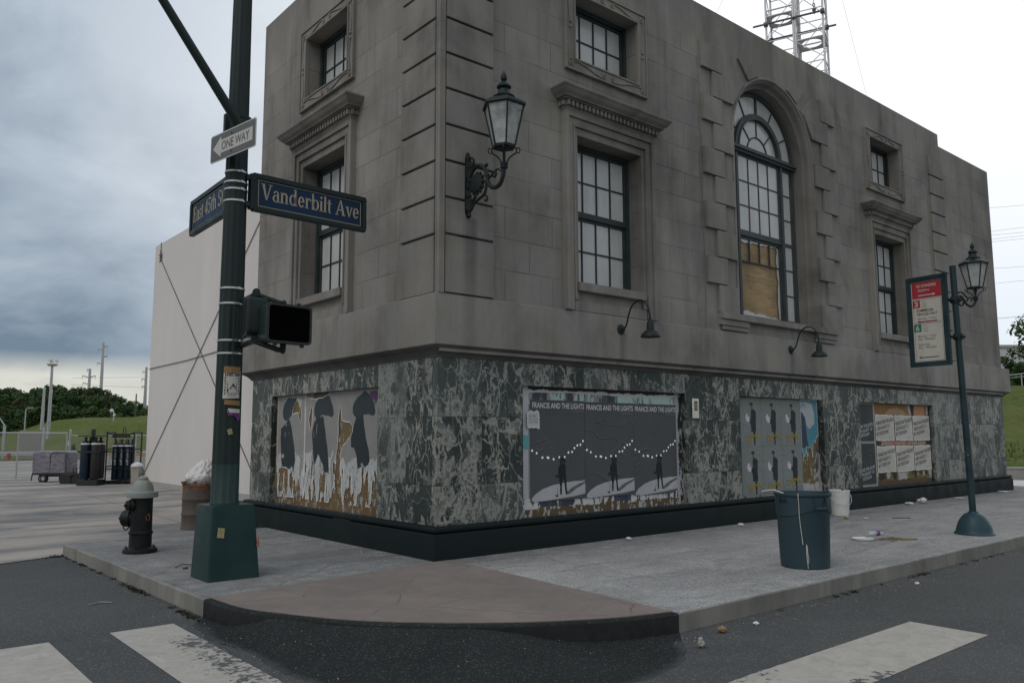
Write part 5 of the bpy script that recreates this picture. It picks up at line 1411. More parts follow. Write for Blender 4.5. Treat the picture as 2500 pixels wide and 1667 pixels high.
mb = MB(); mb.tube([PA+V((-.12,-.02,5.10)), c+e*(-.35)-n*.01+f*.03], .02, 8); mb.tube([PA+V((-.10,-.08,5.04)), c+e*(-.2)-n*.01-f*.03], .02, 8)
for s in (-1, 1): mb.tube([c+n*.006-e*.02+f*s*.11, c+n*.012-e*.02+f*s*.11], .01, 8)
mb.build('bracket', M['green'], OW)
def street_sign(c, az, L, h, words, label, w0, w1, hh):
    c, e, f, n = signframe(c, az)
    mb = MB(); g = .062
    fw = V(n)*.035
    for a0, a1, z0, z1 in ((-L/2,L/2,h/2-g,h/2),(-L/2,L/2,-h/2,-h/2+g),(-L/2,-L/2+g,-h/2+g,h/2-g),(L/2-g,L/2,-h/2+g,h/2-g)):
        mb.obox(c+e*(a0+a1)/2+f*(z0+z1)/2, e*(a1-a0)/2, fw, f*(z1-z0)/2)
    S = mb.build('street_sign', M['green'], None, bevel=.008); tag(S, label, 'street sign')
    mb = MB(); mb.obox(c, e*(L/2-g), n*.012, f*(h/2-g), 0); mb.build('face', M['sign_blue'], S, smooth=False)
    mb = MB(); o = c+n*.014; a, b = L/2-g-.012, h/2-g-.012
    for p0, p1, q0, q1 in ((-a,a,b-.008,b),(-a,a,-b,-b+.008),(-a,-a+.008,-b+.008,b-.008),(a-.008,a,-b+.008,b-.008)): mb.add([o+e*p0+f*q0,o+e*p1+f*q0,o+e*p1+f*q1,o+e*p0+f*q1], [(0,1,2,3)])
    serif(mb, words, o+n*.001+e*w0-f*hh*.36, e, f, hh, w1-w0); mb.build('lettering', M['sign_cream'], S, smooth=False, keep=True)
    return S, c, e, f, n
S, c, e, f, n = street_sign((-1.521,.66,4.614), 1.530, 1.618, .484, 'Vanderbilt Ave', 'blue street sign in a green frame pointing right, reading Vanderbilt Ave', -.70, .71, .205)
mb = MB()
for z in (.17,-.17): mb.obox(c-e*.84+f*z, e*.06, n*.04, f*.03)
mb.obox(c-e*.825, e*.018, n*.045, f*.22); mb.build('bracket', M['green'], S)
S, c, e, f, n = street_sign((-2.55,1.495,4.555), 3.171, 1.36, .487, 'East 45th St', 'blue street sign in a green frame pointing left, reading East 45th St', -.585, .60, .205)
mb = MB()
for z in (.17,-.17): mb.obox(c+e*.70+f*z, e*.06, n*.04, f*.03)
mb.build('bracket', M['green'], S)
# pedestrian signal heads ----------------------------------------------
def ped(center, az, w, h, dep, label):
    c, e, f, n = signframe(center, az)
    mb = MB(); k = .045
    prof = [(0.0,1.0),(.03,1.0),(.03,.965),(dep*.75,.955),(dep*.93,.90),(dep,.80)]
    rings = [rrect(c-n*d, e, f, w*s, h*s, .05) for d, s in prof]
    mb.loft(rings[2:], cap=False); mb.fill([rings[-1]]); 
    S = mb.build('pedestrian_signal', M['green'], None, ang=.9); tag(S, label, 'pedestrian signal')
    mb = MB(); ri = rrect(c, e, f, w*.90, h*.88, .035); ro = rings[0]; bo = rings[1]; rb = rrect(c-n*.045, e, f, w*.90, h*.88, .035)
    mb.loft([bo, ro, ri, rb]); mb.loft([bo, rings[2]])
    mb.build('bezel', M['black'], S)
    mb = MB(); m_ = 15
    for i in range(-m_, m_+1):
        for sg in (-1, 1):
            # egg-crate louvre: crossing slats, clipped to the opening
            W2, H2 = w*.44, h*.43
            t0 = V((i*.035, 0)); dx, dy = .5, .866*sg
            ts = []
            lo, hi = -9, 9
            for o_, d_, L_ in ((t0.x, dx, W2), (0, dy, H2)):
                a, b = sorted(((-L_-o_)/d_, (L_-o_)/d_)); lo = max(lo, a); hi = min(hi, b)
            if hi-lo > .02:
                a = c-n*.022+e*(t0.x+dx*lo)+f*dy*lo; b = c-n*.022+e*(t0.x+dx*hi)+f*dy*hi
                d = (b-a); mb.obox((a+b)/2, d/2, n*.02, d.normalized().cross(n)*.0018)
    mb.build('louvre', M['black'] if dep > .25 else M['louver'], S, smooth=False)
    mb = MB(); mb.poly(rrect(c-n*.044, e, f, w*.90, h*.88, .035)); mb.build('lens', M['louver'], S, smooth=False)
    return S, c, e, f, n
P1 = at(597, 775, 9.25); P2 = at(708, 791, 9.1)
S, c, e, f, n = ped(P1, rad(196), .53, .44, .26, 'pedestrian signal head facing left, louvred, beside the green pole')
mb = MB()
for z in (.27,-.27):
    q = c-n*.10+f*z; mb.tube([PA+V((.10,-.10,c.z+z)), q-e*.05, q+e*.10, q+e*.16], .034, 10); mb.tube([q+e*.16, q+e*.16-f*z*.3], .03, 10); mb.tube([q+e*.16, q+e*.20], .044, 10)
mb.build('bracket', M['green'], S)
S2, c2, e2, f2, n2_ = ped(P2, rad(84), .57, .445, .24, 'black-faced pedestrian signal head facing the crossing, outer of the pair')
mb = MB()
for z, r in ((.255,.024),(-.285,.030)):
    q0 = c-n*.10+f*z+e*.16; q1 = c2-n2_*.14+f2*z; mb.tube([q0, q1-e2*.06, q1+e2*.0], r, 10); mb.tube([q1, q1-f2*z*.28], r*1.15, 10); mb.tube([q1-e2*.012, q1+e2*.012], r*1.35, 10)
for a in (-.17,.17): mb.obox(c2+e2*a-f2*.235-n2_*.02, e2*.02, n2_*.015, f2*.02)
mb.obox(c2+e2*.12+f2*.232-n2_*.02, e2*.02, n2_*.015, f2*.015)
mb.build('bracket', M['green'], S2)

# ------------------------------------------------------------------ hydrant
HB = V((-2.63, 3.475, 0)); HYD = thing('fire_hydrant', 'black fire hydrant with a pale grey bonnet near the kerb', 'fire hydrant', HB)
hx = -r0; hf = V((-sin(YAW), -cos(YAW), 0))     # nozzle side, and towards the road
mb = MB(); mb.lathe([(.225,0),(.228,.03),(.222,.055),(.19,.075),(.15,.085),(.148,.25),(.158,.258),(.162,.275),(.158,.295),(.146,.305),(.143,.55),(.143,.76)], HB, 40)
for k in range(8): a = k*pi/4+.2; mb.lathe([(.014,.06),(.014,.088)], HB+V((.195*cos(a),.195*sin(a),0)), 6)
mb.build('barrel', M['hyd_black'], HYD)
mb = MB(); mb.lathe([(.15,.757),(.205,.765),(.210,.79),(.206,.838),(.196,.848),(.15,.852)], HB, 44)
pr = [(.150,.852)]+[(.146*cos(rad(a))**.85+.0, .852+.175*sin(rad(a))) for a in (8,20,32,44,54,62)]+[(.066,1.012),(.064,1.02)]
mb.lathe(pr, HB, 48, 0, [1,1,1,1,.975,1]); mb.lathe([(.070,1.015),(.072,1.03),(.064,1.035),(.062,1.048),(.03,1.06)], HB, 24)
mb.build('bonnet', M['hyd_grey'], HYD)
def cyl_dir(mb, p, d, prof, n=20, m=0):
    d = V(d).normalized(); a = V((0,0,1)).cross(d).normalized(); b = d.cross(a)
    mb.loft([[V(p)+d*z+a*(r*cos(2*pi*j/n))+b*(r*sin(2*pi*j/n)) for j in range(n)] for r, z in prof], m, cap=True)
mb = MB(); cyl_dir(mb, HB+V((0,0,.475)), hx, [(.10,.09),(.105,.13),(.122,.14),(.125,.155),(.122,.165),(.118,.18),(.120,.22),(.110,.25),(.085,.272),(.03,.278),(.022,.282),(.021,.315)], 24)
d2 = (hx*.62+hf*.78); cyl_dir(mb, HB+V((0,0,.665)), d2, [(.075,.09),(.078,.14),(.085,.145),(.085,.165),(.072,.175),(.068,.215),(.045,.225),(.022,.228),(.02,.252)], 20)
d3 = (hx*.85-hf*.52); cyl_dir(mb, HB+V((0,0,.675)), d3, [(.075,.09),(.078,.14),(.085,.145),(.085,.165),(.072,.175),(.068,.205),(.045,.215),(.02,.22)], 20)
mb.build('outlet_cap', M['hyd_black'], HYD)
mb = MB(); p0 = HB+V((0,0,.36))+hx*.24; 
pts = [HB+hx*(.235-.09*t)+hf*.05+V((0,0,.365-.05*sin(pi*t)-.0*t)) for t in [i/10 for i in range(11)]]
mb.tube(pts, .009, 6); mb.build('chain', M['hyd_black'], HYD)
mb = MB(); a = atan2((hf*.55-hx*.83).y, (hf*.55-hx*.83).x)
def wrapq(mb, base, r, a0, z0, pts):
    mb.add([base+V(((r)*cos(a0+x/r), (r)*sin(a0+x/r), z0+y)) for x, y in pts], [tuple(range(len(pts)))])
wrapq(mb, HB, .146, a, .50, [(-.02,-.045),(.035,-.055),(.045,.015),(.02,.05),(-.03,.0)]); mb.build('sticker', M['orange'], HYD, smooth=False)
mb = MB(); wrapq(mb, HB, .129, a+.05, .945, [(-.035,.02),(-.01,-.02),(.02,-.035),(.03,.0),(.005,.03)]); mb.build('paint_mark', M['yellow'], HYD, smooth=False)
mb = MB(); q = HB+hx*.21-hf*.38; mb.obox(q+V((0,0,.03)), hx*.14, hf*.05, (0,0,.028)); o = mb.build('concrete_block', M['barrier'], None, bevel=.006); tag(o, 'short grey concrete offcut lying behind the hydrant', 'block')

# ------------------------------------------------------------------ rusty drum with a bag
DB = V((-.975, 5.93, 0)); DR = thing('trash_drum', 'rusty steel drum used as a bin, orange at the rim', 'drum', DB)
mb = MB(); mb.lathe([(.283,0),(.290,.006),(.290,.03),(.282,.045),(.281,.24),(.292,.258),(.292,.272),(.281,.29),(.281,.50),(.292,.518),(.292,.532),(.281,.55),(.281,.745),(.290,.752),(.290,.772),(.278,.775),(.272,.765),(.272,.55)], DB, 44); mb.build('shell', M['drum'], DR)
mb = MB(); mb.lathe([(.0,.60),(.271,.60)], DB, 24); mb.build('fill', M['drum'], DR)
mb = MB()
for k in range(16):
    a = rad(random.uniform(120, 260)); p = DB+V((.265*cos(a), .265*sin(a), .76)); q = p+V((random.uniform(-.06,.05), random.uniform(-.05,.05), random.uniform(.02,.10))); w_ = V((random.uniform(-1,1), random.uniform(-1,1), random.uniform(-.4,.4))).normalized()*.028
    mb.add([p-w_, p+w_, q+w_*.8, q-w_*1.1], [(0,1,2,3)])
for k in range(5):
    a = rad(random.uniform(-20, 40)); p = DB+V((.25*cos(a), .25*sin(a), .77)); q = p+V((.03,.0,random.uniform(.2,.36))); w_ = V((.5,-.4,.2))*.08
    mb.add([p-w_, p+w_, q+w_, q-w_*.7], [(0,1,2,3)])
o = mb.build('cardboard', M['straw'], None, smooth=False); tag(o, 'ragged brown cardboard scraps sticking out of the rusty drum', 'cardboard')
bm = bmesh.new(); bmesh.ops.create_icosphere(bm, subdivisions=5, radius=1)
from mathutils import noise as mn
for v in bm.verts:
    p = v.co.copy(); n1_ = mn.noise(p*1.6+V((3,1,7))); n2b = 1-abs(mn.noise(p*3.1+V((9,2,4))))*2; n3b = 1-abs(mn.noise(V((p.x*7,p.y*7,p.z*2.2))+V((1,5,2))))*2; n4b = 1-abs(mn.noise(p*14))*2
    r = 1+.20*n1_+.11*n2b+.045*n3b+.016*n4b
    q = p*r; q.x *= .25; q.y *= .25; q.z *= .215
    if q.z > 0: k_ = min(1, q.z/.23); q.x *= 1-.36*k_; q.y *= 1-.36*k_; q.z *= 1.18; q += V((.05,-.04,0))*k_
    v.co = q+V((DB.x+.03, DB.y-.02, .93))
for f_ in bm.faces: f_.smooth = True
me = bpy.data.meshes.new('trash_bag'); bm.to_mesh(me); bm.free(); me.materials.append(M['white_bag'])
o = link('trash_bag', me); tag(o, 'bulging white plastic bag of rubbish on top of the drum', 'bag')

# ------------------------------------------------------------------ lanterns
def lantern_parts(root, o, k, ax):
    """six-sided street lantern, o = centre of the bottom of the cage, k = scale"""
    o = V(o); h6 = 6; ro = atan2(ax.y, ax.x)+pi/6
    def hexr(r, z): return [o+V((k*r*cos(ro+pi/3*i), k*r*sin(ro+pi/3*i), k*z)) for i in range(6)]
    mb = MB(); mb.loft([hexr(.150,.012), hexr(.277,.548)]); mb.build('glass', M['glass'], root, smooth=False)
    mb = MB()
    mb.loft([hexr(.120,-.03), hexr(.158,-.02), hexr(.162,.012), hexr(.150,.015)], cap=True)
    A, B = hexr(.156,.0), hexr(.284,.55)
    for i in range(6):
        mb.tube([A[i], B[i]], k*.0125, 6)
        mb.tube([B[i], B[(i+1) % 6]], k*.016, 6)
    mb.loft([hexr(.300,.530), hexr(.312,.545), hexr(.306,.575), hexr(.170,.655), hexr(.120,.672)], cap=True)
    mb.build('cage', M['iron'], root)
    mb = MB(); P = [(.125,.665),(.150,.672),(.152,.684),(.118,.70),(.098,.73),(.082,.765),(.070,.80),(.098,.815),(.100,.83),(.086,.85),(.062,.875),(.034,.895),(.024,.915),(.040,.925),(.046,.945),(.046,.965),(.040,.99),(.024,1.02),(.010,1.045),(.004,1.06)]
    mb.lathe([(r*k, z*k) for r, z in P], o, 28); mb.build('finial', M['iron'], root)
    mb = MB()
    for i in range(4):
        a = ro+pi/2*i+.3; d = V((cos(a), sin(a), 0))
        pts = [(.150,-.01),(.165,-.045),(.160,-.085),(.125,-.11),(.085,-.14),(.055,-.18),(.045,-.215)]
        mb.tube([o+d*(k*r)+V((0,0,k*z)) for r, z in spline(pts, 4)], k*.011, 6)
        pts = [(.165,-.03),(.198,-.02),(.212,-.055),(.195,-.09),(.165,-.085)]
        mb.tube([o+d*(k*r)+V((0,0,k*z)) for r, z in spline(pts, 4)], k*.008, 6)
    mb.lathe([(r*k, z*k) for r, z in [(.022,-.30),(.05,-.295),(.054,-.28),(.040,-.27),(.050,-.255),(.055,-.235),(.04,-.215),(.022,-.20),(.018,-.05),(.03,-.02)]], o, 16)
    mb.build('cradle', M['iron'], root)
    # gas mantle behind the glass
    mb = MB(); mb.lathe([(r*k, z*k) for r, z in [(.02,.02),(.02,.22),(.035,.24),(.03,.42),(.01,.44)]], o, 10); mb.build('mantle', M['white_pl'], root)
WLN = thing('wall_lantern', 'six-sided iron lantern on a scrolled wall bracket at the building corner', 'lantern', (.487,-.05,5.08))
lantern_parts(WLN, (.487,-.85,5.43), 1.0, V((0,-1,0)))
mb = MB(); X = .487
def yz_(pts, r, n=4, kk=8): mb.tube([V((X, -y, z)) for y, z in spline(pts, n)], r, kk)
mb.box((X-.055,-.062,4.70),(X+.055,-.038,5.47))
mb.ext([(X-.055,-.06,5.47),(X+.055,-.06,5.47),(X+.035,-.06,5.55),(X,-.06,5.575),(X-.035,-.06,5.55)], (0,.02,0)); mb.ext([(X-.055,-.06,4.70),(X+.055,-.06,4.70),(X+.02,-.06,4.62),(X-.02,-.06,4.62)], (0,.02,0))
mb.sphere((X,-.085,4.655), .034, 10)
mb.build('back_plate', M['iron'], WLN, bevel=.006)
mb = MB()
yz_([(.06,5.05),(.10,5.20),(.20,5.30),(.33,5.31),(.44,5.23),(.49,5.10),(.55,4.97),(.66,4.92),(.77,4.95),(.83,5.05),(.85,5.14)], .030)
yz_([(.06,4.75),(.12,4.72),(.20,4.80),(.30,4.84),(.42,4.88),(.47,4.98),(.46,5.06)], .020)
yz_([(.06,4.66),(.10,4.72),(.16,4.83),(.24,4.90)], .02)
yz_([(.45,4.86),(.49,4.82),(.47,4.78),(.43,4.80)], .016)
yz_([(.08,5.46),(.14,5.47),(.19,5.42),(.16,5.37),(.11,5.39),(.12,5.43)], .018); yz_([(.08,5.35),(.15,5.34),(.22,5.36),(.25,5.32)], .018)
yz_([(.50,5.08),(.58,5.10),(.63,5.14),(.68,5.12),(.66,5.07),(.62,5.08)], .016); yz_([(.60,5.11),(.70,5.16),(.78,5.12),(.82,5.08)], .014)
cyl_dir(mb, V((X,-.265,5.07))-V((.035,0,0)), V((1,0,0)), [(.105,0),(.13,.01),(.13,.06),(.105,.07)], 24)
for a in range(0, 360, 30): mb.sphere((X, -.265+.145*cos(rad(a)), 5.07+.145*sin(rad(a))), .026, 8)
for y_, z_ in ((.46,5.20),(.50,5.13),(.47,5.28),(.12,5.26),(.10,5.15),(.10,4.93),(.14,4.86)): mb.sphere((X,-y_,z_), .03, 8)
mb.build('scroll_arm', M['iron'], WLN)

def gooseneck(s, label):
    G = thing('gooseneck_lamp', label, 'lamp', (s,-.045,3.32), 'gooseneck lamps over the posters')
    mb = MB(); cyl_dir(mb, V((s,-.045,3.32)), V((0,-1,0)), [(.085,0),(.085,.012),(.06,.03),(.035,.04),(.03,.07)], 20); mb.build('wall_plate', M['iron'], G)
    mb = MB(); mb.tube([V((s,-y,z)) for y, z in spline([(.06,3.32),(.13,3.335),(.185,3.42),(.225,3.55),(.30,3.68),(.42,3.745),(.54,3.72),(.62,3.63),(.655,3.52),(.665,3.43)], 6)], .0135, 10); mb.build('arm', M['iron'], G)
    mb = MB(); mb.lathe([(.155,3.135),(.158,3.14),(.150,3.165),(.115,3.21),(.085,3.235),(.062,3.245),(.060,3.335),(.055,3.345),(.055,3.37),(.04,3.39),(.025,3.40),(.022,3.44)], (s,-.665,0), 24)
    mb.lathe([(.152,3.137),(.110,3.20),(.055,3.235)], (s,-.665,0), 24); mb.build('shade', M['iron'], G)
    return G
g1 = gooseneck(3.60, 'gooseneck lamp on the wall band under the first tall window')
dup(g1, (8.66,-.045,3.32), 'gooseneck lamp on the wall band under the arched window')

# ------------------------------------------------------------------ lamp post with the parking sign
LPB = V((8.29,-3.42,0)); LEAN = V((-.054,.045,0))/4.4
LP = thing('lamp_post', 'slim teal lamp post with a bell-shaped foot and one lantern', 'lamp post', LPB)
def lp(z): return LPB+LEAN*z+V((0,0,z))
mb = MB(); mb.lathe([(.298,0),(.302,.012),(.285,.03),(.272,.05),(.262,.09),(.245,.15),(.215,.22),(.175,.28),(.13,.325),(.085,.345),(.078,.36),(.055,.365)], LPB, 40); mb.build('foot', M['dome'], LP)
mb = MB(); mb.tube([lp(.34), lp(2), lp(4.43)], [.052,.052,.050], 18); mb.build('pole', M['post'], LP)
mb = MB(); mb.tube([lp(4.43), lp(4.44)], .05, 18)
for z in (3.86, 3.235):
    mb.tube([lp(z-.05), lp(z+.05)], .078, 14)
    for a in range(6): q = lp(z)+V((.085*cos(a*pi/3), .085*sin(a*pi/3), 0)); mb.sphere(q, .03, 6)
mb.build('clamp', M['iron'], LP)
ld_ = V((.79,-.61,0)).normalized()
lc = lp(0)+ld_*.36; lz = 4.07
lantern_parts(LP, (lc.x+LEAN.x*4, lc.y+LEAN.y*4, lz), .735, ld_)
mb = MB(); B0 = lp(0)+LEAN*4
def arm(pts, r): mb.tube([B0+ld_*a+V((0,0,z)) for a, z in spline(pts, 4)], r, 8)
arm([(.05,3.90),(.10,3.92),(.15,3.86),(.20,3.78),(.27,3.75),(.33,3.79),(.36,3.86)], .020); arm([(.06,3.98),(.12,3.99),(.18,3.93),(.22,3.88),(.20,3.84)], .014); arm([(.06,3.80),(.10,3.76),(.14,3.78),(.13,3.82)], .013)
arm([(.22,3.87),(.27,3.90),(.30,3.87),(.27,3.84)], .012)
mb.build('scroll_arm', M['iron'], LP)
mb = MB()
for z in (1.33,): 
    q = lp(z); a0 = atan2(-8.8+3.4, -6.1-8.3)
    mb.add([q+V((.0545*cos(a0+x/.0545), .0545*sin(a0+x/.0545), y)) for x, y in [(-.04,0),(0,-.06),(.04,0),(0,.06)]], [(0,1,2,3)])
mb.build('sticker', M['sticker'], LP, smooth=False)
c, e, f, n = signframe((8.10,-2.985,3.535), 3.261)
mb = MB(); W_, H_ = .70, 1.55; g = .082
for a0, a1, z0, z1 in ((-W_/2,W_/2,H_/2-g,H_/2),(-W_/2,W_/2,-H_/2,-H_/2+g),(-W_/2,-W_/2+g,-H_/2+g,H_/2-g),(W_/2-g,W_/2,-H_/2+g,H_/2-g)):
    mb.obox(c+e*(a0+a1)/2+f*(z0+z1)/2, e*(a1-a0)/2, n*.028, f*(z1-z0)/2)
PS = mb.build('parking_sign', M['post'], None, bevel=.006); tag(PS, 'tall framed parking-rules sign with a red top panel on the lamp post', 'parking sign')
mb = MB(); mb.obox(c, e*(W_/2-g), n*.008, f*(H_/2-g)); mb.build('face', M['sign_face'], PS, smooth=False)
mb = MB(); w2, h2 = W_/2-g, H_/2-g; o = c+n*.0095
def pr_(a0, a1, z0, z1, m, l=0): mb.add([o+n*l+e*a0+f*z0, o+n*l+e*a1+f*z0, o+n*l+e*a1+f*z1, o+n*l+e*a0+f*z1], [(0,1,2,3)], m)
pr_(-w2+.012, w2-.012, h2-.295, h2-.012, 1)
pr_(-w2+.014, -w2+.145, h2-.455, h2-.325, 1); pr_(-w2+.014, -w2+.145, -.175, -.045, 2)
def box_line(z0, z1, m):
    a = w2-.022
    for q in ((-a,a,z0,z0+.004),(-a,a,z1-.004,z1),(-a,-a+.004,z0+.004,z1-.004),(a-.004,a,z0+.004,z1-.004)): pr_(*q, m, .0005)
box_line(-.02, h2-.312, 3); box_line(-h2+.012, -.04, 3)
def tx(s, a, z, h, w, m, b=.01): text(mb, s, o+n*.002+e*a+f*z, e, f, h, w, b, m)
def arrow(a0, a1, z, m, s):
    pr_(min(a0,a1), max(a0,a1), z-.008, z+.008, m, .002); tip = a1 if s > 0 else a0; d = .045*(1 if s > 0 else -1)
    mb.add([o+n*.002+e*tip+f*(z+.024), o+n*.002+e*(tip+d)+f*z, o+n*.002+e*tip+f*(z-.024)], [(0,1,2)], m)
tx('NO STANDING', -.17, h2-.105, .052, .34, 0); tx('Anytime', -.15, h2-.175, .045, .20, 0); arrow(-.15, .11, h2-.245, 0, 1)
tx('3', -w2+.045, h2-.435, .09, .065, 0, .02); tx('6', -w2+.045, -.155, .09, .065, 0, .02)
for i, s in enumerate(('hour', 'metered', 'parking')): tx(s, -.10, h2-.36-.045*i, .022, .06+.03*len(s)/7, 4); tx(s, -.10, -.085-.045*i, .022, .06+.03*len(s)/7, 4)
tx('COMMERCIAL', -.19, h2-.525, .045, .30, 3); tx('VEHICLES ONLY', -.19, h2-.59, .045, .36, 3); tx('Monday - Friday', -.17, h2-.66, .036, .32, 4); tx('7am - 6pm', -.17, h2-.715, .036, .22, 4)
tx('Monday - Friday', -.19, -.27, .036, .32, 4); tx('9am - Midnight', -.19, -.32, .036, .30, 4); tx('Saturday', -.19, -.41, .036, .20, 4); tx('8am - Midnight', -.19, -.46, .036, .31, 4)
arrow(-.14, .16, -.005, 1, -1); arrow(-.15, .15, -h2+.075, 2, -1)
mb.build('lettering', [M['sign_white'], M['sign_red'], M['sign_green'], M['ink'], M['ink_soft']], PS, smooth=False, keep=True)
mb = MB()
for z in (3.86, 3.235): q = lp(z); p = V((c.x,c.y,z))+e*W_*.49; mb.tube([q, p], .022, 8)
mb.build('bracket', M['iron'], PS)

# ------------------------------------------------------------------ bin, bucket and litter on the pavement
TB = V((3.255,-3.336,0)); BIN = thing('trash_can', 'big open teal-grey plastic bin on the pavement with a white cord', 'bin', TB)
mb = MB(); mb.lathe([(r_*.965, z_) for r_, z_ in [(.275,.0),(.296,.006),(.300,.04),(.304,.08),(.324,.62),(.328,.64),(.330,.72),(.338,.86),(.352,.868),(.358,.885),(.354,.902),(.338,.905),(.330,.89),(.318,.6),(.292,.05),(.0,.04)]], TB, 56)
mb.build('shell', M['bin'], BIN)
mb = MB()
vd = V((CAM.x-TB.x, CAM.y-TB.y, 0)).normalized(); va = atan2(vd.y, vd.x)
def cylp(a, z, r): r *= .965; return TB+V((r*cos(va+a), r*sin(va+a), z))
for a0 in (.62, .62+pi):
    for s in (-1, 1):
        q = [cylp(a0+s*.26, .86, .335), cylp(a0+s*.22, .80, .372), cylp(a0+s*.18, .735, .398)]
        mb.loft([[p+V((0,0,0)), p+V((0,0,-.05)), p+V((0,0,-.05))+(p-TB).normalized()*.0+V((.012*cos(va+a0),.012*sin(va+a0),0)), p+V((.012*cos(va+a0),.012*sin(va+a0),0))] for p in q], cap=True)
    mb.tube([cylp(a0-.18, .73, .395), cylp(a0, .73, .402), cylp(a0+.18, .73, .395)], .016, 8)
# raised apron of the rim, scalloped at its lower edge
for j in range(40):
    pass
rg = []
for z, off in ((.86,.0),(.80,.006),(0,.007),(0,.0)):
    row = []
    for i in range(64):
        a = 2*pi*i/64; zl = .655+.055*max(0, cos(2*(a-.62)))-.03*max(0, -cos(2*(a-.62))) if z == 0 else z
        rad_ = .3245+(.345-.3245)*(zl-.62)/.25*.55+off
        row.append(cylp(a, zl, rad_+.004))
    rg.append(row)
mb.loft(rg); mb.build('handle', M['bin'], BIN)
mb = MB(); a = -.13
pts = [cylp(a, .905, .345), cylp(a-.01, .89, .368), cylp(a, .80, .362), cylp(a+.0, .6, .336), cylp(a+.05, .40, .326), cylp(a+.075, .30, .322)]
mb.tube(spline([tuple(p) for p in pts], 4), .0042, 6)
lp_ = [(.075,.30),(.10,.27),(.115,.19),(.14,.12),(.12,.085),(.09,.09),(.075,.14),(.07,.24),(.075,.30),(.085,.12),(.10,.06),(.105,.02)]
mb.tube(spline([tuple(cylp(x, z, .315+.012*z)) for x, z in lp_], 4), .0036, 6); o = mb.build('cord', M['rope'], BIN)
mb = MB(); pts = [cylp(-1.50, .905, .50), cylp(-1.35, .925, .43), cylp(-1.15, .93, .36), cylp(-.9, .915, .352), cylp(-.7, .905, .35)]
mb.tube(spline([tuple(p) for p in pts], 4), .008, 6); o = mb.build('rag', M['rope'], BIN)
mb = MB(); text(mb, 'BRUTE', cylp(-.95, .79, .352), V((-sin(va-.95+.15), cos(va-.95+.15), 0)), V((0,0,1)), .045, .13, .02); mb.build('lettering', M['black'], BIN, smooth=False)
bins = kids(BIN)
BK = V((9.60,-.43,0)); BU = thing('bucket', 'white plastic bucket with a wire handle beside the plinth', 'bucket', BK)
mb = MB(); mb.lathe([(.155,0),(.162,.006),(.190,.39),(.197,.392),(.197,.40),(.191,.402),(.193,.43),(.200,.432),(.200,.44),(.193,.442),(.195,.475),(.203,.478),(.203,.50),(.198,.505),(.190,.50),(.186,.40),(.158,.03),(.0,.03)], BK, 40); mb.build('shell', M['white_pl'], BU)
mb = MB(); va2 = atan2(CAM.y-BK.y, CAM.x-BK.x)
def bkp(a, z, r=.205): return BK+V((r*cos(va2+a), r*sin(va2+a), z))
mb.tube(spline([tuple(bkp(a, z, r)) for a, z, r in ((-1.2,.42,.205),(-.9,.33,.22),(-.3,.25,.225),(.3,.22,.225),(.7,.20,.225),(1.1,.27,.235),(1.35,.36,.22),(1.5,.43,.20))], 4), .005, 6); mb.build('handle', M['steel'], BU)
mb = MB(); mb.tube([BK+V((-.10,-.12,.50)), BK+V((-.10,-.13,.545))], .025, 8); mb.build('red_cap', M['sign_red'], BU)
def litter(name, label, cat, mbx, mt, **k):
    o = mbx.build(name, mt, None, **k); return tag(o, label, cat)
q = V((6.20,-2.60,0)); mb = MB(); mb.lathe([(.0,.012),(.14,.014),(.155,.022),(.160,.035),(.165,.035),(.160,.018),(.15,.004),(.0,.002)], q, 36); litter('round_lid', 'white round lid lying on the pavement past the bin', 'lid', mb, M['white_pl'])
mb = MB()
def stick(pts, r, m=0): mb.tube([V(p) for p in pts], r, 5, m)
for k in range(9):
    a = random.uniform(-.35, .1); x = 6.30+.04*k; y = -2.78-.02*k+random.uniform(-.05,.05); stick([(x-.1,y+.06,.012+.004*k),(x+.1,y-.02+.05*a,.02),(x+.30,y-.10+.2*a,.012)], .0045, k % 2)
stick([(6.19,-2.70,.04),(6.22,-2.66,.06),(6.24,-2.62,.035)], .004); stick([(6.32,-2.98,.01),(6.50,-2.98,.012)], .007); stick([(6.33,-2.98,.012),(6.36,-2.9,.02)], .007); stick([(6.62,-3.0,.012),(6.85,-3.12,.01)], .016)
litter('twigs', 'bundle of dry straw and twigs beside the white lid', 'twigs', mb, [M['straw'], simple('stem', (.12,.12,.05), .9)])
q = V((6.93,-2.45,.036)); d = V((.83,-.55,0)).normalized(); mb = MB(); cyl_dir(mb, q-d*.13, d, [(.030,0),(.034,.01),(.034,.16),(.030,.19),(.014,.225),(.014,.25)], 16)
o = litter('plastic_bottle', 'clear plastic bottle lying by the twigs', 'bottle', mb, M['clear']); mb = MB(); cyl_dir(mb, q-d*.13, d, [(.0355,.13),(.0355,.185)], 16); mb.build('bottle_label', M['purple'], o)
q = V((13.90,.0-.09,0)); mb = MB(); cyl_dir(mb, q+V((0,0,.05)), V((.85,-.4,-.1)), [(.035,0),(.05,.13),(.053,.135)], 16); litter('paper_cup', 'crushed white paper cup by the plinth under the off-white posters', 'cup', mb, M['white_pl'])
def crumple(q, s, name, label, cat, mt, flat=.5, seed=1):
    bm = bmesh.new(); bmesh.ops.create_icosphere(bm, subdivisions=3, radius=1)
    for v in bm.verts:
        p = v.co.copy(); r = 1+.45*mn.noise(p*1.4+V((seed,0,2)))+.25*(1-2*abs(mn.noise(p*3+V((0,seed,0)))))
        p = p*r*s; p.z *= flat; v.co = p
    zmin = min(v.co.z for v in bm.verts)
    for v in bm.verts: v.co += V((q[0], q[1], q[2]-zmin))
    me = bpy.data.meshes.new(name); bm.to_mesh(me); bm.free(); me.materials.append(mt); return tag(link(name, me), label, cat)
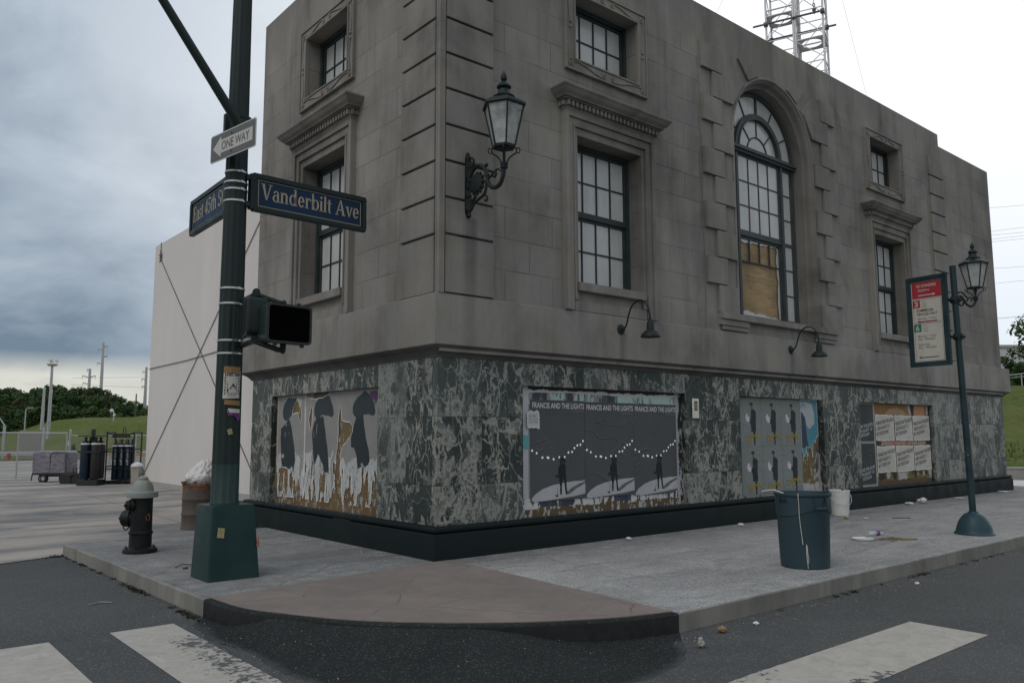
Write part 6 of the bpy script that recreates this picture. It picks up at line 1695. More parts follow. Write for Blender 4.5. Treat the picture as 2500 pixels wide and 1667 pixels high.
crumple((13.15,-.22,0), 0.072, 'paper_scrap', 'crumpled white paper at the wall foot left of the paper cup', 'paper scrap', M['white_pl'], .35, 3)
crumple((13.72,-.30,0), 0.056, 'paper_scrap', 'small folded white paper upright beside the crushed cup', 'paper scrap', M['white_pl'], 1.0, 5)
crumple((15.9,-.25,0), 0.096, 'paper_scrap', 'flat white paper at the plinth left of the lamp post', 'paper scrap', M['white_pl'], .12, 8)
crumple((9.02,-.86,0), 0.040, 'paper_cup', 'flattened yellowish cup on the pavement in front of the bucket', 'cup', M['sticker'], .7, 4)
crumple((9.30,-1.10,0), 0.036, 'plastic_fork', 'tiny white plastic scrap right of the yellowish cup', 'scrap', M['white_pl'], .3, 6)
crumple((19.23,.36-.5,0), 0.128, 'paper_plate', 'white paper plate at the far end of the plinth', 'plate', M['white_pl'], .10, 9)
crumple((3.52,-.20,0), 0.036, 'paper_scrap', 'white scrap by the plinth under the middle dark poster', 'paper scrap', M['white_pl'], .5, 12)
crumple((6.50,-.20,0), 0.044, 'paper_scrap', 'white scrap by the plinth behind the bin', 'paper scrap', M['white_pl'], .5, 14)
crumple((-.30,-4.42,RZ), 0.028, 'paper_scrap', 'pale crumpled scrap in the gutter at the ramp end', 'paper scrap', M['ink_soft'], .9, 15)
crumple((-.12,-4.28,RZ), 0.017, 'pebble', 'round grey pebble against the kerb by the ramp end', 'pebble', M['barrier'], .8, 16)
crumple((.28,-4.22,RZ), 0.034, 'dry_leaf', 'yellow-brown curled leaf in the gutter right of the ramp', 'leaf', M['straw'], .7, 17)
crumple((.78,-4.25,RZ), 0.022, 'paper_scrap', 'small white scrap in the gutter right of the curled leaf', 'paper scrap', M['white_pl'], .6, 18)
crumple((4.05,-4.33,RZ), 0.022, 'paper_scrap', 'white scrap in the gutter beyond the bin', 'paper scrap', M['white_pl'], .6, 19)
mb = MB(); stick([(-2.70,1.72,.01),(-2.60,1.78,.03),(-2.36,1.66,.012)], .007); stick([(-2.66,1.56,.01),(-2.60,1.57,.014)], .012); litter('twig', 'bent dark twig on the pavement between hydrant and pole', 'twig', mb, M['bark'])
mb = MB(); stick([(-3.85,.92,RZ+.01),(-3.72,.98,RZ+.015),(-3.62,.90,RZ+.01)], .008); litter('twig', 'grey twig lying on the asphalt left of the kerb', 'twig', mb, M['timber'])
mb = MB(); stick([(9.75,-1.40,.008),(10.05,-1.62,.008)], .009); litter('twig', 'thin dark stick on the pavement right of the bucket', 'twig', mb, M['bark'])
# ------------------------------------------------------------------ truss towers on the roof
TL, TR_ = V((-.2386,.6364,0)), V((.6364,.2386,0))
def tower(n0, zr, label):
    T = thing('truss_tower', label, 'truss tower', (n0.x, n0.y, 9.80))
    cs = [n0, n0+TR_, n0+TL+TR_, n0+TL]
    for c in cs:
        mb = MB(); mb.tube([c+V((0,0,9.80)), c+V((0,0,15.4))], .027, 10); mb.build('leg', M['alu'], T)
    mb = MB()
    for z in zr:
        ce = (cs[0]+cs[2])/2
        # box-section frame with an open middle and gusset corners
        for zz in (z, z+.16):
            for i in range(4): mb.tube([cs[i]+V((0,0,zz)), cs[(i+1) % 4]+V((0,0,zz))], .022, 8)
        o8 = []
        k = 20
        for i in range(k):
            a = 2*pi*i/k+.35; o8.append(ce+V(((.25)*cos(a), (.25)*sin(a), z)))
        sq = [c+V((0,0,z)) for c in cs]
        mb.fill([sq, o8]); mb.fill([[p+V((0,0,.012)) for p in sq], [p+V((0,0,.012)) for p in o8]])
    mb.build('platform', M['alu'], T, smooth=False)
    mb = MB()
    zs = sorted([9.85]+zr+[15.35])
    for a, b in zip(zs[:-1], zs[1:]):
        h = b-a; m = max(1, round(h/.72))
        for q in range(m):
            z0, z1 = a+h*q/m+.05, a+h*(q+1)/m-.02
            for i in range(4):
                p, r_ = cs[i], cs[(i+1) % 4]
                if (q+i) % 2: p, r_ = r_, p
                mb.tube([p+V((0,0,z0)), r_+V((0,0,z1))], .011, 6)
            if q < m-1:
                for i in range(4): mb.tube([cs[i]+V((0,0,z1)), cs[(i+1) % 4]+V((0,0,z1))], .016, 6)
    mb.build('brace', M['alu'], T)
    return T
NB = V((12.393,1.077,0))+r0*.19; NA = NB+TL*1.07
tower(NB, [11.70,14.1], 'right-hand silver truss tower rising above the parapet'); tower(NA, [12.55,14.9], 'left-hand silver truss tower clamped beside the other above the parapet')
for n0, z, lb, tl in ((NB-TL.normalized()*.0, 12.33, 'dark scaffold pipe clamped across the front of both truss towers', (-.05,2.55)), (NB+TR_, 12.20, 'dark scaffold pipe clamped across the back of both truss towers', (-.35,2.3))):
    off = TR_.normalized()*(-.055)
    a = n0+off+V((0,0,z)); mb = MB(); mb.tube([a+TL*tl[0], a+TL*tl[1]], .026, 10)
    P = mb.build('scaffold_pipe', M['darkpipe']); tag(P, lb, 'pipe'); mb = MB()
    for q in (.0, 2.07): mb.obox(n0+TL*q+off*.5+V((0,0,z)), TL.normalized()*.05, TR_.normalized()*.05, (0,0,.05)); mb.sphere(n0+TL*q+off*1.6+V((0,0,z-.03)), .035, 8)
    mb.build('clamp', M['darkpipe'], P)
for p, q, lb in ((NB+TR_+V((.02,0,15.3)), V((16.2,1.4,9.8)), 'thin guy wire slanting right from the truss towers to the roof'), (NB+TR_*.5+V((0,0,15.3)), NB+TR_*.9+V((0,0,9.9)), 'thin rigging line hanging inside the right truss tower'), (NA+TL+V((-.1,0,15.3)), V((7.9,1.5,9.8)), 'thin guy wire slanting left from the truss towers to the roof')):
    mb = MB(); mb.tube([p, q], .0035, 5); tag(mb.build('guy_wire', M['steel']), lb, 'wire')
NC = (NA+NB)/2+TL*.5+TR_*.5
mb = MB(); mb.tube([NB+TL*.35+TR_*.4+V((0,0,15.2)), NB+TL*.35+TR_*.4+V((0,0,12.75))], .008, 6)
hk = NB+TL*.35+TR_*.4
mb.tube([hk+V((.05*cos(a), 0, 12.70+.05*sin(a))) for a in [i*pi/8 for i in range(17)]], .012, 6); mb.lathe([(.01,12.45),(.05,12.56),(.05,12.60),(.02,12.64)], hk, 10)
tag(mb.build('chain_hook', M['darkpipe']), 'steel hook and shackle hanging between the truss towers', 'hook')

# ------------------------------------------------------------------ white rendered building
WB = thing('white_building', 'plain off-white building with crossing dark cables behind the street pole', 'building', (2.35,14.5,0))
mb = MB(); mb.box((2.35,7.5,.10),(16,20.9,8.345)); mb.build('wall', M['white_wall'], WB, bevel=.02)
mb = MB(); mb.box((2.30,7.5,-.06),(2.349,20.93,.085)); mb.box((2.35,7.5,-.06),(16,20.9,.099)); mb.build('base_strip', M['barrier'], WB)
for pts in ([(20.17,7.76),(11.85-.9,.15)], [(21.0,.30),(11.81-1.6,8.4)], [(20.92,3.97),(17,3.99),(14.37,4.06),(8,4.4)], [(20.17,7.76),(20.19,8.36)]):
    mb = MB(); mb.tube([V((2.328,y,z)) for y, z in pts], .012, 6); mb.build('cable', M['cable'], WB)
mb = MB()
for y, z in ((20.15,7.86),(20.14,7.78),(20.98,.34)):
    for k in range(4): a = random.uniform(0,3.1); mb.tube([V((2.325,y-.18*cos(a),z-.18*sin(a))), V((2.31,y+.2*cos(a),z+.2*sin(a)))], .012, 5)
mb.build('cable_tie', M['cable'], WB)

# ------------------------------------------------------------------ yard on the left: gas racks, cart, bins
def base(u, v, z=0):
    d = fwd+rt*((u-1250)/1972.88)-up*((v-833.5)/1972.88); return CAM+d*((z-CAM.z)/d.z)
H2 = V((sin(YAW), cos(YAW), 0)); Z = V((0,0,1))
def cylinder(name, p, r, h, label, group, writing=False, mat='cyl'):
    o = thing(name, label, 'gas cylinder', p, group)
    mb = MB(); mb.lathe([(r*.9,.02),(r,.05),(r,h*.88),(r*.92,h*.915),(r*.7,h*.95),(r*.38,h*.975),(r*.3,h*.985),(.0,h*.987)], p, 18); mb.build('body', M[mat], o)
    mb = MB(); mb.lathe([(r*.26,h*.98),(r*.26,h*1.03),(r*.4,h*1.035),(r*.4,h*1.06),(.01,h*1.065)], p, 10); mb.build('valve', M['black'], o)
    mb = MB(); mb.lathe([(r*1.005,h*.878),(r*.94,h*.912)], p, 18); mb.build('shoulder_band', M['white_pl'], o)
    if writing:
        va_ = atan2(CAM.y-p.y, CAM.x-p.x); ex = V((-sin(va_), cos(va_), 0)); n = V((cos(va_), sin(va_), 0))
        mb = MB(); text(mb, 'OXY-JET', p+n*(r+.004)-ex*.03+Z*(h*.80), -Z, ex, .055, .55, .03); mb.build('lettering', M['sign_white'], o, smooth=False)
    return o
G2 = base(291, 1181)
RK = thing('gas_rack', 'black steel rack of three lettered blue cylinders beside the white building', 'gas rack', G2)
mb = MB()
def lp_pts(o, a, b, z): return o+r0*a+H2*b+Z*z
def bar(mb, o, p, q, w=.025): 
    a = lp_pts(o, *p); b = lp_pts(o, *q); mb.tube([a, b], w, 6)
mb.obox(G2+Z*.09+H2*.25, r0*.46, H2*.30, Z*.03)
for a in (-.42,-.14,.14,.42): mb.obox(G2+Z*.03+r0*a+H2*.25, r0*.05, H2*.30, Z*.03)
for a in (-.47,.47):
    for b in (-.06,.52): bar(mb, G2, (a,b,.1), (a,b,1.78))
    bar(mb, G2, (a,-.06,1.78), (a,.52,1.78)); bar(mb, G2, (a,-.06,.6), (a,.52,.6)); bar(mb, G2, (a,-.06,1.2), (a,.52,1.2))
for z in (.52,1.12): bar(mb, G2, (-.47,-.08,z), (.47,-.08,z), .02)
mb.obox(G2+Z*1.66-H2*.02, r0*.30, H2*.03, Z*.07); bar(mb, G2, (-.5,-.06,1.78), (-.32,-.06,1.70), .03); bar(mb, G2, (.5,-.06,1.78), (.32,-.06,1.70), .03)
mb.tube([lp_pts(G2,-.05,.2,1.72), lp_pts(G2,-.04,.2,1.92), lp_pts(G2,0,.2,1.97), lp_pts(G2,.04,.2,1.92), lp_pts(G2,.05,.2,1.72)], .016, 6)
mb.build('frame', M['black'], RK)
mb = MB(); mb.tube([lp_pts(G2,-.3,.1,1.5), lp_pts(G2,-.15,.1,1.42), lp_pts(G2,.1,.1,1.47), lp_pts(G2,.3,.1,1.42)], .018, 6); mb.tube([lp_pts(G2,-.28,.12,1.44), lp_pts(G2,.0,.12,1.52), lp_pts(G2,.3,.12,1.5)], .014, 6); mb.build('hose', M['sticker'], RK)
for k, a in enumerate((-.215,0,.215)):
    cylinder('gas_cylinder', lp_pts(G2, a, .05, .12), .100, 1.33, 'blue gas cylinder with white lettering, %s in the three-cylinder rack' % ('left','middle','right')[k], 'gas cylinders in the lettered rack', True)
    cylinder('gas_cylinder', lp_pts(G2, a, .36, .12), .100, 1.33, 'blue gas cylinder in the back row behind the %s lettered one' % ('left','middle','right')[k], 'gas cylinders in the lettered rack')
G1 = base(214, 1185)
RK1 = thing('gas_rack', 'black rack with a flat top plate holding four tall dark cylinders', 'gas rack', G1)
mb = MB(); mb.obox(G1+Z*.10+H2*.2, r0*.34, H2*.30, Z*.09); mb.obox(G1+Z*1.66+H2*.2, r0*.36, H2*.30, Z*.02); mb.tube([G1+H2*.2+Z*.1, G1+H2*.2+Z*1.85], .05, 8)
mb.obox(G1+Z*1.78+H2*.2, r0*.05, H2*.05, Z*.10); mb.obox(G1+Z*1.12-H2*.10, r0*.35, H2*.012, Z*.03)
for a in (-.34,.34): mb.obox(G1+Z*1.12+H2*.2+r0*a, r0*.012, H2*.31, Z*.03)
mb.build('frame', M['black'], RK1)
for a, b, lb in ((-.16,.03,'tall dark blue cylinder at the front left of the plate-topped rack'),(.17,.06,'tall near-black cylinder at the front right of the plate-topped rack'),(-.16,.36,'tall cylinder at the back left of the plate-topped rack'),(.17,.38,'tall cylinder at the back right of the plate-topped rack')):
    cylinder('gas_cylinder', lp_pts(G1, a, b, .19), .150, 1.34, lb, 'tall cylinders in the plate-topped rack', mat='cyl' if a < 0 else 'black')
C0 = base(119, 1177)
CT = thing('flat_cart', 'black flat cart loaded with a lavender shrink-wrapped bundle', 'cart', C0)
mb = MB(); mb.obox(C0+Z*.30+H2*.35, r0*.60, H2*.40, Z*.035); mb.obox(C0+Z*.24+H2*.35, r0*.40, H2*.3, Z*.04)
mb.tube([C0+r0*-.60+H2*-.02+Z*.3, C0+r0*-.62+H2*-.04+Z*.06], .02, 6); mb.build('deck', M['black'], CT)
for a, b in ((-.16,-.02),(-.30,.1),(.50,.0),(.52,.6)):
    mb = MB(); cyl_dir(mb, C0+r0*a+H2*b+Z*.135, H2+r0*.25, [(.05,-.06),(.135,-.055),(.14,-.04),(.14,.04),(.135,.055),(.05,.06)], 20); w_ = mb.build('wheel', M['tyre'], CT)
    mb = MB(); cyl_dir(mb, C0+r0*a+H2*b+Z*.135, H2+r0*.25, [(.05,-.068),(.07,-.066),(.07,.06)], 14); mb.build('rim', M['barrier'], w_)
rings = []
for z, s in ((.34,1.0),(.5,1.02),(.75,1.0),(1.0,1.01),(1.08,.98),(1.12,.90)):
    pts = rrect(C0+H2*.35+Z*z, r0, H2, 1.24*s, .80*s, .09)
    rings.append([p+V((NR.uniform(-.018,.018), NR.uniform(-.018,.018), NR.uniform(-.012,.012))) for p in pts])
mb = MB(); mb.loft(rings, cap=True); W_o = mb.build('wrapped_bundle', M['wrap'], None); tag(W_o, 'lavender-grey bundle wrapped in plastic film on the flat cart', 'bundle')
mb = MB(); q = C0-H2*.06; 
mb.tube([q+r0*.04+Z*.36, q+r0*.04+Z*.98, q+r0*.12+Z*1.07, q+r0*.52+Z*1.07, q+r0*.60+Z*1.0, q+r0*.60+Z*.36], .014, 8); mb.build('frame', M['cable'], CT)
q = base(166, 1180); mb = MB(); mb.obox(q+Z*.16, r0*.20, H2*.2, Z*.16); mb.obox(q+r0*.37+Z*.12, r0*.16, H2*.2, Z*.12); mb.obox(q+r0*.37+Z*.30, r0*.12, H2*.15, Z*.06)
tag(mb.build('equipment_case', M['black'], None, bevel=.02), 'black equipment cases on the ground between cart and cylinder rack', 'case')
q = base(186, 1178); mb = MB(); mb.tube([q+r0*-.12+Z*.0, q+r0*-.12+Z*.52, q+r0*.20+Z*.52, q+r0*.20+Z*.0], .02, 6); mb.tube([q+r0*-.0+Z*.0, q+r0*.0+Z*.5], .02, 6); mb.obox(q+r0*.05+Z*.04+H2*.1, r0*.2, H2*.15, Z*.02)
tag(mb.build('hand_truck', M['black']), 'low black hoop frame standing beside the plate-topped rack', 'frame')
q = base(332, 1181)
TC = thing('trash_can', 'pale domed litter bin at the end of the white building', 'bin', q)
mb = MB(); mb.loft([[q+r0*a*s+H2*b*s+Z*z for a, b in ((-.15,-.15),(.15,-.15),(.15,.15),(-.15,.15))] for z, s in ((0,.85),(.58,1.0))], cap=True); mb.build('bin_body', simple('beige_plastic', (.36,.34,.30), .5, 0, .15, 6), TC, bevel=.01)
mb = MB(); mb.lathe([(.205,.585),(.205,.62),(.17,.68),(.10,.73),(.02,.75)], q, 20); mb.build('lid', M['white_pl'], TC)
for u, w_, lb in ((246,.42,'grey barrier with orange caps seen between the two cylinder racks'),(342,.5,'grey barrier with an orange top beside the domed litter bin')):
    q = base(u, 1150); mb = MB(); mb.obox(q+Z*.38, r0*w_, H2*.1, Z*.38, 0); mb.obox(q+Z*.80, r0*w_*.95, H2*.12, Z*.035, 1); mb.obox(q+Z*.90-r0*w_*.4, r0*w_*.35, H2*.1, Z*.06, 2)
    tag(mb.build('barrier', [M['barrier'], M['orange_pl'], M['kraft']], None, bevel=.01), lb, 'barrier')
# chain-link fence
FA, FB_ = V((-9.0,19.5,0)), V((2.0,30.75,0))
CF = thing('chain_link_fence', 'galvanised chain-link fence across the yard at the left', 'fence', FA)
def fence(root, a, b, h, n, rail=True, z0=.06):
    mb = MB(); mb.add([a+Z*z0, b+Z*z0, b+Z*h, a+Z*h], [(0,1,2,3)]); mb.build('mesh', M['chain'], root, smooth=False)
    mb = MB(); mb.tube([a+Z*h, b+Z*h], .024, 8); mb.tube([a+Z*z0, b+Z*z0], .016, 6); mb.build('rail', M['steel'], root)
    for i in range(n+1):
        p = a+(b-a)*i/n; mb = MB(); mb.tube([p, p+Z*(h+.04)], .03, 8); mb.build('post', M['steel'], root)
fence(CF, FA, FB_-(FB_-FA).normalized()*.22, 1.79, 5)
CF2 = thing('chain_link_fence', 'farther chain-link run with a low top rail behind the cylinder racks', 'fence', FB_)
fence(CF2, FB_, V((12,27.6,0)), 1.68, 4)
mb = MB(); mb.tube([FB_, FB_+Z*1.9], .045, 10); mb.sphere(FB_+Z*1.9, .05, 8); mb.obox(FB_+Z*1.35-r0*.05, r0*.08, H2*.04, Z*.12); mb.build('gate_post', M['steel'], CF2)
# wooden stockade, guard rail, posts
q0, q1 = at(49, 1060, 60), at(107, 1060, 60); q0.z = q1.z = 0
SF = thing('stockade_fence', 'weathered grey plank fence behind the guard rail', 'fence', q0)
mb = MB(); n = 17
for i in range(n):
    p = q0+(q1-q0)*(i+.5)/n; mb.obox(p+Z*(1.05+.04*sin(i*2.3)), (q1-q0)/n*.46, H2*.02, Z*(1.05+.03*cos(i*3.1)))
mb.build('plank', M['timber'], SF, smooth=False); mb = MB(); mb.tube([q0+Z*1.8+H2*.06, q1+Z*1.8+H2*.06], .05, 6); mb.tube([q0+Z*.6-H2*.06, q1+Z*.6-H2*.06], .04, 6); mb.build('rail', M['timber'], SF)
for (u, v), lb in (((12,1030),'pale steel fence post with a raked barb arm at the left edge'),((108,1035),'pale steel fence post with a raked barb arm at the plank fence end'),):
    p = at(u, v, 60); t = p.z; p.z = 0; mb = MB(); mb.tube([p, p+Z*(t-.25)], .10, 8); mb.tube([p+Z*(t-.25), p+Z*(t+.35)-r0*.45*(1 if u < 50 else -1)], .045, 6); tag(mb.build('fence_post', M['steel']), lb, 'post')
WIRE = simple('weathered_wire', (.30,.31,.32), .7)
def wire(u0, v0, u1, v1, D, r, lb, ext=1.0, D1=None):
    a, b = at(u0, v0, D), at(u1, v1, D1 or D); mb = MB(); d = b-a
    P = [a+d*(t)-Z*0 for t in (-ext*.6, 0, 1, 1+ext)]; mb.tube(P, r, 5); return tag(mb.build('power_line', WIRE), lb, 'wire', None)
for a, b, lb in ((( -60,1099),(146,1098),'corrugated steel guard rail along the far edge of the yard'), ((322,1099),(400,1099),'second short guard rail far behind the racks')):
    p, q = at(*a, 57), at(*b, 57); p.z = q.z = 0
    GR = thing('guard_rail', lb, 'guard rail', p); e_ = (q-p); nn = V((-e_.y, e_.x, 0)).normalized()
    mb = MB(); prof = [(0,.36),(.05,.40),(.05,.46),(.0,.51),(.05,.56),(.05,.64),(0,.68)]
    mb.loft([[x+Z*z-nn*-d for d, z in prof] for x in (p, q)], closed=False); mb.build('rail', M['steel'], GR)
    mb = MB(); k = max(2, int(e_.length/2))
    for i in range(k): x = p+e_*(i+.5)/k; mb.obox(x+Z*.33+nn*-.06, e_.normalized()*.05, nn*.05, Z*.34)
    mb.build('post', M['timber'], GR, smooth=False)
p = at(21, 1117, 57); p.z = .02; mb = MB(); mb.lathe([(.16,0),(.16,.05),(.11,.06),(.11,.38),(.14,.40),(.12,.46),(.05,.52)], p, 12); mb.tube([p-r0*.2+Z*.27, p+r0*.2+Z*.27], .05, 8); tag(mb.build('fire_hydrant', simple('red_paint', (.32,.035,.025), .6)), 'small red hydrant far off under the guard rail', 'fire hydrant')
# light poles and transmission poles
def tpole(name, u0, v0, u1, v1, D, r, lb, cat, mt='steel', zb=None):
    p, q = at(u0, v0, D), at(u1, v1, D); p = V((q.x, q.y, (hill_h(q.x, q.y) if zb is None else zb)-.1))
    T = thing(name, lb, cat, p); mb = MB(); mb.tube([p, q], [r, r*.62], 10); mb.build('shaft', M[mt], T); return T, q
T, q = tpole('light_pole', 117,1091, 128,888, 95, .22, 'tall pale light pole with a cluster of floodlights, left in the yard', 'light pole')
mb = MB(); mb.lathe([(.45,-.25),(.62,-.05),(.5,.15),(.25,.32),(.05,.36)], q, 14); mb.build('lamp_head', M['white_pl'], T)
for k in range(3): mb = MB(); mb.obox(q+V((.4*cos(k*2.1), .4*sin(k*2.1), .3)), (.16,0,0), (0,.16,0), (0,0,.16)); mb.build('floodlight', M['white_pl'], T)
T, q = tpole('utility_pole', 104,1045, 108,949, 112, .24, 'plain pale pole without a lamp left of the floodlight pole', 'pole')
mb = MB(); mb.tube([q-r0*.2, q+r0*.2], .12, 6); mb.build('cap', M['steel'], T)
T, q = tpole('street_lamp', 60,1044, 63,1000, 75, .075, 'short street lamp with a curved arm over the plank fence', 'street lamp')
mb = MB(); mb.tube([q, q+Z*.12+r0*.12, q+Z*.18+r0*.35], .05, 6); mb.obox(q+Z*.17+r0*.45, r0*.2, H2*.08, Z*.04); mb.build('lamp_head', M['steel'], T)
T, q = tpole('street_lamp', 270,1035, 272,990, 110, .10, 'thin street lamp on the grass hill left of the security camera', 'street lamp', 'cable')
mb = MB(); mb.tube([q, q+Z*.1+r0*.5], .06, 6); mb.build('lamp_head', M['cable'], T)
T, q = tpole('camera_pole', 278,1035, 278,1008, 90, .09, 'white dome security camera on a short pole on the hill', 'camera')
mb = MB(); mb.tube([q, q+Z*.35-r0*.15], .06, 6); mb.sphere(q+Z*.25-r0*.25, .22, 10); mb.sphere(q-Z*.25+r0*.05, .16, 10); mb.build('camera_dome', M['white_pl'], T)
T, q = tpole('utility_pole', 332,1030, 333,961, 112, .13, 'slim brown wooden pole on the right part of the hill', 'pole', 'bark')
for u0, u1, v1, arms, lb in ((213,220,900,((905,-7,1),(921,-18,1),(938,-16,1),(921,14,1)),'steel transmission pole, shorter of the two before the wood'), (242,253,836,((848,10,1),(855,-12,1),(872,11,1),(889,-13,1),(921,-4,1)),'tallest steel transmission pole with staggered arms before the wood'), (353,358,896,((910,-9,1),(928,-11,1),(946,-10,1)),'transmission pole half hidden by the white building')):
    T, q = tpole('transmission_pole', u0,1050, u1,v1, 178, .42, lb, 'transmission pole'); b_ = at(u0, 1050, 178)
    mb = MB()
    for v, du, s in arms:
        t = (v-v1)/(1050-v1); p = q+(b_-q)*t; e = r0*(du/1972.88*178); mb.tube([p, p+e+Z*.35], .11, 6); mb.tube([p+e+Z*.35, p+e-Z*.4], .05, 5)
    mb.build('cross_arm', M['steel'], T)
wire(200,922,330,921,178,.03,'faint power line strung left to right over the wood, upper',.3); wire(200,940,350,946,178,.03,'faint power line sagging over the wood, lower',.3)

# ------------------------------------------------------------------ trees
def tree_mesh(seed, H, Rw, nclump, nleaf, leaf, z0=.25, cone=0.0):
    rs = np.random.RandomState(seed); V_, F_ = [], []
    cl = []
    for i in range(nclump):
        t = (i+.5)/nclump; z = H*(z0+(1-z0)*t)
        w = Rw*(sqrt(max(.05, 1-((t-.38)/.66)**2)) if not cone else (1.02-t)*.9)
        a = rs.uniform(0, 6.28); r = w*rs.uniform(.25, .95)*(1 if i % 4 else .3)
        cl.append((r*cos(a), r*sin(a), z*rs.uniform(.93, 1.0), Rw*rs.uniform(.22, .42)*(1 if not cone else .8)))
    for cx_, cy_, cz, cr in cl:
        n = int(nleaf*rs.uniform(.7, 1.3))
        D = rs.normal(size=(n, 3)); D /= np.linalg.norm(D, axis=1)[:, None]; D *= (rs.uniform(.35, 1.05, n)**.6)[:, None]*cr; D[:, 2] *= .72
        for d in D:
            c = np.array([cx_, cy_, cz])+d; nn = d/np.linalg.norm(d)+rs.normal(size=3)*.6; nn[2] += .5; nn /= np.linalg.norm(nn)
            a = np.cross(nn, rs.normal(size=3)); a /= np.linalg.norm(a); b = np.cross(nn, a); s = leaf*rs.uniform(.6, 1.3); k = len(V_)
            V_ += [tuple(c-a*s), tuple(c-b*s*.55), tuple(c+a*s), tuple(c+b*s*.55)]; F_.append((k,k+1,k+2,k+3))
    return V_, F_, cl
def make_tree(name, p, seed, H, Rw, nclump, nleaf, leaf, mt, label, group, z0=.25, cone=0.0, tr=.018):
    T = thing(name, label, 'tree', p, group); V_, F_, cl = tree_mesh(seed, H, Rw, nclump, nleaf, leaf, z0, cone)
    mb = MB(); mb.add([V(v)+p for v in V_], F_); mb.build('crown', M[mt], T, smooth=False, keep=True)
    mb = MB(); mb.tube([p-Z*.2, p+Z*H*.3+V((.1,0,0)), p+Z*H*.62, p+Z*H*.9], [H*tr, H*tr*.75, H*tr*.45, H*tr*.15], 7)
    for i, c in enumerate(cl):
        if i % 3 == 0: q = V(c[:3])+p; s = p+Z*max(H*.18, (q.z-p.z)*.62); mb.tube([s, s+(q-s)*.5+Z*H*.02, q], [H*tr*.35, H*tr*.22, H*tr*.08], 5)
    mb.build('trunk', M['bark'], T); return T
protos = []
tops = [(-60,948),(0,950),(25,946),(52,951),(65,957),(90,951),(114,946),(145,941),(160,948),(194,951),(230,945),(258,952),(280,960),(295,971),(312,979),(335,983),(360,985),(430,990),(520,985)]
def topv(u):
    for (a, x), (b, y) in zip(tops[:-1], tops[1:]):
        if a <= u <= b: return x+(y-x)*(u-a)/(b-a)
    return 985
WORDS = ['dark','mid-green','olive','deep green']
cnt = 0
def place(u, D, dv, k, label, group):
    global cnt
    vt = topv(u)+dv; q = at(u, vt, D); zb = hill_h(q.x, q.y)-.3 if q.y < 225 else .2
    zb = min(zb, q.z-5.5); H = q.z-zb
    if k not in place.pr:
        cone = 0
        place.pr[k] = make_tree('tree', V((q.x,q.y,zb)), 20+k, 10.0, (4.1,3.6,4.4,3.2)[k % 4], (26,22,30,24)[k % 4], 62, .40, ('leaf_a','leaf_b','leaf_a','leaf_c')[k % 4], label, group, .16); T = place.pr[k]
    else: T = dup(place.pr[k], (q.x,q.y,zb), label)
    s = H/10.0; T.scale = (s*random.uniform(.9,1.15), s*random.uniform(.9,1.15), s); T.rotation_euler.z = random.uniform(0, 6.28)
    return T
place.pr = {}
GW = 'trees of the far wood'
us = list(np.arange(-52, 430, 17.5))
for i, u in enumerate(us):
    if u > 372: lb = 'tree of the far wood hidden behind the white building'
    else:
        lb = 'treetop in the far wood, ' + ('at the left edge of the picture' if u < 5 else 'beyond the chain-link fence end' if u < 60 else 'left of the floodlight pole' if u < 112 else 'right of the floodlight pole' if u < 160 else 'between floodlight and transmission poles' if u < 205 else 'between the two transmission poles' if u < 245 else 'right of the tallest transmission pole' if u < 300 else 'low at the white building end')
    place(u+random.uniform(-4,4), 172+random.uniform(-10,10), random.uniform(-2.5,4.5), i % 4, lb+', back row', GW)
for i, u in enumerate(us):
    lb = 'nearer tree of the wood, ' + ('at the left edge of the picture' if u < 5 else 'beyond the chain-link fence end' if u < 60 else 'left of the floodlight pole' if u < 112 else 'right of the floodlight pole' if u < 160 else 'between floodlight and transmission poles' if u < 205 else 'between the two transmission poles' if u < 245 else 'right of the tallest transmission pole' if u < 300 else 'low at the white building end')
    place(u+8+random.uniform(-4,4), 142+random.uniform(-8,8), 15+random.uniform(-4,10), (i+2) % 4, lb+', front row', GW)
for i, u in enumerate(range(-50, 330, 26)):
    lb = 'low tree at the foot of the wood, ' + ('at the left edge of the picture' if u < 5 else 'beyond the chain-link fence end' if u < 60 else 'near the floodlight pole' if u < 160 else 'near the transmission poles' if u < 250 else 'on the hill crest')
    place(u+random.uniform(-5,5), 124+random.uniform(-4,4), 46+random.uniform(-6,8), (i+1) % 4, lb, GW)
p = at(178, 1105, 57.5); p.z = .05; make_tree('shrub', p, 5, 1.0, .42, 12, 60, .07, 'leaf_a', 'small dark conical shrub right of the fence gate post', None, .05, 1.0)
# ------------------------------------------------------------------ right background: bank, wall, building, tree, wires
w0, w1 = V((26.6,4.55,0)), V((36.5,-3.2,0)); dw = (w1-w0).normalized(); nw = V((-dw.y, dw.x, 0))
mb = MB(); mb.obox((w0+w1)/2+Z*.04, (w1-w0)/2, nw*.15, Z*.24); mb.obox((w0+w1)/2+Z*.31, (w1-w0)/2, nw*.19, Z*.035)
tag(mb.build('retaining_wall', M['barrier'], None, bevel=.01), 'low grey retaining wall at the foot of the grass bank', 'wall')
a, b = at(2436, 842, 84), at(2436, 842, 84)+r0*34; 
RB = thing('far_building', 'flat-roofed pale building on top of the grass bank at the right edge', 'building', (a.x,a.y,3.5))
def pb(zlo, zhi, pr_, m):
    mb = MB(); p = [a-r0*pr_-H2*pr_, b+r0*pr_-H2*pr_, b+r0*pr_+H2*14, a-r0*pr_+H2*14]; mb.loft([[V((x.x,x.y,zlo)) for x in p], [V((x.x,x.y,zhi)) for x in p]], cap=True); return mb
pb(3.5, a.z-.28, 0, 0).build('wall', simple('pale_cladding', (.48,.50,.50), .8, 0, .08, .6), RB); pb(a.z-.278, a.z, .12, 0).build('roof', M['barrier'], RB)
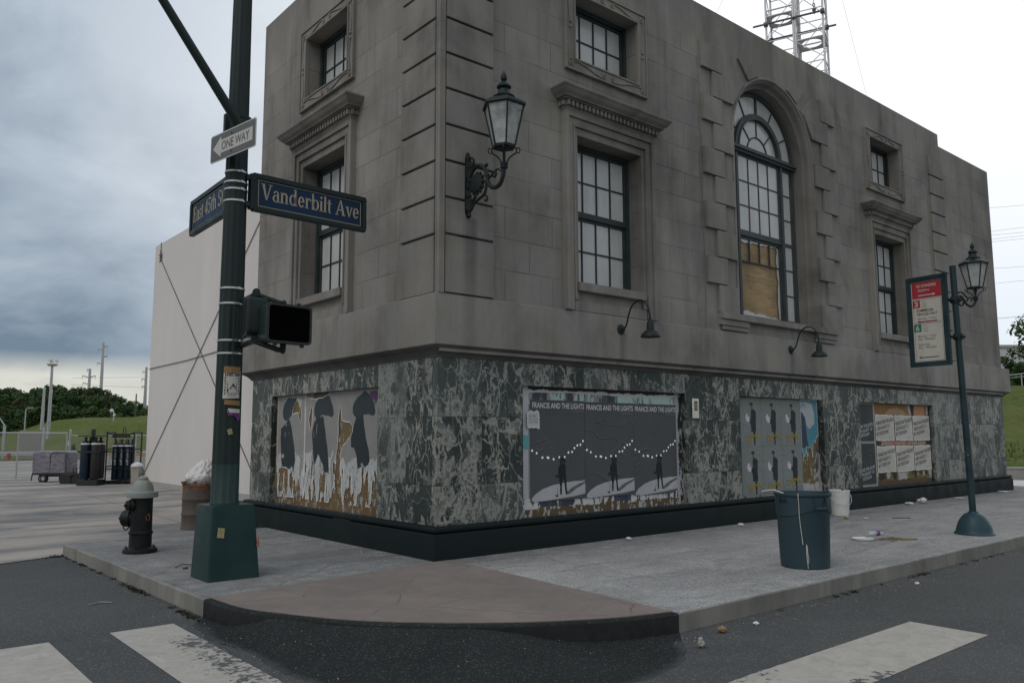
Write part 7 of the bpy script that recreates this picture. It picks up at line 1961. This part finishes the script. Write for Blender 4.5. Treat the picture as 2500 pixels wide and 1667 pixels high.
mb = MB(); mb.obox(a+r0*2.2-H2*.04+Z*(6.2-a.z), r0*1.6, H2*.02, Z*2.0); mb.build('door', M['barrier'], RB)
q = at(2548, 880, 60); q.z = bank_h(q.x, q.y)-.2
make_tree('tree', q, 71, 5.6, 2.6, 34, 80, .15, 'leaf_b', 'leafy young tree in front of the far building at the right edge', None, .12)
q = at(2462, 905, 61); q.z = bank_h(q.x, q.y)-.2
make_tree('shrub', q, 72, 2.6, 1.5, 16, 80, .14, 'leaf_a', 'low dark bush left of the young tree on the bank', None, .05)
q = at(2490, 915, 63); q.z = bank_h(q.x, q.y)-.2
make_tree('shrub', q, 75, 2.0, 1.6, 16, 80, .14, 'leaf_a', 'low dark bush under the young tree on the bank', None, .05)
p0, p1 = at(2425, 921, 56), at(2640, 893, 56)
RL = thing('railing', 'thin steel railing along the top of the grass bank', 'railing', (p0.x,p0.y,4.5))
mb = MB(); mb.tube([p0, p1], .035, 6); mb.tube([p0-Z*.2, p1-Z*.2], .02, 6); mb.build('rail', M['steel'], RL)
for k in range(6):
    t = (.32+k*.32)*.99; p = p0+(p1-p0)*t
    if t < 1: mb = MB(); mb.tube([p, p-Z*1.1], .035, 6); mb.build('post', M['steel'], RL)
for i, (u0, v0, u1, v1) in enumerate(((2424,565,2500,555),(2424,574,2500,567),(2425,584,2500,575),(2426,590,2500,583),(2430,655,2500,651),(2440,691,2500,685),(2440,777,2500,772),(2416,508,2500,501))):
    wire(u0, v0, u1, v1, 92, .015 if i != 6 else .026, 'thin power line in the sky right of the building, %s' % ('second from the top','third from the top','fourth from the top','fifth from the top','alone below the cluster','faint, above the lowest','lowest and darkest','topmost')[i], 1.4)

# ------------------------------------------------------------------ far-apart pieces of one part become parts of their own
def split_pieces():
    skip = ('lettering','crown','gravel','weeds','carving','louvre','mesh','plank','pane','hood','print','picture','lens','twigs','cardboard','poster','board','marble','brace','scrap','cable_tie','sash')
    for o in list(bpy.data.objects):
        if o.type != 'MESH' or o.get('kind') or any(k in o.name for k in skip) or o.data.users > 1: continue
        me = o.data; n = len(me.vertices)
        if n == 0: continue
        lab = list(range(n))
        def find(a):
            while lab[a] != a: lab[a] = lab[lab[a]]; a = lab[a]
            return a
        for e in me.edges:
            a, b = find(e.vertices[0]), find(e.vertices[1])
            if a != b: lab[a] = b
        co = np.empty(n*3); me.vertices.foreach_get('co', co); co = co.reshape(-1, 3)
        root = np.array([find(i) for i in range(n)]); u, isl = np.unique(root, return_inverse=True); k = len(u)
        if k < 2 or k > 400: continue
        lo = np.full((k,3), np.inf); hi = np.full((k,3), -np.inf); np.minimum.at(lo, isl, co); np.maximum.at(hi, isl, co)
        size = (hi-lo).max(1); gap = np.maximum(0, np.maximum(lo[:,None]-hi[None], lo[None]-hi[:,None]))
        near = np.sqrt((gap**2).sum(2)) <= np.maximum(.02, .5*np.maximum(size[:,None], size[None]))
        pc = list(range(k))
        def f2(a):
            while pc[a] != a: a = pc[a]
            return a
        for a, b in zip(*np.nonzero(np.triu(near, 1))):
            a, b = f2(a), f2(b)
            if a != b: pc[a] = b
        pr = np.array([f2(i) for i in range(k)]); pu, piece = np.unique(pr, return_inverse=True)
        if len(pu) < 2: continue
        vp = piece[isl]
        for q in range(1, len(pu)):
            c = o.copy(); c.data = me.copy(); COL.objects.link(c); c.parent = o.parent; c.matrix_parent_inverse = o.matrix_parent_inverse.copy()
            bm = bmesh.new(); bm.from_mesh(c.data); bm.verts.ensure_lookup_table()
            bmesh.ops.delete(bm, geom=[bm.verts[i] for i in np.nonzero(vp != q)[0]], context='VERTS'); bm.to_mesh(c.data); bm.free()
        bm = bmesh.new(); bm.from_mesh(me); bm.verts.ensure_lookup_table()
        bmesh.ops.delete(bm, geom=[bm.verts[i] for i in np.nonzero(vp != 0)[0]], context='VERTS'); bm.to_mesh(me); bm.free()
split_pieces()
